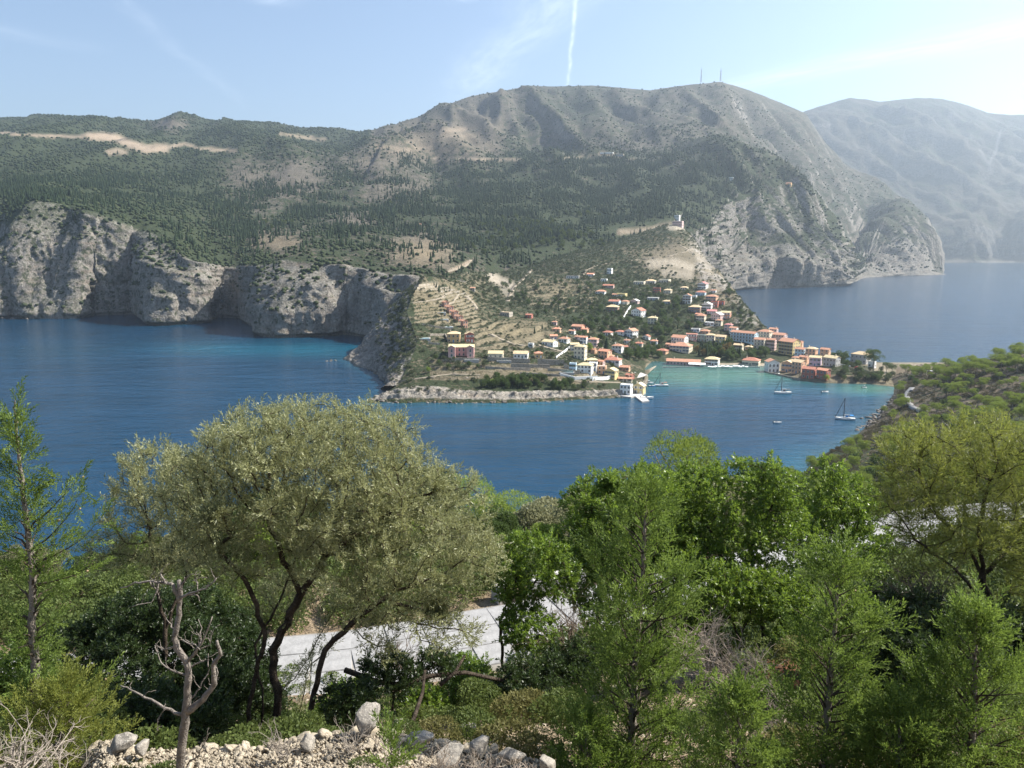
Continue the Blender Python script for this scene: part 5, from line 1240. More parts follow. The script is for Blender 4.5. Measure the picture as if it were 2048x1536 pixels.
def sailboat(u, v, L, rz, mast_h, label, canvas, mast_rake=0):
    p = Psea(u, v); t = thing('sailboat', label, 'sailboat', (p.x, p.y, .05), rz, 'sailing boats at anchor')
    B, D = L*.30, L*.095
    link('hull', hull_mesh(L, B, D), None, t)
    cb = MB(); cb.add([(-L*.12,-B*.28,D),(L*.24,-B*.16,D*1.05),(L*.24,B*.16,D*1.05),(-L*.12,B*.28,D),(-L*.10,-B*.22,D*1.55),(L*.18,-B*.11,D*1.35),(L*.18,B*.11,D*1.35),(-L*.10,B*.22,D*1.55)], [(0,1,5,4),(1,2,6,5),(2,3,7,6),(3,0,4,7),(4,5,6,7)])
    cab = link('cabin', cb.mesh('cabin'), M_HULL, t)
    for s in (-1, 1): link('window', MB().box(-L*.06, L*.10, s*B*.215-.02, s*B*.215+.02, D*1.18, D*1.36).mesh('window'), M_GLASS, cab)
    mx = L*.08
    m = link('mast', MB().tube([(mx,0,D),(mx-.02*mast_h*mast_rake,0,mast_h)], [.26,.2], 6).mesh('mast'), M_MAST, t)
    for f in (.45, .72): link('spreader', MB().tube([(mx,-B*.28,mast_h*f),(mx,B*.28,mast_h*f)], [.04,.04], 4).mesh('spreader'), M_ALU, m)
    link('boom', MB().tube([(mx,0,D*2.4),(-L*.34,0,D*2.35)], [.09,.08], 5).mesh('boom'), M_ALU, t)
    link('furled_sail', MB().tube([(mx-.2,0,D*2.4+.22),(-L*.15,0,D*2.4+.24),(-L*.33,0,D*2.35+.18)], [.2,.24,.12], 6).mesh('furled_sail'), M_SAIL, t)
    link('forestay', MB().tube([(mx,0,mast_h*.96),(L*.49,0,D*1.3)], [.14,.18], 5).mesh('forestay'), M_MAST, t)
    link('backstay', MB().tube([(mx,0,mast_h),(-L*.49,0,D)], [.025,.025], 4).mesh('backstay'), M_ALU, t)
    for s in (-1, 1): link('shroud', MB().tube([(mx,0,mast_h*.95),(mx-.2,s*B*.46,D)], [.022,.022], 4).mesh('shroud'), M_ALU, t)
    for x0 in (-L*.30,) : 
        bi = MB(); bi.add([(x0-1.0,-B*.36,D+1.7),(x0+1.0,-B*.36,D+1.7),(x0+1.0,0,D+1.95),(x0-1.0,0,D+1.95),(x0+1.0,B*.36,D+1.7),(x0-1.0,B*.36,D+1.7)], [(0,1,2,3),(3,2,4,5)])
        for sx in (-.9, .9):
            for s in (-1, 1): bi.tube([(x0+sx, s*B*.34, D), (x0+sx, s*B*.34, D+1.72)], [.03, .03], 4)
        link('bimini', bi.mesh('bimini'), canvas, t)
    link('sprayhood', MB().add([(-L*.13,-B*.25,D*1.5),(-L*.03,-B*.2,D*1.5),(-L*.06,-B*.17,D*1.5+.9),(-L*.13,-B*.2,D*1.5+.9),(-L*.13,B*.25,D*1.5),(-L*.03,B*.2,D*1.5),(-L*.06,B*.17,D*1.5+.9),(-L*.13,B*.2,D*1.5+.9)], [(0,1,2,3),(7,6,5,4),(1,5,6,2),(3,2,6,7)]).mesh('sprayhood'), canvas, t)
    rl = MB()
    for i in range(9):
        tt = i/8; x = -L/2 + L*tt*.97; w = B/2*(.72 + .28*math.sin(min(1, tt/.45)*math.pi/2))*(1 - max(0, (tt-.45)/.55)**2.2)
        for s in (-1, 1): rl.tube([(x, s*w*.95, D), (x, s*w*.95, D*1.0+.75)], [.02, .02], 3)
    link('guard_rail', rl.mesh('guard_rail'), M_ALU, t)
M_MAST = pmat('dark_mast', (.10,.105,.11), .5)
sailboat(1690, 839, 11.0, R(-14)+math.pi, 13.0, 'white yacht with a blue canopy anchored closest to the pine shore', M_BLUE)
sailboat(1565, 787, 12.0, R(3)+math.pi, 12.4, 'white yacht with dark canvas anchored in the middle of the bay', M_DARKC)
sailboat(1322, 772, 10.5, R(2)+math.pi, 9.5, 'old bare-masted sailing boat moored off the quay', M_WOODB)
def motorboat(u, v, L, rz, label, kind='cabin', mats=None):
    p = Psea(u, v); t = thing('motorboat', label, 'boat', (p.x, p.y, .0), rz, 'small boats afloat')
    B, D = L*.36, L*.15
    link('hull', hull_mesh(L, B, D, mats=mats), None, t)
    if kind == 'cabin':
        c = link('cabin', MB().add([(-L*.1,-B*.3,D),(L*.18,-B*.25,D),(L*.18,B*.25,D),(-L*.1,B*.3,D),(-L*.1,-B*.27,D+1.3),(L*.08,-B*.22,D+1.3),(L*.08,B*.22,D+1.3),(-L*.1,B*.27,D+1.3)], [(0,1,5,4),(1,2,6,5),(2,3,7,6),(3,0,4,7),(4,5,6,7)]).mesh('cabin'), M_HULL, t)
        link('window', MB().box(-L*.07, L*.07, -B*.30, -B*.27, D+.5, D+1.05).mesh('window'), M_GLASS, c)
    if kind == 'open':
        link('windscreen', MB().add([(L*.05,-B*.3,D),(L*.05,B*.3,D),(-.1,B*.25,D+.6),(-.1,-B*.25,D+.6)], [(0,1,2,3)]).mesh('windscreen'), M_GLASS, t)
        link('seat', MB().box(-L*.25,-L*.15,-B*.3,B*.3,D*.9,D+.35).mesh('seat'), M_DARKC, t)
    if kind == 'rib': link('seat', MB().box(-L*.1,L*.02,-B*.2,B*.2,D,D+.6).mesh('seat'), M_DARKC, t)
    link('outboard', MB().box(-L*.5-.35,-L*.5,-.2,.2,-.3,D+.55).mesh('outboard'), M_DARKC, t)
MB_W = [M_WOODB, M_DECK, M_ANTI]; MB_B = [M_BLUE, M_DECK, M_ANTI]; MB_D = [M_ANTI, M_DECK, M_ANTI]
motorboat(1555, 846, 4.4, R(-8), 'white motor dinghy alone in open water short of the yachts', 'open')
motorboat(1650, 785, 5.2, R(10), 'white runabout between the two yachts', 'open')
motorboat(1729, 776, 3.6, R(4), 'tiny white tender in the turquoise shallows')
motorboat(1554, 749, 5.2, R(20), 'white speedboat moored under the gabled waterfront house', 'open')
motorboat(1298, 767, 6.2, R(-6), 'white fishing boat with a cabin off the quay', 'cabin')
motorboat(1304, 773, 5.0, R(4), 'low blue rowing boat beside the bare-masted boat', 'rib', MB_B)
motorboat(1294, 797, 8.2, R(-4), 'long flat pale boat tied behind the jetty', 'rib')
motorboat(1283, 758, 5.5, R(8), 'white skiff tied at the small boat quay', 'rib')
motorboat(1288, 763, 5.5, R(4), 'second skiff at the small boat quay, nearest the fishing boat', 'rib')
motorboat(1270, 750, 6.5, R(20), 'dark red boat under the red waterfront shed', 'cabin', MB_W)

# ------------------------------------------------------------------ cars on the isthmus
CARP = [pmat('car_paint_'+k, c, .3, .03, 2, .5) for k, c in [('white', (.75,.75,.75)), ('silver', (.42,.43,.45)), ('dark', (.03,.035,.04)), ('red', (.40,.03,.03)), ('blue', (.04,.09,.25))]]
M_TYRE = pmat('tyre_rubber', (.02,.02,.02), .9)
_car = None
def car(u, v, rz, ci, label, names=None):
    global _car
    p = hit(u, v, names)
    t = thing('parked_car', label, 'car', p + Vector((0, 0, .02)), rz, 'cars parked on the isthmus')
    mb = MB(); prof = [(-2.1,.35),(-2.1,.8),(-1.9,.95),(-1.5,1.0),(-1.15,1.45),(.45,1.47),(1.0,1.0),(1.9,.88),(2.1,.7),(2.1,.35)]
    n = len(prof); mb.add([(x, -.84, z) for x, z in prof] + [(x, .84, z) for x, z in prof], [tuple(range(n)), tuple(range(n, 2*n))[::-1]] + [(i, (i+1) % n, n+(i+1) % n, n+i) for i in range(n)])
    b = link('body', mb.mesh('body'), CARP[ci], t)
    for s in (-1, 1):
        link('window', MB().add([(-1.35,s*.85,1.02),(.8,s*.85,1.02),(.4,s*.85,1.38),(-1.05,s*.85,1.38)], [(0,1,2,3)]).mesh('window'), M_GLASS, b)
        for x in (-1.3, 1.3): link('wheel', MB().tube([(x, s*.62, .33), (x, s*.88, .33)], [.33, .33], 10).mesh('wheel'), M_TYRE, t)
        link('headlight', MB().box(2.1, 2.12, s*.62-.15, s*.62+.15, .62, .76).mesh('headlight'), M_FRAME, b)
    link('windscreen', MB().add([(.53,-.7,1.42),(.53,.7,1.42),(.98,.74,1.05),(.98,-.74,1.05)], [(0,1,2,3)]).mesh('windscreen'), M_GLASS, b)
for a in [(1680,731,R(15),0,'white car parked by the large grey stone house'),(1690,733,R(20),1,'silver car second from the grey stone house'),(1702,734,R(25),0,'white car halfway to the umbrella pine'),(1664,735,R(10),2,'dark car closest to the whitewashed end of the stone house'),(1836,744,R(80),2,'dark car at the near end of the parking ground'.replace('near end','seaward end')),(1844,745,R(80),1,'silver car second from the seaward end of the parking ground'),(1853,744,R(85),2,'black car third along the parking ground'),(1862,745,R(75),0,'white car fourth along the parking ground'),(1871,744,R(80),4,'blue car last along the parking ground'),(1714,737,R(30),3,'red car parked just before the umbrella pine')]:
    car(*a)
car(1822, 784, R(60), 2, 'dark car driving round the bend of the shore road', ['near_slope'])
print('village', round(time.time()-T0, 1))
# ------------------------------------------------------------------ trees of the village
for a, b in OLIVES: a.materials.clear(); a.materials.append(M_OLIVE_V); b.materials.append(M_BARK)
for a, b in BROADS:
    if not a.materials: a.materials.append(M_BROAD_V)
    b.materials.append(M_BARK)
for a, b in NEAR_P: a.materials.append(M_PINE); b.materials.append(M_BARK_PALE)
for a, b in NEAR_B: a.materials.append(M_BROAD_V); b.materials.append(M_BARK)
for a, b in PINES: a.materials.clear(); a.materials.append(M_PINE); b.materials.append(M_BARK_PALE)
rngv = random.Random(99)
HARR = [(h[3], h[4], h[2]*FPX/max(h[1], 1), h[6], h[0], h[1], h[2]) for h in HOUSES]
def clear_of_houses(u, v, p, hpx, slack=1.0):
    for hu, hv, rp, hh, hx, hy, hr in HARR:
        if abs(u-hu) < rp*1.0*slack + 3 and hv - hh*FPX/max(hy, 1)*.9 < v < hv + hpx*.62: return False
        if math.hypot(p.x-hx, p.y-hy) < hr*.95: return False
    return True
def nearest_house(u, v):
    b = min(HOUSES, key=lambda h: math.hypot((u-h[3]), (v-h[4]+6)*1.6)); du, dv = u-b[3], v-b[4]
    rel = 'in front of' if dv > abs(du)*.6+3 else 'behind' if dv < -abs(du)*.6-6 else 'beside'
    return rel + ' the ' + b[5]
planted = []
def plant(kind, u, v, s, where=None, names=('village_slope',), force=False, mat=None, label=None, cat='tree', group=None):
    p = hit(u, v, list(names))
    if p is None or p.z < .8: return None
    hp = 5*s*FPX/p.y
    if not force and not clear_of_houses(u, v, p, hp): return None
    for q in planted:
        if (q - p).length < 2.2*s: return None
    planted.append(p)
    protos, nm, ph = {'olive': (OLIVES, 'olive_tree', 'grey-green olive tree'), 'broad': (BROADS, 'broadleaf_tree', 'dark rounded leafy tree'), 'pine': (PINES, 'pine_tree', 'umbrella-crowned pine'), 'cyp': (CYPS, 'cypress_tree', 'slim dark cypress')}[kind]
    rz = rngv.random()*6.28
    lab = label or ((('small ' if s < .75 else 'tall ' if s > 1.35 else '') + ph + ' ' + (where or nearest_house(u, v)))[:150])
    grp = group or (nm.replace('_', ' ') + 's among the village houses')
    if kind == 'cyp':
        o = link(nm, CYPS[rngv.randrange(4)]); o.location = p; o.scale = (s*.8, s*.8, s*.75); o.rotation_euler = (0, 0, rz); return tag(o, lab, cat, grp)
    c, t = protos[rngv.randrange(4)]
    o = tree_obj(nm, c, None, t, p - Vector((0, 0, .3*s)), s, rz, lab, cat, grp)
    if mat:
        k = o.children[0]; k.material_slots[0].link = 'OBJECT'; k.material_slots[0].material = mat
    return o
def plant_poly(poly, n, smin, smax, kinds, mat=None, tries=9):
    us = [q[0] for q in poly]; vs = [q[1] for q in poly]; k = 0
    for _ in range(n*tries):
        if k >= n: break
        u, v = rngv.uniform(min(us), max(us)), rngv.uniform(min(vs), max(vs))
        if not in_poly(np.array([u]), np.array([v]), poly)[0]: continue
        if plant(rngv.choice(kinds), u, v, rngv.uniform(smin, smax), mat=mat): k += 1
    return k
# singular trees first
p = hit(1213, 708); t = thing('conifer', 'tall dark pyramid conifer standing alone in mid village', 'tree', p, 0)
link('crown', cypress_mesh(7, 20, 5.6, jag=.2), M_CYP_FAR, t)['kind'] = 'stuff'; link('trunk', MB().tube([(0,0,-1),(0,0,3)], [.4,.3], 6).mesh('trunk'), M_BARK, t); t.scale = (.78,)*3; planted.append(p)
def bare_crown(name, seed, h, spread, n=60, r0=.28):
    rng = random.Random(seed); mb = MB()
    def grow(p, d, L, r, k):
        e = p + d*L; m = p.lerp(e, .5) + Vector((rng.gauss(0, .06), rng.gauss(0, .06), rng.gauss(0, .04)))*L
        mb.tube([p, m, e], [r, r*.8, r*.6], 4 if r < .05 else 5, cap=False)
        if k == 0: return
        for _ in range(rng.choice((2, 3, 3))):
            nd = (d + Vector((rng.gauss(0, spread), rng.gauss(0, spread), rng.gauss(.12, spread*.6)))).normalized()
            grow(e, nd, L*rng.uniform(.62, .85), r*.58, k-1)
    grow(Vector((0, 0, -.3)), Vector((0, 0, 1)), h*.33, r0, 4)
    return mb.mesh(name)
p = hit(1262, 706); t = thing('bare_tree', 'leafless grey tree with spreading twigs beside the orange-roofed house', 'tree', p, 0); link('crown', bare_crown('crown', 3, 11, .55), M_BARK_PALE, t); planted.append(p)
for (u, v, s, m, lab) in [(1316,724,1.25,M_AUT_V,'rusty brown tree at the back of the beach near the taverna'), (1393,706,1.2,M_AUT_V,'rusty brown tree next to the broad two-roofed house'), (1405,712,1.1,M_AUT_V,'smaller rusty tree above the taverna roof'), (1443,712,1.25,M_AUT_V,'golden brown tree above the white beach house'), (1455,708,1.7,M_AUT_V,'big golden brown tree in the dark beach-side grove'), (1470,727,1.3,M_PALE_V,'bright green tree shading the middle of the beach'), (1190,690,1.1,M_PALE_V,'light green tree next to the tall dark conifer'), (1178,704,1.3,M_PALE_V,'light green tree beneath the tall cream stair house'), (858,745,.7,M_PALE_V,'bright yellow-green bush on the cliff edge terrace'), (985,772,.9,M_PALE_V,'yellow-green bush in the dark thicket over the sea rocks'), (1652,762,.9,M_PALE_V,'bright green bush beside the ruined red houses')]:
    o = plant('broad', u, v, s, force=True, mat=m, label=lab)
o = plant('pine', 1747, 742, 2.3, force=True, mat=M_BROAD_V, label='great umbrella pine leaning over the harbour on the isthmus', names=('village_slope', 'near_slope'))
for (u, v, s, lab) in [(1772,746,1.15,'lower pine beside the great umbrella pine'),(1783,747,1.05,'pine on the seaward side of the lower isthmus pine'),(1680,724,1.5,'tall pine between the grey stone house and the long grey house'),(1690,722,1.3,'pine close behind the tall isthmus pine'),(1670,722,1.2,'shaggy tree rising behind the grey stone house')]:
    plant('pine' if s < 1.2 else 'broad', u, v, s, force=True, mat=M_BROAD_V, label=lab, names=('village_slope', 'near_slope'))
def palm(u, v, h_, label):
    p = hit(u, v); t = thing('palm_tree', label, 'palm', p - Vector((0, 0, .3)), 0, 'palms of the village')
    link('trunk', MB().tube([(0,0,0),(.2,0,h_*.5),(.1,0,h_)], [.28,.22,.2], 6).mesh('trunk'), M_BARK, t)
    V = []; F = []; r = random.Random(int(u))
    for k in range(22):
        a = k*2.399; el = r.uniform(-.3, .9); L = r.uniform(2.2, 3.0); pr = None
        for i in range(5):
            q = i/4; rad = L*q; z = h_ + math.sin(el)*L*q - 1.5*q*q*L*.45; w = .34*(1-q)+.05
            c, s = math.cos(a), math.sin(a); k0 = len(V); V += [(rad*c - w*s, rad*s + w*c, z), (rad*c + w*s, rad*s - w*c, z)]
            if pr is not None: F.append((pr, pr+1, k0+1, k0))
            pr = k0
    link('crown', new_mesh('crown', V, F), M_BROAD_V, t)['kind'] = 'stuff'
for a in [(1672,728,7,'palm with hanging fronds in front of the grey stone house yard'),(1834,752,6,'palm on the shore just below the parking ground'),(1487,722,5,'small palm on the slope behind the cream beach house'),(1497,716,5,'second small palm higher on the slope behind the beach house')]: palm(*a)
tot = 0
for poly, n, a, b, kinds in [
    ([(1060,520),(1240,530),(1250,570),(1060,560)], 44, .6, 1.0, ['olive']*3+['broad']), ([(1240,525),(1400,530),(1390,570),(1250,565)], 34, .5, .9, ['olive']),
    ([(1060,560),(1180,565),(1200,640),(1050,640)], 36, .7, 1.2, ['olive','broad','broad']), ([(1180,600),(1260,620),(1300,660),(1180,665)], 34, .8, 1.3, ['broad','broad','olive']),
    ([(1285,590),(1400,610),(1420,670),(1290,670)], 62, .8, 1.25, ['broad','broad','olive']), ([(1230,565),(1400,575),(1400,610),(1230,605)], 30, .6, .95, ['olive','broad']),
    ([(1090,640),(1340,660),(1340,715),(1160,700)], 46, .7, 1.15, ['broad','broad','olive']), ([(1250,690),(1330,690),(1330,728),(1250,722)], 24, .9, 1.4, ['broad']),
    ([(1395,688),(1540,695),(1530,732),(1395,715)], 44, .9, 1.5, ['broad','broad','broad','cyp']), ([(1440,560),(1500,600),(1555,660),(1480,655),(1440,600)], 34, .6, 1.0, ['broad','olive']),
    ([(860,715),(1000,730),(1060,735),(860,745)], 16, .5, .9, ['broad','olive']), ([(965,757),(1145,768),(1140,782),(965,776)], 44, .75, 1.15, ['broad']), ([(1145,770),(1240,770),(1240,782),(1145,782)], 8, .5, .8, ['olive','broad']),
    ([(840,570),(1000,600),(1060,690),(950,660),(850,640)], 26, .35, .7, ['olive']), ([(865,570),(900,575),(900,585),(866,583)], 9, .45, .7, ['cyp']), ([(940,555),(1050,560),(1060,610),(960,600)], 36, .7, 1.1, ['broad','olive']),
    ([(1560,700),(1700,712),(1780,750),(1660,748)], 14, .6, 1.0, ['broad','olive']), ([(1660,748),(1790,752),(1785,766),(1660,764)], 26, .7, 1.1, ['broad','olive']), ([(1060,600),(1400,620),(1400,690),(1060,680)], 10, .6, .9, ['cyp']), ([(1000,690),(1240,720),(1230,745),(1000,712)], 14, .45, .75, ['broad','olive'])]:
    tot += plant_poly(poly, n, a, b, kinds)
print('village trees', tot)
# low scrub over the village slopes and the headland rocks
g, cvr = GRIDS['village_slope']; u_, v_ = proj(g)
hm = np.ones(u_.shape)
for h in HOUSES: hm *= (np.hypot(g[..., 0]-h[0], g[..., 1]-h[1]) > h[2]+1.5)
dens = np.clip(cvr[..., 0], 0, 1)**1.6*(g[..., 2] > 5)*(1-np.clip(cvr[..., 2]*2, 0, 1))*hm
ps, ii, jj = sample_grid(g, 7500, np.random.default_rng(5), dens=dens)
gn_scatter('village_scrub', ps, np.random.default_rng(6).uniform(.35, 1.35, len(ps))*np.where(ps[:, 1] > 780, 1.25, .9), np.random.default_rng(7).random(len(ps))*6.28, [clump_crown('scrub_tuft', [(0,0,.6,1,1,.75)], 90, .62, 70+k) for k in range(3)], M_OLIVE_V)
g, cvr = GRIDS['west_cliff']; u_, v_ = proj(g)
dens = np.clip((u_-745)/60, 0, 1)*(g[..., 2] > 7)
ps, ii, jj = sample_grid(g, 900, np.random.default_rng(15), dens=dens)
gn_scatter('west_cliff_scrub', ps, np.random.default_rng(16).uniform(.5, 1.7, len(ps)), np.random.default_rng(17).random(len(ps))*6.28, [clump_crown('scrub_tuft', [(0,0,.4,1,1,.7)], 90, .62, 75+k) for k in range(3)], M_OLIVE_V)

# ------------------------------------------------------------------ pines along the near shore
def pines(poly, n, smin, smax, where, kinds=('pine',), sep=.8):
    us = [q[0] for q in poly]; vs = [q[1] for q in poly]; k = 0
    for _ in range(n*25):
        if k >= n: break
        u, v = rngv.uniform(min(us), max(us)), rngv.uniform(min(vs), max(vs))
        if not in_poly(np.array([u]), np.array([v]), poly)[0]: continue
        p = hit(u, v, ['near_slope'])
        if p is None or p.z < 2 or p.y < 90: continue
        s = rngv.uniform(smin, smax)
        if any((q-p).length < 3.2*s*sep for q in planted): continue
        planted.append(p); k += 1
        kd = rngv.choice(kinds); c, t = {'pine': PINES, 'broad': BROADS}[kd][rngv.randrange(4)]
        nm = {'pine': 'pine_tree', 'broad': 'broadleaf_tree'}[kd]
        tree_obj(nm, c, None, t, p - Vector((0, 0, .2)), s, rngv.random()*6.28, ({'pine': 'sunlit Aleppo pine ', 'broad': 'dark bushy tree '}[kd]) + where, 'tree', 'pines ' + where)
pines([(1795,745),(1850,742),(1930,760),(1960,790),(1870,800),(1830,775)], 24, .62, .95, 'around the bend of the shore road', ('pine','pine','pine','broad'))
pines([(1800,752),(1840,742),(1900,730),(2048,706),(2100,700),(2100,740),(2000,750),(1900,765)], 64, .75, 1.15, 'along the top of the near ridge')
pines([(1770,785),(1812,775),(1815,815),(1790,850),(1768,840)], 13, .6, .85, 'between the shore rocks and the road')
pines([(1840,822),(1900,815),(2048,800),(2100,800),(2100,870),(1850,870)], 26, .65, .95, 'below the brown scrub slope', ('pine','pine','pine','broad'))
pines([(1850,750),(1960,752),(2040,745),(2040,775),(1930,800),(1850,795)], 18, .55, .85, 'scattered on the brown scrub slope')
pines([(1840,825),(1960,812),(2060,815),(2060,850),(1840,860)], 22, .75, 1.0, 'closing the foot of the brown scrub slope')
pines([(2020,770),(2100,760),(2100,800),(2030,810)], 6, .8, 1.1, 'at the edge of the brown scrub slope')
pines([(1620,935),(1760,868),(1860,870),(1900,1000),(1610,1020)], 64, .7, 1.1, 'on the shore slope under the lookout', ('pine','pine','pine','broad'))
pines([(1900,870),(2100,860),(2100,1000),(1900,1000)], 20, .7, 1.0, 'on the slope above the shore road')
pines([(1400,1000),(1640,930),(1640,1100),(1400,1100)], 26, .7, 1.0, 'lowest on the shore slope under the lookout')
g, cvr = GRIDS['near_slope']; u_, v_ = proj(g)
dens = (g[..., 1] > 60)*(g[..., 1] < 620)*(g[..., 2] > 3)*np.clip(fbm(g/14+2, 3)*2+.6, 0.05, 1)*(np.abs(u_-1500) < 900)
ps, ii, jj = sample_grid(g, 11000, np.random.default_rng(25), dens=dens)
rd = [hit(*q, ['near_slope']) for q in [(1829,776),(1820,786),(1817,796),(1822,807),(1834,816),(1850,823)]]; rd = [q for q in rd if q]
ok = np.ones(len(ps), bool)
for q in rd: ok &= np.hypot(ps[:, 0]-q.x, ps[:, 1]-q.y) > 5.5
ps = ps[ok]
M_DRYBUSH = leaf_mat('dry_scrub_foliage', (.045,.038,.024), (.11,.10,.055), .2, .8, .1)
gn_scatter('dry_scrub', ps, np.random.default_rng(26).uniform(.4, 1.15, len(ps)), np.random.default_rng(27).random(len(ps))*6.28, [clump_crown('scrub_tuft', [(0,0,.45,1,1,.6)], 110, .42, 90+k) for k in range(3)], M_DRYBUSH)
# rocks at the waterline of the near shore
def rock_mesh(seed, sub=ICO2, amp=.5, flat=.75):
    v, f = sub; d = 1 + amp*fbm(v*1.3 + seed*5.7, 4, .6); w = v*d[:, None]
    r = np.random.default_rng(seed)
    for _ in range(11):
        n = r.normal(size=3); n /= np.linalg.norm(n); c = r.uniform(.42, .78); h = np.maximum(w@n - c, 0); w = w - h[:, None]*n*.97
    if len(v) > 200: w = w*(1 + .10*fbm(v*4 + seed, 4, .6, True)[:, None] + .05*fbm(v*11 + seed, 2)[:, None])
    w[:, 2] *= flat
    return new_mesh('rock', w, f)
M_ROCK = None
def rock_mat(name, a, b, c, sc):
    m = bpy.data.materials.new(name); m.use_nodes = True; n = NT(m.node_tree); bs = m.node_tree.nodes['Principled BSDF']; bs.inputs['Roughness'].default_value = .95; bs.inputs['Specular IOR Level'].default_value = .12
    pos = n.new('ShaderNodeNewGeometry').outputs['Position']; n1 = n.noise(pos, sc, 6, .65); n2 = n.noise(pos, sc*5, 5, .65)
    oi = n.new('ShaderNodeObjectInfo').outputs['Random']
    col = n.mix(n.ramp(n1, .35, .65), a, b); col = n.mix(n.ramp(n2, .52, .68), col, c); col = n.mix(n.math('MULTIPLY', oi, .35), col, b)
    n.put(bs.inputs['Base Color'], col); bp = n.new('ShaderNodeBump'); bp.inputs['Strength'].default_value = .9; bp.inputs['Distance'].default_value = .25/sc
    n.put(bp.inputs['Height'], n.math('ADD', n1, n.math('MULTIPLY', n2, .5))); n.put(bs.inputs['Normal'], bp.outputs[0]); return m
M_SHORE = rock_mat('shore_rock', (.07,.06,.05), (.19,.17,.15), (.27,.25,.22), .5)
RK = [rock_mesh(k) for k in range(6)]
for m_ in RK: m_.materials.append(M_SHORE)
def rocks_at(line, n, smin, smax, spread, label, group, names=('near_slope',), zmax=4):
    for k in range(n):
        i = rngv.uniform(0, len(line)-1.001); a, b = line[int(i)], line[int(i)+1]; t = i-int(i)
        q = Psea(a[0]+(b[0]-a[0])*t, a[1]+(b[1]-a[1])*t); x, y = q.x + rngv.gauss(0, spread), q.y + rngv.gauss(0, spread)
        z = drop(x, y, list(names)); z = max(-.3, min(z if z is not None else 0, zmax)); s = rngv.uniform(smin, smax)
        o = link('shore_rock', RK[rngv.randrange(6)]); o.location = (x, y, z); o.scale = (s*rngv.uniform(.8, 1.4), s*rngv.uniform(.8, 1.3), s*rngv.uniform(.6, 1)); o.rotation_euler = (rngv.gauss(0, .3), rngv.gauss(0, .3), rngv.random()*6.28)
        tag(o, label, 'rock', group)
rocks_at([(1738,862),(1742,850),(1748,838),(1762,826),(1772,818)], 70, .8, 2.6, 2.4, 'dark rock on the shore below the pines', 'dark rocks on the pine shore')
rocks_at([(1775,812),(1786,800),(1792,786),(1796,776)], 16, .5, 1.3, 1.2, 'dark rock along the cove under the shore road', 'dark rocks on the cove')
rocks_at([(744,806),(752,804),(765,803),(790,806)], 16, .6, 1.8, 1.2, 'pale rock on the low spit of the headland', 'rocks of the headland spit', ('village_slope',))
rocks_at([(800,806),(900,806),(1000,806),(1100,803),(1200,798),(1262,793)], 60, .5, 1.7, 1.0, 'pale boulder at the foot of the headland rocks', 'boulders along the headland', ('village_slope',))
rocks_at([(25,636),(60,637),(100,634),(150,634)], 70, 1.6, 4.5, 7, 'white boulder fallen on the beach beneath the highest cliff', 'fallen boulders beneath the highest cliff', ('hillside',), 6)
rocks_at([(655,722),(665,722),(672,721)], 7, .8, 2.0, 1.0, 'small rock breaking the sea off the west cliff', 'rocks off the west cliff', ('west_cliff',))
rocks_at([(1520,655),(1545,661),(1556,663)], 24, .8, 2.2, 2.0, 'grey rock at the sea edge behind the hotel', 'sea rocks behind the hotel', ('village_slope',))
print('shore', round(time.time()-T0, 1))
# ------------------------------------------------------------------ the lookout: road, walls, rubble
NS = ['near_slope']
M_SLAB = pmat('pale_paving_slab', (.27,.267,.262), .9, .14, 2.5, .2, bump=.3)
cl = [(-22,17.4),(-12,18.6),(-5,19.8),(.5,21.7),(6,24.2),(12.5,27.6),(18,30.6),(25,32.2),(33,32.0)]
cx_ = np.interp(np.arange(0, 1.0001, .002), np.linspace(0, 1, len(cl)), [p[0] for p in cl]); cy_ = np.interp(np.arange(0, 1.0001, .002), np.linspace(0, 1, len(cl)), [p[1] for p in cl])
for _ in range(40):
    cx_[1:-1] = (cx_[:-2]+cx_[1:-1]*2+cx_[2:])/4; cy_[1:-1] = (cy_[:-2]+cy_[1:-1]*2+cy_[2:])/4
arc = np.concatenate([[0], np.cumsum(np.hypot(np.diff(cx_), np.diff(cy_)))])
def road_at(s): return np.interp(s, arc, cx_), np.interp(s, arc, cy_)
V = []; F = []
for i, s in enumerate(np.arange(0, arc[-1], .5)):
    x, y = road_at(s); x2, y2 = road_at(s+.1); d = Vector((x2-x, y2-y, 0)).normalized(); nrm = Vector((-d.y, d.x, 0))
    for q in (-1.75, 1.75): V.append((x + nrm.x*q, y + nrm.y*q, 89.06))
    for q in (-1.75, 1.75): V.append((x + nrm.x*q, y + nrm.y*q, 88.3))
n_ = len(V)//4; F = [f for i in range(n_-1) for f in [(i*4, i*4+1, i*4+5, i*4+4), (i*4+2, i*4, i*4+4, i*4+6), (i*4+1, i*4+3, i*4+7, i*4+5)]]
road = tag(link('road', new_mesh('road', V, F), pmat('road_mortar', (.30,.28,.25), .95)), kind='structure')
slab = MB(); slab.add([(-.565,-.535,0),(.565,-.535,0),(.565,.535,0),(-.565,.535,0),(-.55,-.52,.03),(.55,-.52,.03),(.55,.52,.03),(-.55,.52,.03)], [(4,5,6,7),(0,1,5,4),(1,2,6,5),(2,3,7,6),(3,0,4,7)])
slab_me = slab.mesh('paving_slab', [M_SLAB]); rs = random.Random(3); nsl = 0
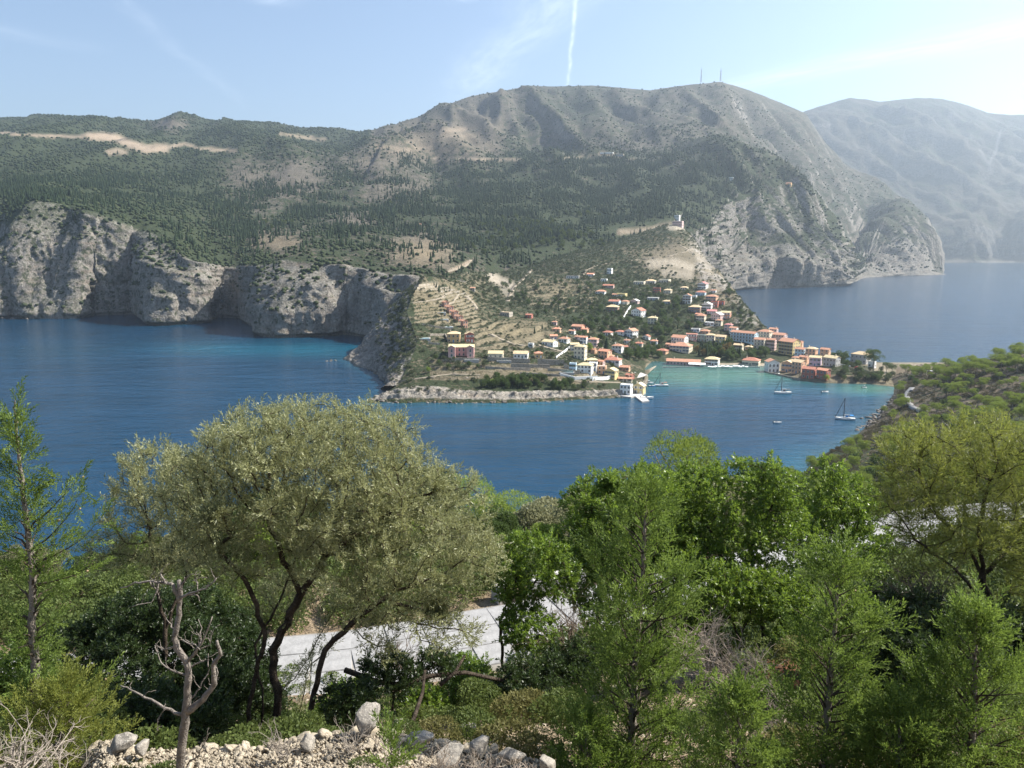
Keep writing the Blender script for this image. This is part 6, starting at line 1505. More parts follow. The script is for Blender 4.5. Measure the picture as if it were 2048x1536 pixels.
for i, s in enumerate(np.arange(3, arc[-1]-6, 1.16)):
    x, y = road_at(s); x2, y2 = road_at(s+.1); d = Vector((x2-x, y2-y, 0)).normalized(); nrm = Vector((-d.y, d.x, 0)); a = math.atan2(d.y, d.x)
    for j in range(3):
        if nsl >= 296: break
        q = -1.1 + j*1.1
        o = link('paving_slab', slab_me, None, road, (x + nrm.x*q, y + nrm.y*q, 89.062 + rs.uniform(0, .012)), (rs.gauss(0, .004), rs.gauss(0, .004), a)); nsl += 1
def straight_wall(a, b, z, h, th, label, mat=M_CONC, name='low_wall'):
    a, b = Vector((*a, z)), Vector((*b, z)); L = (b-a).length; rz = math.atan2(b.y-a.y, b.x-a.x)
    mb = MB(); n = 10
    for i in range(n):
        x0, x1 = L*i/n, L*(i+1)/n-.012; dz = rs.uniform(-.02, .03); mb.box(x0, x1, -th/2+rs.uniform(-.01,.01), th/2, -.9, h+dz)
    return tag(link(name, mb.mesh(name), mat, None, a, (0, 0, rz)), label, 'wall', 'low walls beside the road')
a = P(1060,1200,24.2); b = P(1165,1188,25.0); straight_wall((a.x, a.y), (b.x, b.y), 89.0, .55, .5, 'pale cement-topped wall on the outer edge of the road behind the leafless bush')
a = P(990,1214,23.9); b = P(1012,1212,24.1); straight_wall((a.x, a.y), (b.x, b.y), 89.0, .5, .6, 'short pale wall end beside the road, seen between trunks')
a = P(-60,1382,17.2); b = P(172,1362,17.2); straight_wall((a.x, a.y), (b.x, b.y), 88.9, .45, .5, 'weathered stone wall beyond the tall thin cypress', M_STONEW)

M_LIME = rock_mat('weathered_limestone', (.13,.12,.105), (.33,.30,.255), (.44,.41,.35), 9.0)
M_RUB = rock_mat('rubble_limestone', (.16,.135,.10), (.42,.36,.27), (.52,.47,.38), 12.0)
STONES = [rock_mesh(100+k, ICO2, .35, .8) for k in range(6)]
BOULD = [rock_mesh(120+k, ICO3, .38, .85) for k in range(4)]
for m_ in STONES: m_.materials.append(M_RUB)
for m_ in BOULD: m_.materials.append(M_LIME)
def boulder(u, v, Y, r, label, k=0, sc=(1, 1, 1), rz=0., cat='boulder'):
    p = P(u, v, Y); zg = drop(p.x, p.y, NS); p.z = p.z if Y < 7.6 else zg + r*.35; o = link('boulder', BOULD[k]); o.location = p; q_ = r*(1. if u == 737 else .72); o.scale = (q_*sc[0], q_*sc[1], q_*sc[2]); o.rotation_euler = (.2, -.1, rz); return tag(o, label, cat, 'limestone boulders')
boulder(737,1440,7.15,.20,'big upright grey boulder crowning the rubble wall',0,(.95,.9,1.15),.6)
boulder(245,1486,7.0,.21,'flat grey slab of rock beside the thin dead tree',1,(1.3,.9,.7),.3)
boulder(283,1500,6.9,.15,'second grey slab leaning by the dead tree trunk',2,(1.1,.8,.9),1.3)
boulder(618,1482,6.95,.15,'pale peaked stone on the crest of the rubble wall',3,(1.2,.9,.9),2)
boulder(840,1478,6.9,.17,'long pale ledge stone next to the big boulder',1,(1.7,.9,.55),.1)
boulder(958,1500,6.75,.19,'pale square-ended stone in the middle of the bank',2,(1.2,.9,.9),.9)
boulder(1025,1512,6.6,.17,'rounded pale stone sloping down to the bushes',3,(1.5,.9,.7),-.3)
boulder(1094,1528,6.4,.15,'pale stone last in the row, touching the cypress foliage',0,(.9,.9,1.0),1.9)
boulder(1100,1432,8.6,.15,'pale stone lying in the low green shrubs',2,(1.1,.9,.9),.2)
boulder(900,1512,6.5,.2,'broad half-buried stone in the dry twigs',0,(1.3,1,.6),.4)
boulder(935,1395,9.5,.22,'shaded brown rock below the crooked branch',3,(1.2,.9,.9),.2)
boulder(1500,1420,8.8,.16,'grey rock under the dry brush by the red soil',1,(1,.9,.9),.2)
boulder(800,1390,10,.2,'rock in the shade of the fallen branches',1,(1.3,.9,.6),.2)
# rubble bank of a collapsed dry stone wall
bank = thing('rubble_wall', 'collapsed dry stone wall of loose pale limestone along the lookout edge', 'stone wall', (0, 0, 0))
top_u = [150, 210, 260, 330, 420, 520, 600, 680, 760, 860, 960, 1060, 1130]; top_v = [1540, 1480, 1492, 1500, 1497, 1494, 1478, 1466, 1462, 1478, 1500, 1518, 1545]
rb = np.random.default_rng(8)
def bank_point(u, v):
    d = ray(u, v); lo = np.interp(u, top_u, top_v); Y = 7.25 - (v-lo)/90.*1.15
    return P(u, v, Y)
NB_U, NB_V = 150, 26
g = np.zeros((NB_V, NB_U, 3)); us = np.linspace(120, 1160, NB_U)
for j, u in enumerate(us):
    lo = np.interp(u, top_u, top_v)
    for i in range(NB_V):
        t = i/(NB_V-1)
        if i < 5: q = bank_point(u, lo+3); g[i, j] = (q.x*(1+.02*(4-i)), q.y + (4-i)*.25, q.z - (4-i)**1.3*.18)
        else: q = bank_point(u, lo + 3 + (i-5)*9.0); g[i, j] = q
g[..., 2] += .05*fbm(g*3, 4) - .05
core = link('soil_core', smooth(new_mesh('soil_core', g.reshape(-1, 3), grid_faces(NB_V, NB_U))), pmat('rubble_soil', (.36,.29,.20), .95, .4, 14, .1, bump=1.0), bank)
def place_stone(name, u, v, r, k):
    p = bank_point(u, v); o = link(name, STONES[k], None, bank, p, (rb.normal()*.5, rb.normal()*.5, rb.random()*6.28)); o.scale = (r*rb.uniform(.85, 1.5), r*rb.uniform(.8, 1.2), r*rb.uniform(.6, 1)); return o
for k in range(290):
    u = rb.uniform(170, 1110); lo = np.interp(u, top_u, top_v); v = lo + abs(rb.normal())*32 if k > 80 else lo + rb.uniform(-2, 6)
    place_stone('stone', u, min(v, 1580), rb.uniform(.028, .062) if k > 40 else rb.uniform(.06, .105), int(rb.integers(0, 6)))
v0, f0 = np.array([[1,0,0],[-1,0,0],[0,1,0],[0,-1,0],[0,0,1],[0,0,-1.]]), np.array([[0,2,4],[2,1,4],[1,3,4],[3,0,4],[2,0,5],[1,2,5],[3,1,5],[0,3,5]]); n = 7000; VV = []; FF = []
uu = rb.uniform(150, 1120, n); lo = np.interp(uu, top_u, top_v); vv = lo + rb.uniform(0, 95, n)
for i in range(n):
    p = np.array(bank_point(uu[i], vv[i])); r = rb.uniform(.008, .026); q = v0*(1 + .35*rb.normal(size=(len(v0), 1))*.6)*r*rb.uniform(.6, 1.4, 3)
    VV.append(q + p); FF.append(f0 + i*len(v0))
o = link('small_stones', new_mesh('small_stones', np.concatenate(VV), np.concatenate(FF)), M_RUB, bank); o['kind'] = 'stuff'

# ------------------------------------------------------------------ growing trees: branches reach for the crown's lobes
def ell_points(lobes, n, rng, shell=.45):
    vol = np.array([l[1][0]*l[1][1]*l[1][2] for l in lobes]); k = rng.choice(len(lobes), n, p=vol/vol.sum())
    d = rng.normal(size=(n, 3)); d /= np.linalg.norm(d, axis=1, keepdims=True)
    r = rng.uniform(shell**3, 1, n)**(1/3)
    c = np.array([l[0] for l in lobes]); R_ = np.array([l[1] for l in lobes])
    return c[k] + d*R_[k]*r[:, None]
def lobe(u, v, Y, ru, rv, rd):
    k = Y/.95/FPX; return (np.array(P(u, v, Y)), np.array([ru*k, rd, rv*k]))
def colonize(stems, attr_, step=.2, infl=1.3, kill=.28, iters=90, rng=None, grav=.05):
    """stems: list of polylines -> nodes, parent"""
    N = []; PA = []
    for st in stems:
        st = [np.array(p, float) for p in st]; par = -1
        if len(N) and st[0] is not None:
            d = np.linalg.norm(np.array(N) - st[0], axis=1)
            if d.min() < .3: par = int(d.argmin())
        for i, (a, b) in enumerate(zip(st[:-1], st[1:])):
            k = max(1, int(np.linalg.norm(b-a)/step))
            for j in range(k):
                N.append(a + (b-a)*j/k + (rng.normal(size=3)*.018 if j else 0)); PA.append(par); par = len(N)-1
        N.append(st[-1]); PA.append(par)
    N = np.array(N); PA = list(PA); A = attr_.copy()
    nd = np.full(len(A), 1e9); ni = np.zeros(len(A), int)
    def upd(newi):
        for s in range(0, len(newi), 200):
            idx = newi[s:s+200]; D = np.linalg.norm(A[:, None] - N[idx][None], axis=2); m = D.argmin(1); dm = D[np.arange(len(A)), m]
            b = dm < nd; nd[b] = dm[b]; ni[b] = np.array(idx)[m[b]]
    upd(list(range(len(N))))
    for it in range(iters):
        act = nd < infl*(3.0 if it < 12 else 1.0)
        if not act.any(): break
        gsum = np.zeros((len(N), 3)); np.add.at(gsum, ni[act], (A[act]-N[ni[act]])/nd[act][:, None])
        src = np.where(np.abs(gsum).sum(1) > 1e-6)[0]
        d = gsum[src]; d /= np.linalg.norm(d, axis=1, keepdims=True); d = d + rng.normal(size=d.shape)*.16 + np.array([0, 0, grav]); d /= np.linalg.norm(d, axis=1, keepdims=True)
        new = N[src] + d*step; k0 = len(N); N = np.concatenate([N, new]); PA += list(src)
        upd(list(range(k0, len(N))))
        keep = nd > kill; A = A[keep]; nd = nd[keep]; ni = ni[keep]
        if len(A) == 0 or len(N) > 6000: break
    return N, np.array(PA)
def radii(N, PA, tip=.006, p=2.3, rmax=.2):
    r = np.zeros(len(N)); 
    for i in range(len(N)-1, -1, -1):
        r[i] = max(tip**p, r[i])
        if PA[i] >= 0: r[PA[i]] += r[i]
    return np.minimum(r**(1/p), rmax)
def branch_mesh(name, N, PA, r, rmin=0.0):
    """tapered tube per segment, all branches of one tree"""
    idx = np.where((PA >= 0) & (r >= rmin))[0]
    a = N[PA[idx]]; b = N[idx]; ra = np.minimum(r[PA[idx]], r[idx]*1.35); rb_ = r[idx]
    d = b-a; L = np.linalg.norm(d, axis=1, keepdims=True); d = d/np.maximum(L, 1e-6); b = b + d*rb_[:, None]*.4; a = a - d*ra[:, None]*.4
    ref = np.where(np.abs(d[:, 2:3]) > .9, np.array([[1., 0, 0]]), np.array([[0, 0, 1.]])); s = np.cross(d, ref); s /= np.linalg.norm(s, axis=1, keepdims=True); t = np.cross(d, s)
    n = 5; ang = np.arange(n)*2*math.pi/n; V = []
    for base, rr in ((a, ra), (b, rb_)):
        V.append(base[:, None] + rr[:, None, None]*(s[:, None]*np.cos(ang)[None, :, None] + t[:, None]*np.sin(ang)[None, :, None]))
    V = np.concatenate(V, 1).reshape(-1, 3); k = np.arange(len(idx))[:, None]*2*n; j = np.arange(n); j2 = (j+1) % n
    F = np.stack([k + j, k + j2, k + n + j2, k + n + j], -1).reshape(-1, 4)
    return smooth(new_mesh(name, V, F))
SPRIGS = {}
def sprig(kind, k):
    if (kind, k) in SPRIGS: return SPRIGS[(kind, k)]
    rng = np.random.default_rng(900 + k + 10*len(kind)); P_ = []; D_l = []
    spec = {'olive': (17, .24, .058, .0145, .12, .8), 'mastic': (13, .17, .066, .030, .45, .95), 'carob': (12, .20, .078, .036, .5, .95), 'narrow': (19, .27, .066, .0105, .1, .65), 'dark': (14, .18, .064, .028, .25, .9)}
    if kind == 'cypress':
        lf, w = .030, .0125
        for i in range(11):
            z = .02 + .26*i/11; a = i*2.4; sd = np.array([math.cos(a)*.5, math.sin(a)*.5, .85]); sl = .10*(1-.5*i/11)
            for j in range(7): P_.append(np.array([0, 0, z]) + sd*sl*j/7); D_l.append(sd + rng.normal(size=3)*.26)
        for j in range(10): P_.append(np.array([0, 0, .03+.27*j/10])); D_l.append(np.array([0, 0, 1]) + rng.normal(size=3)*.25)
    else:
        n, L, lf, w, s0, ang = spec[kind]
        for i in range(n):
            t = s0 + (1-s0)*i/(n-1); a = i*2.399; q = ang*(1.05 - .5*t)
            P_.append(np.array([rng.normal()*.006, rng.normal()*.006, L*t])); D_l.append(np.array([math.cos(a)*q, math.sin(a)*q, 1-q*.55]) + rng.normal(size=3)*.22)
    me = leaf_mesh('sprig', np.array(P_), np.array(D_l), lf, w, k + 77)
    SPRIGS[(kind, k)] = me; return me
def gn_crown(name, kind, mat, base, d, scl, rng, parent):
    """foliage of one tree: thousands of leafy shoots set along its twigs"""
    me = bpy.data.meshes.new(name); n = len(base); me.vertices.add(n); me.vertices.foreach_set('co', base.astype(np.float32).ravel())
    th = np.arctan2(np.hypot(d[:, 0], d[:, 1]), d[:, 2]); ph = np.arctan2(d[:, 1], d[:, 0]); sp = rng.uniform(0, 6.28, n)
    # euler XYZ with the z axis turned onto d after a spin about itself
    cz, sz, cy, sy, cs, ss_ = np.cos(ph), np.sin(ph), np.cos(th), np.sin(th), np.cos(sp), np.sin(sp)
    R00 = cz*cy*cs - sz*ss_; R10 = sz*cy*cs + cz*ss_; R20 = -sy*cs; R21 = sy*ss_; R22 = cy
    rot = np.stack([np.arctan2(R21, R22), np.arcsin(np.clip(-R20, -1, 1)), np.arctan2(R10, R00)], -1).astype(np.float32)
    at = me.attributes.new('rot', 'FLOAT_VECTOR', 'POINT'); at.data.foreach_set('vector', rot.ravel())
    attr(me, 'scl', scl); pk = me.attributes.new('pick', 'INT', 'POINT'); pk.data.foreach_set('value', rng.integers(0, 3, n).astype(np.int32))
    o = link(name, me, None, parent); o['kind'] = 'stuff'
    key = 'shoots_' + kind + mat.name
    ng = bpy.data.node_groups.get(key)
    if ng is None:
        ng = bpy.data.node_groups.new(key, 'GeometryNodeTree')
        ng.interface.new_socket('Geometry', in_out='INPUT', socket_type='NodeSocketGeometry'); ng.interface.new_socket('Geometry', in_out='OUTPUT', socket_type='NodeSocketGeometry')
        Nn = ng.nodes; Ll = ng.links; gi = Nn.new('NodeGroupInput'); go = Nn.new('NodeGroupOutput'); jn = Nn.new('GeometryNodeJoinGeometry')
        for k in range(3):
            m2 = sprig(kind, k).copy(); m2.materials.clear(); m2.materials.append(mat); po = bpy.data.objects.new('sprig', m2)
            oi = Nn.new('GeometryNodeObjectInfo'); oi.inputs['Object'].default_value = po; oi.inputs['As Instance'].default_value = True; Ll.new(oi.outputs['Geometry'], jn.inputs[0])
        ip = Nn.new('GeometryNodeInstanceOnPoints'); ip.inputs['Pick Instance'].default_value = True
        def na(nm, t):
            q = Nn.new('GeometryNodeInputNamedAttribute'); q.data_type = t; q.inputs[0].default_value = nm; return q.outputs[0]
        Ll.new(gi.outputs[0], ip.inputs['Points']); Ll.new(jn.outputs[0], ip.inputs['Instance']); Ll.new(na('pick', 'INT'), ip.inputs['Instance Index']); Ll.new(na('scl', 'FLOAT'), ip.inputs['Scale']); Ll.new(na('rot', 'FLOAT_VECTOR'), ip.inputs['Rotation']); Ll.new(ip.outputs[0], go.inputs[0])
    md = o.modifiers.new('shoots', 'NODES'); md.node_group = ng
    return o
def shoots(N, PA, r, rng, per, rmax, up, spread):
    idx = np.where((r < rmax) & (PA >= 0))[0]
    seg = N[idx]-N[PA[idx]]; seg /= np.maximum(np.linalg.norm(seg, axis=1, keepdims=True), 1e-6)
    I = np.repeat(np.arange(len(idx)), per); n = len(I)
    base = N[PA[idx]][I] + (N[idx]-N[PA[idx]])[I]*rng.random((n, 1)) + rng.normal(size=(n, 3))*.03
    d = seg[I] + rng.normal(size=(n, 3))*spread + np.array([0, 0, up]); d /= np.linalg.norm(d, axis=1, keepdims=True)
    return base, d, rng.uniform(.6, 1.25, n)
def shoot_leaves(N, PA, r, rng, shoots, per, slen, leaf, width, rmax=.022, up=.35, spread=.8, name='crown', center=None, droop=0.0, rosette=False, tintf=None):
    idx = np.where((r < rmax) & (PA >= 0))[0]
    seg = N[idx]-N[PA[idx]]; seg /= np.maximum(np.linalg.norm(seg, axis=1, keepdims=True), 1e-6)
    I = np.repeat(np.arange(len(idx)), shoots); n = len(I)
    base = N[PA[idx]][I] + (N[idx]-N[PA[idx]])[I]*rng.random((n, 1))
    d = seg[I] + rng.normal(size=(n, 3))*spread + np.array([0, 0, up]); d /= np.linalg.norm(d, axis=1, keepdims=True)
    L = slen*rng.uniform(.5, 1.3, n)
    J = np.repeat(np.arange(n), per); m = len(J)
    s = rng.uniform(.1, 1.0, m) if not rosette else rng.uniform(.72, 1.0, m)
    pos = base[J] + d[J]*(L[J]*s)[:, None]
    ld = d[J]*(.75 if not rosette else .35) + rng.normal(size=(m, 3))*(.55 if not rosette else .75); 
    tint = np.clip(rng.normal(.5, .22, n), 0, 1)[J]
    return leaf_mesh(name, pos, ld, leaf, width, int(rng.integers(1e6)), droop, tint)
M_OLEA = leaf_mat('wild_olive_leaves', (.11,.125,.05), (.47,.48,.26), .44, .45, .4, tr_col=(.30,.30,.10), hue_obj=.5)
M_MAST = leaf_mat('mastic_leaves', (.045,.095,.016), (.21,.30,.055), .48, .38, .5, tr_col=(.26,.36,.04), hue_obj=.5)
M_GREYC = leaf_mat('grey_crown_leaves', (.075,.085,.035), (.25,.25,.14), .38, .5, .3, hue_obj=.3)
M_PHRYL = leaf_mat('olive_green_bush_leaves', (.05,.058,.02), (.17,.17,.07), .3, .6, .2)
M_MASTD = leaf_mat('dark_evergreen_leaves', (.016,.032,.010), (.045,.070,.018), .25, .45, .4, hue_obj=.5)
M_CYPN = leaf_mat('cypress_sprays', (.026,.058,.013), (.24,.32,.075), .42, .55, .25, tr_col=(.24,.34,.05), hue_obj=.75)
M_CYPY = leaf_mat('yellowing_cypress_sprays', (.11,.14,.030), (.25,.27,.065), .45, .55, .25, tr_col=(.34,.36,.06), hue_obj=.5)
M_ACAC = leaf_mat('narrow_olive_leaves', (.075,.095,.024), (.27,.285,.085), .48, .45, .35, tr_col=(.32,.36,.06), hue_obj=.5)
M_TWIG = pmat('dry_twig_wood', (.30,.25,.20), .9, .25, 10, .15)
M_DEADW = pmat('bleached_dead_wood', (.20,.175,.15), .85, .3, 12, .15, bump=.6)
M_DBARK = pmat('rough_dark_bark', (.070,.055,.042), .95, .45, 10, .1, bump=1.0)
def grown(name, label, cat, stems, lobes, nattr, seed, mat, leaf, width, shoots_n, per, kind, tip=.0052, rmax=.17, step=.2, kill=.27, infl=1.2, leafr=.02, bark=None, group=None, up=.35, spread=.8, shell=.35, rosette=False, droop=0., lift=0):
    rng = np.random.default_rng(seed); base = Vector(stems[0][0])
    t = thing(name, label, cat, base, 0, group)
    st = [[np.array(p)-np.array(base) for p in s] for s in stems]; lb = [(c-np.array(base), r_) for c, r_ in lobes]
    A = ell_points(lb, nattr, rng, shell)
    N, PA = colonize(st, A, step, infl, kill, 90, rng)
    r = radii(N, PA, tip, 2.25, rmax)
    tr = (r > .03)
    if rmax < .06: link('stems', branch_mesh('stems', N, PA, r, .0012), bark or M_DBARK, t)['kind'] = 'stuff'
    if rmax >= .06: link('trunk', branch_mesh('trunk', N, PA, np.where(tr, r, 0), .0301), bark or M_DBARK, t)
    if rmax >= .06: link('branches', branch_mesh('branches', N, PA, np.where(tr, 0, r), .0012), bark or M_DBARK, t)['kind'] = 'stuff'
    bs, d_, sc_ = shoots(N, PA, r, rng, shoots_n, leafr, up, spread)
    gn_crown('crown', kind, mat, bs, d_, sc_, rng, t)
    return t
def pl(*q): return [P(*a) for a in q]
# the great wild olive
grown('olive_tree', 'great wild olive with a broad grey-green dome and several dark trunks', 'tree',
      [pl((545,1500,11.5),(555,1400,11.5),(545,1300,11.6),(600,1190,11.6),(650,1110,11.7)), pl((560,1390,11.5),(600,1340,11.6),(640,1270,11.8),(680,1200,12.0)), pl((600,1190,11.6),(560,1100,11.4),(530,1020,11.4)), pl((650,1110,11.7),(740,1050,12),(800,1010,12.2)), pl((490,1500,11.2),(500,1400,11.2),(530,1270,11.2),(490,1160,11.1),(420,1080,11)), pl((620,1490,11.0),(625,1400,11.0),(650,1300,11.1),(720,1230,11.2),(790,1180,11.3)), pl((520,1495,11.8),(525,1400,11.8),(510,1290,11.9),(560,1200,12.0),(590,1120,12.1)), pl((585,1500,12),(600,1420,12),(620,1330,12.1),(690,1260,12.3),(730,1170,12.4))],
      [lobe(620,960,11.7,230,150,1.6), lobe(520,900,11.5,120,95,1.1), lobe(720,890,11.8,125,85,1.1), lobe(420,980,11.2,110,105,1.0), lobe(820,980,12.2,80,90,.9), lobe(830,1090,11.6,150,105,1.2), lobe(930,1010,12.2,60,70,.6), lobe(960,1110,11.8,60,75,.7), lobe(800,1200,11.2,120,75,.8), lobe(905,1270,11.0,72,55,.5), lobe(700,1120,11.2,140,80,.9), lobe(480,1110,11,120,65,.8), lobe(760,1290,10.8,60,35,.4), lobe(590,1190,12.4,90,40,.6)],
      4600, 1, M_OLEA, .052, .0125, 7, 13, 'olive', up=.75, spread=.55, step=.17, kill=.2, infl=1.0, leafr=.016, shell=.3)
grown('olive_tree', 'slimmer wild olive with an open grey crown beside the tall thin cypress', 'tree',
      [pl((335,1490,13),(340,1380,13),(330,1260,13),(310,1150,13),(300,1060,13)), pl((330,1260,13),(370,1160,13.2),(380,1060,13.2))],
      [lobe(300,960,13,75,80,.8), lobe(370,990,13.2,70,90,.8), lobe(255,1030,13,50,55,.6), lobe(330,1100,13,110,60,.8), lobe(210,1110,13,60,45,.5)],
      1200, 2, M_OLEA, .052, .0125, 7, 12, 'olive', up=.75, spread=.55, step=.17, kill=.21, infl=1.0, leafr=.016, shell=.3)
# narrow-leaved olive at the right-hand side
grown('olive_tree', 'narrow-leaved yellowish olive with fanned pale branches beside the road bend', 'tree',
      [pl((1995,1330,12.5),(1990,1230,12.5),(1965,1150,12.5),(1930,1080,12.5)), pl((1965,1150,12.5),(2020,1090,12.7),(2060,1020,12.8)), pl((1930,1080,12.5),(1860,1020,12.3),(1840,950,12.3)), pl((1965,1150,12.5),(1960,1050,12.3),(1980,960,12.3)), pl((1990,1230,12.5),(1900,1130,12.1),(1830,1080,12))],
      [lobe(1850,920,12.3,95,75,.9), lobe(1990,910,12.4,100,85,1.0), lobe(2080,940,12.8,90,90,1.0), lobe(1800,1000,12.1,65,65,.7), lobe(1910,1030,12.2,120,90,1.0), lobe(2060,1080,12.5,120,90,1.0), lobe(1850,1100,12,80,50,.6), lobe(2100,1180,12.3,90,80,.8)],
      3000, 3, M_ACAC, .060, .0095, 8, 14, 'narrow', up=.6, spread=.55, step=.18, kill=.22, infl=1.0, leafr=.016, shell=.3)
# glossy mastic and carob crowns in the middle
MG = 'glossy-leaved trees beside the road'
grown('mastic_tree', 'small bright green mastic leaning on a dark crooked trunk beside the road slabs', 'tree', [pl((1000,1400,14),(1005,1310,14),(1000,1240,14),(1030,1170,14)), pl((1000,1240,14),(1060,1180,14.2),(1090,1130,14.3))],
      [lobe(1060,1110,14,75,55,.6), lobe(1020,1150,14,50,60,.6), lobe(1110,1160,14.2,45,50,.5), lobe(1070,1270,13.4,62,42,.5), lobe(1050,1220,13.8,50,40,.4)], 800, 4, M_MAST, .06, .026, 10, 9, 'mastic', step=.17, kill=.22, infl=.95, leafr=.02, group=MG)
grown('mastic_tree', 'dense green mastic rising behind the middle cypress', 'tree', [pl((1180,1400,15.5),(1190,1300,15.5),(1200,1190,15.5),(1210,1080,15.5)), pl((1200,1190,15.5),(1270,1100,15.6),(1310,1040,15.6)), pl((1190,1300,15.5),(1140,1180,15.4))],
      [lobe(1210,1010,15.5,90,70,1.0), lobe(1300,1010,15.6,85,75,.9), lobe(1180,1100,15.4,90,80,.9), lobe(1320,1110,15.4,100,90,.9), lobe(1250,1180,15.2,130,70,.8), lobe(1290,955,15.7,40,35,.5)], 2100, 5, M_MAST, .06, .026, 10, 9, 'mastic', step=.18, kill=.23, infl=1.0, leafr=.02, group=MG)
grown('carob_tree', 'tall green carob with upright tufted shoots against the water', 'tree', [pl((1530,1400,16),(1530,1310,16),(1520,1200,16),(1500,1100,16)), pl((1520,1200,16),(1440,1110,16),(1400,1020,16)), pl((1500,1100,16),(1540,1020,16.2),(1550,950,16.2))],
      [lobe(1400,985,16,75,60,.9), lobe(1480,960,16.1,50,45,.6), lobe(1545,985,16.2,65,70,.8), lobe(1450,1070,16,110,75,1.0), lobe(1570,1080,16,80,70,.8), lobe(1380,1120,15.8,70,60,.7), lobe(1500,1150,15.8,90,50,.7), lobe(1550,925,16.2,22,22,.3)], 1900, 6, M_MAST, .06, .026, 10, 9, 'mastic', step=.19, kill=.25, infl=1.05, leafr=.022, group=MG)
grown('mastic_tree', 'mastic with a pale forked trunk and bright rosettes beside the dry brush', 'tree', [pl((1485,1330,14.5),(1478,1275,14.5),(1460,1235,14.5)), pl((1478,1275,14.5),(1500,1230,14.6)), pl((1545,1345,14.6),(1545,1290,14.6),(1560,1230,14.6))],
      [lobe(1450,1180,14.5,65,55,.6), lobe(1530,1190,14.6,70,55,.6), lobe(1590,1200,14.7,55,50,.5), lobe(1420,1230,14.3,40,35,.4), lobe(1560,1250,14.4,50,35,.4)], 1000, 7, M_MAST, .06, .026, 10, 9, 'mastic', step=.16, kill=.21, infl=.95, leafr=.02, group=MG)
grown('carob_tree', 'dark spreading carob between the road bend and the bright mastic', 'tree', [pl((1640,1370,17),(1650,1260,17),(1680,1150,17),(1700,1080,17))],
      [lobe(1690,1020,17,80,70,.9), lobe(1630,1080,17,70,60,.8), lobe(1740,1090,17,60,50,.7), lobe(1660,950,17.2,40,40,.6)], 1100, 8, M_MAST, .06, .026, 10, 9, 'mastic', step=.19, kill=.25, infl=1.05, leafr=.022, group=MG)
# dark understorey
DG = 'dark bushes in the olive shade'
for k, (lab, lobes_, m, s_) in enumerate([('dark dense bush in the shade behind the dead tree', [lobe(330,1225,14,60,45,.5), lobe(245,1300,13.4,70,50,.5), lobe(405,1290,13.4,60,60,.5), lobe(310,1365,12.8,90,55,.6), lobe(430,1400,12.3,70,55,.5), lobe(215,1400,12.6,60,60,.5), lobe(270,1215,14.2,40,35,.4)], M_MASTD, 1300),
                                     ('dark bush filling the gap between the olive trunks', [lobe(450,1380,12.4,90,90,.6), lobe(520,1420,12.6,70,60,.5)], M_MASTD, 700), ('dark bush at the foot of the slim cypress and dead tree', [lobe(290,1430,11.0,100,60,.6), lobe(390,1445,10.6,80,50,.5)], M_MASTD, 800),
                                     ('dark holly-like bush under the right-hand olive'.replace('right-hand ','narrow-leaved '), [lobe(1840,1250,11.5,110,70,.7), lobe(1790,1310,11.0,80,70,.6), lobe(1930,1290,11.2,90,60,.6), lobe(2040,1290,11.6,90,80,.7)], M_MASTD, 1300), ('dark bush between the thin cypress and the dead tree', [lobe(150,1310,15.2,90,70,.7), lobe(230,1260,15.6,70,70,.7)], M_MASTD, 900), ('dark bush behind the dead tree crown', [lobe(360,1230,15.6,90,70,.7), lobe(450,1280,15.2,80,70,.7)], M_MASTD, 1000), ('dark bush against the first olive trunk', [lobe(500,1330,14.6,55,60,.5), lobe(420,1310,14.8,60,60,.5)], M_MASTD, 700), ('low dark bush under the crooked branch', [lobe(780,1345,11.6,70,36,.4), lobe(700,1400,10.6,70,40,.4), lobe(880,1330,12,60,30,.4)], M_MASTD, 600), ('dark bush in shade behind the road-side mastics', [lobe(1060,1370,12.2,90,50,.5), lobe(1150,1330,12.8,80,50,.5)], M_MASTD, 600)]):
    c = lobes_[0][0]; zg = drop(c[0], c[1], NS); grown('bush', lab, 'bush', [[Vector((c[0], c[1], zg-.1)), Vector((c[0]+.05, c[1], (zg+c[2])/2))]], lobes_, s_, 40+k, m, .058, .024, 13, 8, 'dark', step=.17, kill=.22, infl=1.6, leafr=.02, group=DG, rmax=.05)

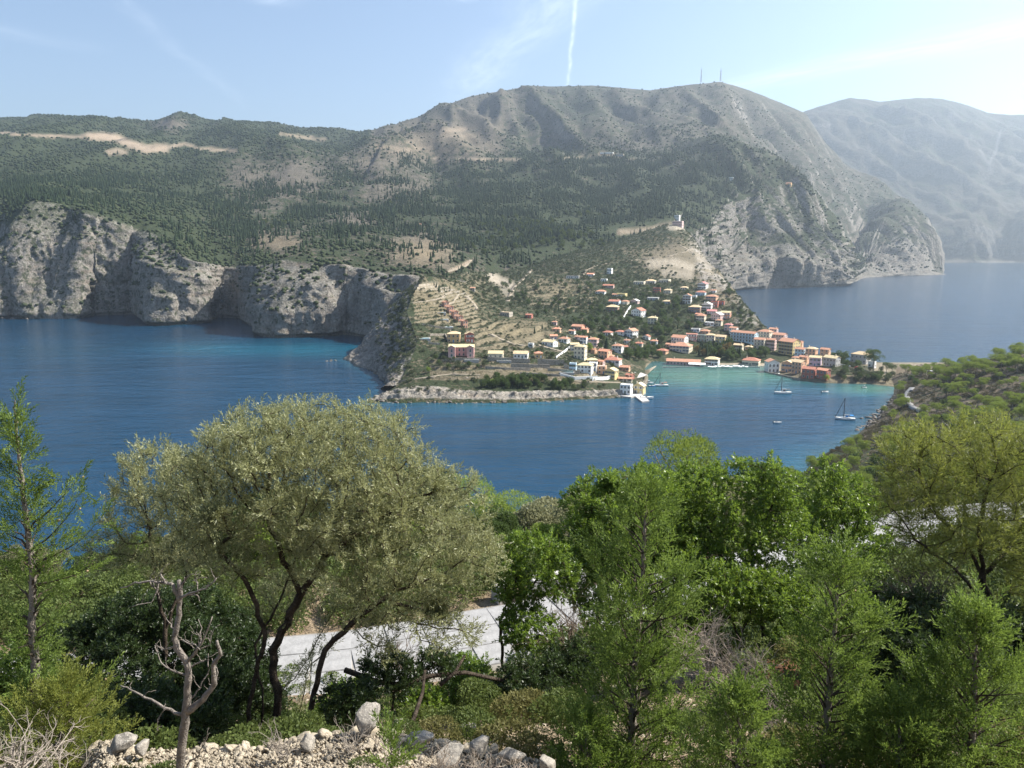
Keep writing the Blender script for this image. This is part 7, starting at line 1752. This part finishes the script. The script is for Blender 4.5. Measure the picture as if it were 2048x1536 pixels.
for k, (u, v, Y, ru, lab, m) in enumerate([(690,1405,13.2,60,'low green mastic bush by the near edge of the road under the great olive',M_MAST),(840,1400,13.0,55,'low green mastic bush by the road between the olive and the crooked trunk',M_MAST),(940,1370,13.6,55,'green mastic bush at the road edge beside the crooked trunk',M_MAST),(1250,1300,14.5,70,'green mastic bush hidden low behind the middle cypress',M_MAST),(1370,1240,15.5,60,'green mastic bush at the road edge between the two carobs',M_MAST),(1700,1230,15.5,70,'green mastic bush beneath the road bend',M_MAST),(1780,1200,16.5,60,'dark green bush at the road bend edge',M_MASTD),(720,1245,23.2,60,'olive-green bush on the outer road edge framed by the great olive trunks',M_PHRYL),(860,1228,24.0,60,'olive-green bush on the outer road edge nearer the crooked trunk',M_PHRYL),(930,1335,17.2,45,'small green bush at the inner road edge left of the crooked trunk'.replace('left of','before'),M_MAST),(30,1340,13,70,'green bush behind the tall thin cypress trunk',M_MAST)]):
    lb_ = [lobe(u, v, Y, ru, ru*.62, .55), lobe(u-ru*.6, v+ru*.2, Y, ru*.6, ru*.5, .4), lobe(u+ru*.6, v+ru*.15, Y, ru*.6, ru*.45, .4)]; c = lb_[0][0]; zg = drop(c[0], c[1], NS)
    grown('bush', lab, 'bush', [[Vector((c[0], c[1], zg-.1)), Vector((c[0]+.05, c[1], (zg+c[2])/2))]], lb_, 700, 140+k, m, .06, .026, 10, 9, 'mastic', step=.16, kill=.21, infl=1.5, leafr=.02, group='low bushes along the road', rmax=.05)
# ---- cypresses near the lookout
def near_cypress(label, trunk, prof, nb, seed, mat, blades=42000, el=(.25, .95), r0=.055, group='young cypresses at the lookout', bl=.036, bw=.0085, patchy=0.0, cones=0, extra=()):
    """trunk: points; prof: (fraction up, branch length in m)"""
    rng = np.random.default_rng(seed); base = np.array(trunk[0]); T = np.array([np.array(p)-base for p in trunk])
    t = thing('cypress_tree', label, 'tree', Vector(base), 0, group)
    cum = np.concatenate([[0], np.cumsum(np.linalg.norm(np.diff(T, axis=0), axis=1))]); cum /= cum[-1]
    def at(f): return np.array([np.interp(f, cum, T[:, k]) for k in range(3)])
    N = []; PA = []; Rr = []
    ns = 40
    for i in range(ns):
        f = i/(ns-1); N.append(at(f) + rng.normal(size=3)*.006); PA.append(i-1); Rr.append(r0*(1-f)**.8 + .006)
    tw = []
    fr = np.array([p[0] for p in prof]); fl = np.array([p[1] for p in prof])
    todo = []
    for k in range(nb):
        f = .02 + .96*((k+rng.random())/nb); L = np.interp(f, fr, fl)*rng.uniform(.45, 1.0)
        if patchy and rng.random() < patchy: continue
        todo.append((f, L, k*2.399 + rng.normal()*.3, rng.uniform(*el)))
    for (f, L, a, e) in list(extra): todo.append((f, L, a, e))
    for f, L, a, e in todo:
        if L < .05: continue
        par = int(f*(ns-1)); p = at(f); d = np.array([math.cos(a)*math.cos(e), math.sin(a)*math.cos(e), math.sin(e)])
        m = max(3, int(L/.09))
        for i in range(m):
            d = d + np.array([0, 0, .05]) + rng.normal(size=3)*.07; d /= np.linalg.norm(d); p = p + d*L/m
            N.append(p); PA.append(par); par = len(N)-1; Rr.append(max(.0035, r0*.32*(1-f*.6)*(1-i/m)))
            if i > m*.15:
                for q in range(2):
                    sd = d*.9 + rng.normal(size=3)*.6; sd /= np.linalg.norm(sd); sl = min(.34, L*.45)*rng.uniform(.5, 1.1)*(1.05-.55*i/m)
                    tw.append((p, sd, sl))
        tw.append((p, d, .16))
    for i in range(14): tw.append((at(.86+.14*i/14), np.array([rng.normal()*.4, rng.normal()*.4, 1]), .16))
    N = np.array(N); PA = np.array(PA); Rr = np.array(Rr)
    link('trunk', branch_mesh('trunk', N[:ns], PA[:ns], Rr[:ns], 0), M_BARK_PALE, t)
    link('branches', branch_mesh('branches', N, np.where(np.arange(len(N)) < ns, -1, PA), Rr, 0), M_BARK, t)['kind'] = 'stuff'
    tp = np.array([x[0] for x in tw]); td = np.array([x[1]/np.linalg.norm(x[1]) for x in tw]); tl = np.array([x[2] for x in tw])
    per = 1; J = np.repeat(np.arange(len(tw)), per); m = len(J)
    s = rng.uniform(-.05, .75, m); pos = tp[J] + td[J]*(tl[J]*s)[:, None] + rng.normal(size=(m, 3))*.02
    ld = td[J]*.9 + rng.normal(size=(m, 3))*.2 + np.array([0, 0, .30]); ld /= np.linalg.norm(ld, axis=1, keepdims=True)
    gn_crown('crown', 'cypress', mat, pos, ld, rng.uniform(.62, 1.15, m), rng, t)
    for k in range(cones):
        w = tw[int(rng.integers(len(tw)*.4, len(tw)))]; v, f_ = ICO1
        link('cone', CONE_ME, None, t, Vector(w[0] + w[1]*w[2]*.6), (rng.random(), rng.random(), 0))
    return t
CONE_ME = new_mesh('cone', ICO1[0]*.017, ICO1[1]); CONE_ME.materials.append(pmat('cypress_cone_brown', (.30,.22,.13), .8, .25, 40))
near_cypress('tall thin cypress with bare stretches of trunk standing against open water', pl((88,1500,8.4),(75,1400,8.4),(64,1250,8.4),(66,1150,8.4),(52,1040,8.4),(40,930,8.4),(28,800,8.4)),
             [(0,.45),(.12,.38),(.2,.18),(.3,.22),(.42,.38),(.5,.22),(.58,.34),(.66,.18),(.72,.07),(.8,.17),(.86,.06),(.9,.13),(.95,.06),(1,.03)], 130, 11, M_CYPN, 44000, (.15, .75), .06, cones=14, patchy=.2, extra=((.60,1.0,-.1,.25),(.56,.95,.15,.12),(.66,.8,.1,.5),(.5,.85,-.2,.1),(.1,.9,.1,.3),(.06,1.0,-.3,.35)))
near_cypress('feathery green cypress in the middle of the view, widest near its foot', pl((1262,1600,7.6),(1264,1480,7.6),(1270,1330,7.6),(1283,1200,7.6),(1288,1080,7.6),(1293,968,7.6)),
             [(0,1.15),(.2,1.1),(.32,.95),(.42,.62),(.5,.85),(.6,.85),(.7,.62),(.8,.45),(.9,.24),(1,.05)], 110, 12, M_CYPN, 66000, (.3, .85), .05)
near_cypress('green cypress with a pale trunk right of the dry brush'.replace('right of','next to'), pl((1648,1600,6.8),(1652,1480,6.8),(1662,1340,6.8),(1672,1220,6.8),(1684,1115,6.8)),
             [(0,1.0),(.2,.85),(.35,.62),(.5,.66),(.62,.55),(.75,.42),(.86,.26),(1,.05)], 80, 13, M_CYPN, 52000, (.3, .85), .045, cones=2)
near_cypress('broad bluish green cypress under the narrow-leaved olive', pl((1935,1640,6.4),(1942,1500,6.4),(1950,1360,6.4),(1952,1225,6.4)), [(0,1.0),(.3,.85),(.5,.62),(.7,.42),(.85,.25),(1,.05)], 84, 14, M_CYPN, 52000, (.35, .95), .045)
near_cypress('low bushy cypress between the pale-trunked and the broad bluish cypress', pl((1790,1640,6.2),(1795,1540,6.2),(1800,1440,6.2)), [(0,.85),(.4,.6),(.8,.3),(1,.05)], 48, 15, M_CYPN, 30000, (.35, .95), .03)
near_cypress('low cypress seedling clump below the dry brush', pl((1470,1660,6.0),(1474,1560,6.0),(1480,1400,6.0)), [(0,.72),(.4,.5),(.8,.22),(1,.05)], 46, 16, M_CYPN, 28000, (.3, .95), .03)
near_cypress('wide low cypress spreading beside the last pale stone of the bank', pl((1165,1650,7.0),(1170,1560,7.0),(1175,1440,7.0)), [(0,.7),(.4,.5),(.8,.25),(1,.05)], 44, 17, M_CYPN, 26000, (.2, .85), .03)
near_cypress('yellow-green cypress bush at the foot of the tall thin cypress', pl((120,1600,7.4),(122,1500,7.4),(125,1380,7.4)), [(0,.8),(.35,.75),(.7,.4),(1,.05)], 54, 18, M_CYPY, 34000, (.1, .8), .03)
near_cypress('tiny cypress seedling growing out of the rubble wall', pl((782,1560,5.9),(783,1530,5.9),(784,1494,5.9)), [(0,.12),(.5,.08),(1,.02)], 14, 19, M_CYPN, 1400, (.5, 1.1), .006)

# ---- the dead tree
t = thing('dead_tree', 'bleached leafless dead tree with a twisted trunk in front of the dark bushes', 'tree', P(362,1580,6.3))
b0 = Vector(t.location)
def dead(name, pts, r0, r1, Y0=6.3, parent=None, dY=0.0):
    n = len(pts); q = [P(u, v, Y0 + dY*i/max(1, n-1)) - b0 for i, (u, v) in enumerate(pts)]
    fine = [q[0]]
    for a, b in zip(q[:-1], q[1:]):
        for k in (1, 2, 3): fine.append(a.lerp(b, k/3) + Vector((rs.gauss(0, .006), rs.gauss(0, .006), rs.gauss(0, .004))))
    rad = np.linspace(r0, r1, len(fine))*np.array([rs.uniform(.92, 1.1) for _ in fine])
    return link(name, MB().tube(fine, rad, 8 if r0 > .02 else 5).mesh(name, None, True), M_DEADW, parent or t)
dead('trunk', [(358,1590),(362,1520),(368,1460),(374,1410),(377,1360),(372,1320),(352,1296),(350,1265),(357,1230),(361,1190),(358,1160)], .044, .018)
for pts, r0, dy in [([(374,1425),(405,1400),(430,1370),(425,1330),(440,1310),(434,1280)], .034, -.1), ([(366,1430),(330,1415),(290,1395),(262,1378),(240,1372)], .016, .2), ([(358,1205),(350,1170),(330,1165),(322,1148)], .020, 0), ([(340,1168),(300,1162),(270,1166),(240,1178)], .014, .1),
                    ([(318,1165),(312,1185),(300,1205),(262,1212)], .008, -.1), ([(300,1164),(316,1180),(318,1198)], .007, .1), ([(360,1195),(385,1185),(410,1178),(432,1158)], .014, -.1), ([(375,1188),(395,1190),(402,1205)], .008, 0), ([(395,1182),(396,1165),(385,1160)], .006, .1), ([(360,1190),(364,1165),(372,1155)], .011, 0),
                    ([(352,1290),(330,1300),(310,1288)], .010, .1), ([(374,1325),(395,1298),(412,1270),(425,1235)], .016, -.1), ([(385,1312),(400,1290),(402,1265),(398,1240)], .010, .1), ([(377,1335),(400,1325),(412,1318)], .009, 0), ([(392,1300),(420,1290),(424,1262)], .008, 0), ([(365,1280),(390,1290),(400,1300)], .008, -.1),
                    ([(352,1262),(340,1250),(332,1232)], .008, .1), ([(370,1350),(340,1340),(318,1318),(310,1290)], .010, .15), ([(380,1400),(400,1375),(418,1340),(415,1310)], .009, .1), ([(375,1530),(395,1510),(412,1480),(418,1455)], .008, -.1), ([(330,1418),(318,1440),(312,1470)], .006, .1), ([(430,1372),(436,1345),(425,1318)], .008, .1)]:
    dead('branch', pts, r0, r0*.35, dY=dy)
    for _ in range(3):
        i = rs.randrange(len(pts)-1); q = rs.random(); u0 = pts[i][0]*(1-q)+pts[i+1][0]*q; v0_ = pts[i][1]*(1-q)+pts[i+1][1]*q; a_ = rs.uniform(-2.6, -.5) ; l_ = rs.uniform(12, 34)
        dead('twig', [(u0, v0_), (u0+math.cos(a_)*l_*.5, v0_+math.sin(a_)*l_*.5), (u0+math.cos(a_+.3)*l_, v0_+math.sin(a_+.3)*l_)], .0042, .002, dY=dy*.3)

# ---- bare twiggy bushes, low shrubs, fallen branches
def twig_bush(u, v, Y, h, n, seed, label, mat=None, spread=1.0, group='leafless twiggy bushes'):
    rng = random.Random(seed); p = P(u, v, Y); t = thing('dry_bush', label, 'bush', p, 0, group); mb = MB()
    def grow(a, d, L, r, k):
        pts = [a]; 
        for i in range(3):
            d = (d + Vector((rng.gauss(0, .22), rng.gauss(0, .22), rng.gauss(.02, .18)))).normalized(); pts.append(pts[-1] + d*L/3)
        mb.tube(pts, [r, r*.85, r*.7, r*.5], 4, cap=False)
        if k:
            for _ in range(rng.choice((2, 3))):
                grow(pts[rng.choice((1, 2, 3))], (d + Vector((rng.gauss(0, .6), rng.gauss(0, .6), rng.gauss(.1, .35)))).normalized(), L*rng.uniform(.5, .8), r*.6, k-1)
    for _ in range(n):
        a = rng.random()*6.28; e = rng.uniform(.15, 1.3); grow(Vector((rng.gauss(0, .04)*spread, rng.gauss(0, .04)*spread, -.05)), Vector((math.cos(a)*math.cos(e)*spread, math.sin(a)*math.cos(e)*spread, math.sin(e))).normalized(), h*rng.uniform(.4, .7), .0075*h**.5*1.5, 3)
    link('twigs', mb.mesh('twigs'), mat or M_TWIG, t)['kind'] = 'stuff'
M_TWIGP = pmat('pale_dry_twigs', (.27,.235,.195), .9, .2, 10, .15); M_TWIGD = pmat('dark_dry_twigs', (.15,.115,.085), .9, .25, 10, .1)
twig_bush(30,1545,5.2,.55,20,1,'pale leafless bush of tangled twigs under the tall thin cypress',M_TWIGP,1.3)
twig_bush(120,1560,5.3,.42,12,2,'smaller pale leafless bush next to the tangled one',M_TWIGP,1.3)
twig_bush(560,1500,6.8,.30,12,3,'small grey leafless bush on the rubble wall under the olive trunks',M_TWIGP)
twig_bush(700,1495,6.7,.30,12,4,'grey twiggy bush beside the big upright boulder',M_TWIGP)
twig_bush(775,1530,6.2,.24,12,5,'dry twigs low on the rubble below the boulder')
twig_bush(880,1540,6.0,.26,16,6,'rust brown dry twigs among the bank stones')
twig_bush(960,1550,5.9,.26,14,7,'brown dry twigs beside the seedling end of the bank')
twig_bush(1040,1560,5.9,.26,12,8,'brown dry twigs at the last stones of the bank')
twig_bush(1420,1340,11.5,.95,26,9,'large heap of dry greyish brush between the middle cypress and the mastic',M_TWIG,1.4)
twig_bush(1480,1370,10.8,.85,22,10,'second heap of dry brush touching the red soil',M_TWIG,1.4)
twig_bush(1390,1290,12.5,.8,18,11,'dry brush heap higher up behind the middle cypress',M_TWIG,1.4)
twig_bush(1560,1440,8.6,.45,14,12,'low dry bush on the dark soil beside the pale-trunked cypress',M_TWIG,1.3)
twig_bush(1140,1290,13.6,1.15,20,13,'leafless dark bush in front of the cement-topped wall',M_TWIGD)
twig_bush(800,1330,13,.8,14,14,'dark leafless bush hanging below the great olive',M_TWIGD,1.3)
twig_bush(1850,1200,12,1.0,20,15,'dark tangle of dead twigs under the narrow-leaved olive',M_TWIGD,1.4)
M_PHRY = leaf_mat('phrygana_leaves', (.070,.072,.022), (.165,.155,.055), .3, .6, .2, hue_obj=.25)
M_PHRG = leaf_mat('low_green_shrub_leaves', (.04,.062,.016), (.11,.14,.036), .3, .6, .2, hue_obj=.25)
LOW = [clump_crown('foliage', [(0,0,.10,.26,.26,.15),(.15,.1,.1,.18,.18,.12),(-.16,.05,.08,.16,.18,.11)], 2100, .034, 300+k) for k in range(3)]
for k, (u, v, Y, s, m, lab) in enumerate([(1010,1460,7.9,1.2,M_PHRY,'yellowish low shrub behind the bank stones'), (950,1440,8.4,1.2,M_PHRG,'green low shrub below the shaded brown rock'), (880,1440,8.2,1.0,M_PHRY,'pale low shrub next to the big upright boulder'), (1060,1480,7.5,1.1,M_PHRY,'yellow-green low shrub beside the row of pale stones'), (810,1440,8.0,.8,M_PHRG,'small green shrub touching the big upright boulder'),
        (1040,1400,9.4,1.3,M_PHRY,'straw-coloured shrub in front of the shaded bushes'), (960,1380,10,1.3,M_PHRG,'green shrub in the half shade beyond the rocks'), (1130,1400,9.2,1.4,M_PHRG,'green shrub at the cypress edge'), (640,1455,7.8,.9,M_PHRG,'green shrub between the olive trunks and the rubble'), (500,1470,7.8,.9,M_PHRG,'low shrub at the foot of the olive trunks'), (300,1530,6.2,.8,M_PHRG,'small shrub growing between the grey slabs'), (240,1545,6.0,.9,M_PHRY,'pale shrub at the lower rim of the bank'),
        (1600,1290,13,1.5,M_PHRY,'yellow shrub seen through the mastic trunks'), (1530,1500,7.0,1.2,M_PHRG,'green shrub among the cypress seedlings'), (1380,1440,8.0,1.2,M_PHRG,'green shrub under the dry brush'), (1580,1480,7.2,1.2,M_PHRY,'straw shrub near the pale-trunked cypress'), (1720,1480,7.2,1.3,M_PHRY,'pale grassy shrub between the two big cypresses'), (1860,1520,6.4,1.2,M_PHRY,'olive-coloured shrub below the broad cypress'), (2030,1480,7,1.5,M_PHRY,'dry olive-coloured shrub at the far side of the broad cypress'), (2000,1400,8,1.5,M_PHRG,'green shrub behind the broad cypress'),
        (40,1450,8.8,1.6,M_PHRG,'green shrub beside the tall thin cypress trunk'), (200,1440,9.5,1.5,M_PHRG,'green shrub in front of the weathered wall'), (720,1500,6.4,.6,M_PHRG,'little shrub under the boulder'), (600,1440,9.0,1.2,M_PHRG,'shrub in the shade of the olive')]):
    p = P(u, v, Y); zg = drop(p.x, p.y, NS)
    t = thing('shrub', lab, 'shrub', (p.x, p.y, min(p.z, max(zg or 0, p.z-.25))-.03), k*1.3, 'low shrubs of the lookout'); t.scale = (s, s, s)
    c = link('foliage', LOW[k % 3], None, t); c['kind'] = 'stuff'
    if not LOW[k % 3].materials: LOW[k % 3].materials.append(m)
    c.material_slots[0].link = 'OBJECT'; c.material_slots[0].material = m
    link('stems', MB().tube([(0,0,-.25),(.02,0,.1)], [.012,.008], 4).mesh('stems'), M_TWIG, t)
def log(pts, r0, r1, label):
    q = [P(*a) for a in pts]; tag(link('fallen_branch', MB().tube(q, np.linspace(r0, r1, len(q)), 7).mesh('fallen_branch', None, True), M_DBARK), label, 'branch', 'fallen branches')
log([(690,1340,11.8),(750,1362,11.6),(800,1372,11.5),(860,1352,11.6),(930,1345,11.8),(1010,1362,12)], .05, .03, 'long crooked dark branch lying across below the road')
log([(810,1480,8.6),(830,1430,9.0),(845,1385,9.4),(850,1340,9.6)], .035, .02, 'thin slanting dead stem standing among the low shrubs')
log([(880,1370,10.5),(910,1345,10.6),(930,1310,10.8)], .035, .02, 'curved dark branch rising over the shaded rock')
log([(1600,1352,12.6),(1650,1340,12.6),(1690,1345,12.5)], .045, .03, 'dark branch lying on the red soil')
# red earth bank
for (u, v, Y, s, lab) in [(1595,1340,13.2,.55,'clod of red earth at the foot of the mastic'), (1640,1362,12.4,.45,'lower clod of red earth beside the dark branch')]:
    p = P(u, v, Y); o = link('earth_mound', BOULD[1].copy()); o.data.materials.clear(); o.data.materials.append(pmat('red_earth', (.19,.095,.055), .95, .4, 12, .1, bump=1.)); o.location = p - Vector((0, 0, s*.2)); o.scale = (s*1.8, s, s*.5); tag(o, lab, 'earth mound', 'red earth mounds')
# trees standing below the road
for k, (u, Y, s, kd, m, lab) in enumerate([(1022,44,1.18,'pine',M_PALE_V,'luminous yellow-green young pine rising behind the road against the water'), (975,48,.95,'broad',M_BROAD_V,'green tree next to the luminous pine'), (1125,36,.86,'broad',M_GREYC,'grey olive crown beyond the road next to the dense mastic'), (1075,34,.72,'broad',M_GREYC,'low grey crown beyond the cement-topped wall'), (905,46,1.5,'pine',M_PALE_V,'yellow-green pine top peeping over the great olive'), (1000,34,.66,'broad',M_BROAD_V,'dark green crown just past the road edge'),
        (20,30,.42,'broad',M_PALE_V,'yellow-green bush past the weathered wall'), (120,34,.5,'broad',M_BROAD_V,'green bush past the weathered wall'), (210,33,.55,'broad',M_PALE_V,'lime green bush glimpsed between cypress and olive'), (-40,36,.6,'broad',M_BROAD_V,'dark bush at the edge beyond the thin cypress'), (300,36,.75,'broad',M_OLIVE_V,'grey bush behind the slim olive'), (420,38,.9,'broad',M_BROAD_V,'dark crown behind the slim olive'), (560,38,1.3,'broad',M_BROAD_V,'dark crown seen under the great olive'), (700,38,1.3,'broad',M_OLIVE_V,'grey crown seen under the great olive'), (820,36,1.2,'broad',M_OLIVE_V,'grey crown beyond the paved road'),
        (1250,40,1.3,'broad',M_BROAD_V,'dark crown beyond the road behind the dense mastic'), (1380,42,1.4,'pine',M_PINE,'pine beyond the road behind the carob'), (1600,48,1.2,'pine',M_PINE,'pine beyond the road near the bend'), (1720,52,1.2,'pine',M_PINE,'pine past the outer edge of the road bend'), (1870,50,1.2,'broad',M_BROAD_V,'dark crown past the road bend'), (1960,48,1.2,'pine',M_PINE,'pine behind the narrow-leaved olive'), (2060,46,1.2,'pine',M_PINE,'pine at the far edge behind the narrow-leaved olive')]):
    x = (u-1024)/FPX*Y*1.03; z = drop(x, Y, NS)
    c, tr = {'pine': NEAR_P, 'broad': NEAR_B}[kd][k % 2]
    o = tree_obj('pine_tree' if kd == 'pine' else 'broadleaf_tree', c, None, tr, (x, Y, z-.2), s, k*1.7, lab, 'tree', 'trees below the road')
    kk = o.children[0]; kk.material_slots[0].link = 'OBJECT'; kk.material_slots[0].material = m
for k, (u, Y, s, kd) in enumerate([(60,27.5,.34,'b'),(150,28,.36,'b'),(250,28,.42,'b'),(340,28.5,.5,'b'),(430,28.5,.62,'b'),(520,29,.55,'b'),(620,29.5,.42,'b'),(720,29.5,.38,'b'),(820,30,.45,'b'),(900,30,.55,'b'),(980,30.5,.5,'b'),(1090,31,.42,'b'),(1180,31,.6,'b'),(1270,31.5,.7,'b'),(1360,32,.7,'b'),(1450,32.5,.75,'b'),(1550,34,.8,'b'),(1640,36,.8,'b'),(-30,27,.36,'b'),(1760,40,.8,'b')]):
    x = (u-1024)/FPX*Y*1.03; z = drop(x, Y, NS); c, tr = NEAR_B[k % 2]
    o = tree_obj('bush', c, None, tr, (x, Y, z-.9*s), s, k*2.3, ['grey-green','dark green','fresh green'][k % 3] + ' bush on the outer bank of the road', 'bush', 'bushes on the outer bank of the road'); kk = o.children[0]; kk.material_slots[0].link = 'OBJECT'; kk.material_slots[0].material = [M_GREYC, M_BROAD_V, M_PALE_V][k % 3]
# leaf litter and small stones under the trees
g, cvr = GRIDS['near_slope']
dens = (g[..., 1] > 4)*(g[..., 1] < 19)*(np.abs(g[..., 0]) < 16)*1.0
ps, ii, jj = sample_grid(g, 5000, np.random.default_rng(61), dens=dens)
gn_scatter('loose_stones', ps, np.random.default_rng(62).uniform(.015, .07, len(ps)), np.random.default_rng(63).random(len(ps))*6.28, [rock_mesh(140+k, ICO1, .4, .7) for k in range(3)], M_RUB)
ps, ii, jj = sample_grid(g, 900, np.random.default_rng(64), dens=dens*(np.clip(fbm(g/2, 3)*2+.5, 0, 1)))
rdx = (np.interp(g[..., 0], cx_, cy_))
dens_r = (np.abs(g[..., 0]) < 20)*(((g[..., 1] > rdx+2.3) & (g[..., 1] < rdx+10)) | ((g[..., 1] < rdx-1.9) & (g[..., 1] > rdx-3.2) & (np.abs(g[..., 0]+3) > 3.5)))*1.0
pr, ii, jj = sample_grid(g, 1500, np.random.default_rng(74), dens=dens_r)
dens_k = (g[..., 0] > 4.5)*(g[..., 0] < 26)*(g[..., 1] > 8.5)*(g[..., 1] < rdx-2.2)*1.0
pq, ii, jj = sample_grid(g, 700, np.random.default_rng(84), dens=dens_k)
gn_scatter('bank_scrub', pq, np.random.default_rng(85).uniform(1.4, 3.4, len(pq))*np.where(pq[:, 0] > 9, 1.2, .8), np.random.default_rng(86).random(len(pq))*6.28, [clump_crown('foliage', [(0,0,.12,.26,.26,.2)], 620, .036, 340+k) for k in range(3)], M_PHRG)
gn_scatter('roadside_scrub', pr, np.random.default_rng(75).uniform(1.2, 3.2, len(pr)), np.random.default_rng(76).random(len(pr))*6.28, [clump_crown('foliage', [(0,0,.10,.26,.26,.16)], 520, .04, 330+k) for k in range(3)], M_PHRG)
gn_scatter('ground_scrub', ps, np.random.default_rng(65).uniform(.5, 1.3, len(ps)), np.random.default_rng(66).random(len(ps))*6.28, [clump_crown('foliage', [(0,0,.08,.24,.24,.14)], 420, .05, 320+k) for k in range(3)], M_PHRG)
print('lookout', round(time.time()-T0, 1))
# ------------------------------------------------------------------ haze
def haze():
    x0, x1, y0, y1, z0, z1 = -11500, 11500, -700, 15500, -62, 1330
    me = MB().box(x0, x1, y0, y1, z0, z1).mesh('haze')
    m = bpy.data.materials.new('haze_air'); m.use_nodes = True; n = NT(m.node_tree); m.node_tree.nodes.clear()
    v = n.new('ShaderNodeVolumePrincipled'); v.inputs['Color'].default_value = (.72, .86, 1.0, 1); v.inputs['Density'].default_value = HAZE
    v.inputs['Anisotropy'].default_value = .5
    out = n.new('ShaderNodeOutputMaterial'); n.l.new(v.outputs[0], out.inputs['Volume'])
    o = link('haze', me, m); tag(o, kind='stuff')
HAZE = 0.000092
haze()
print('done', round(time.time()-T0, 1))
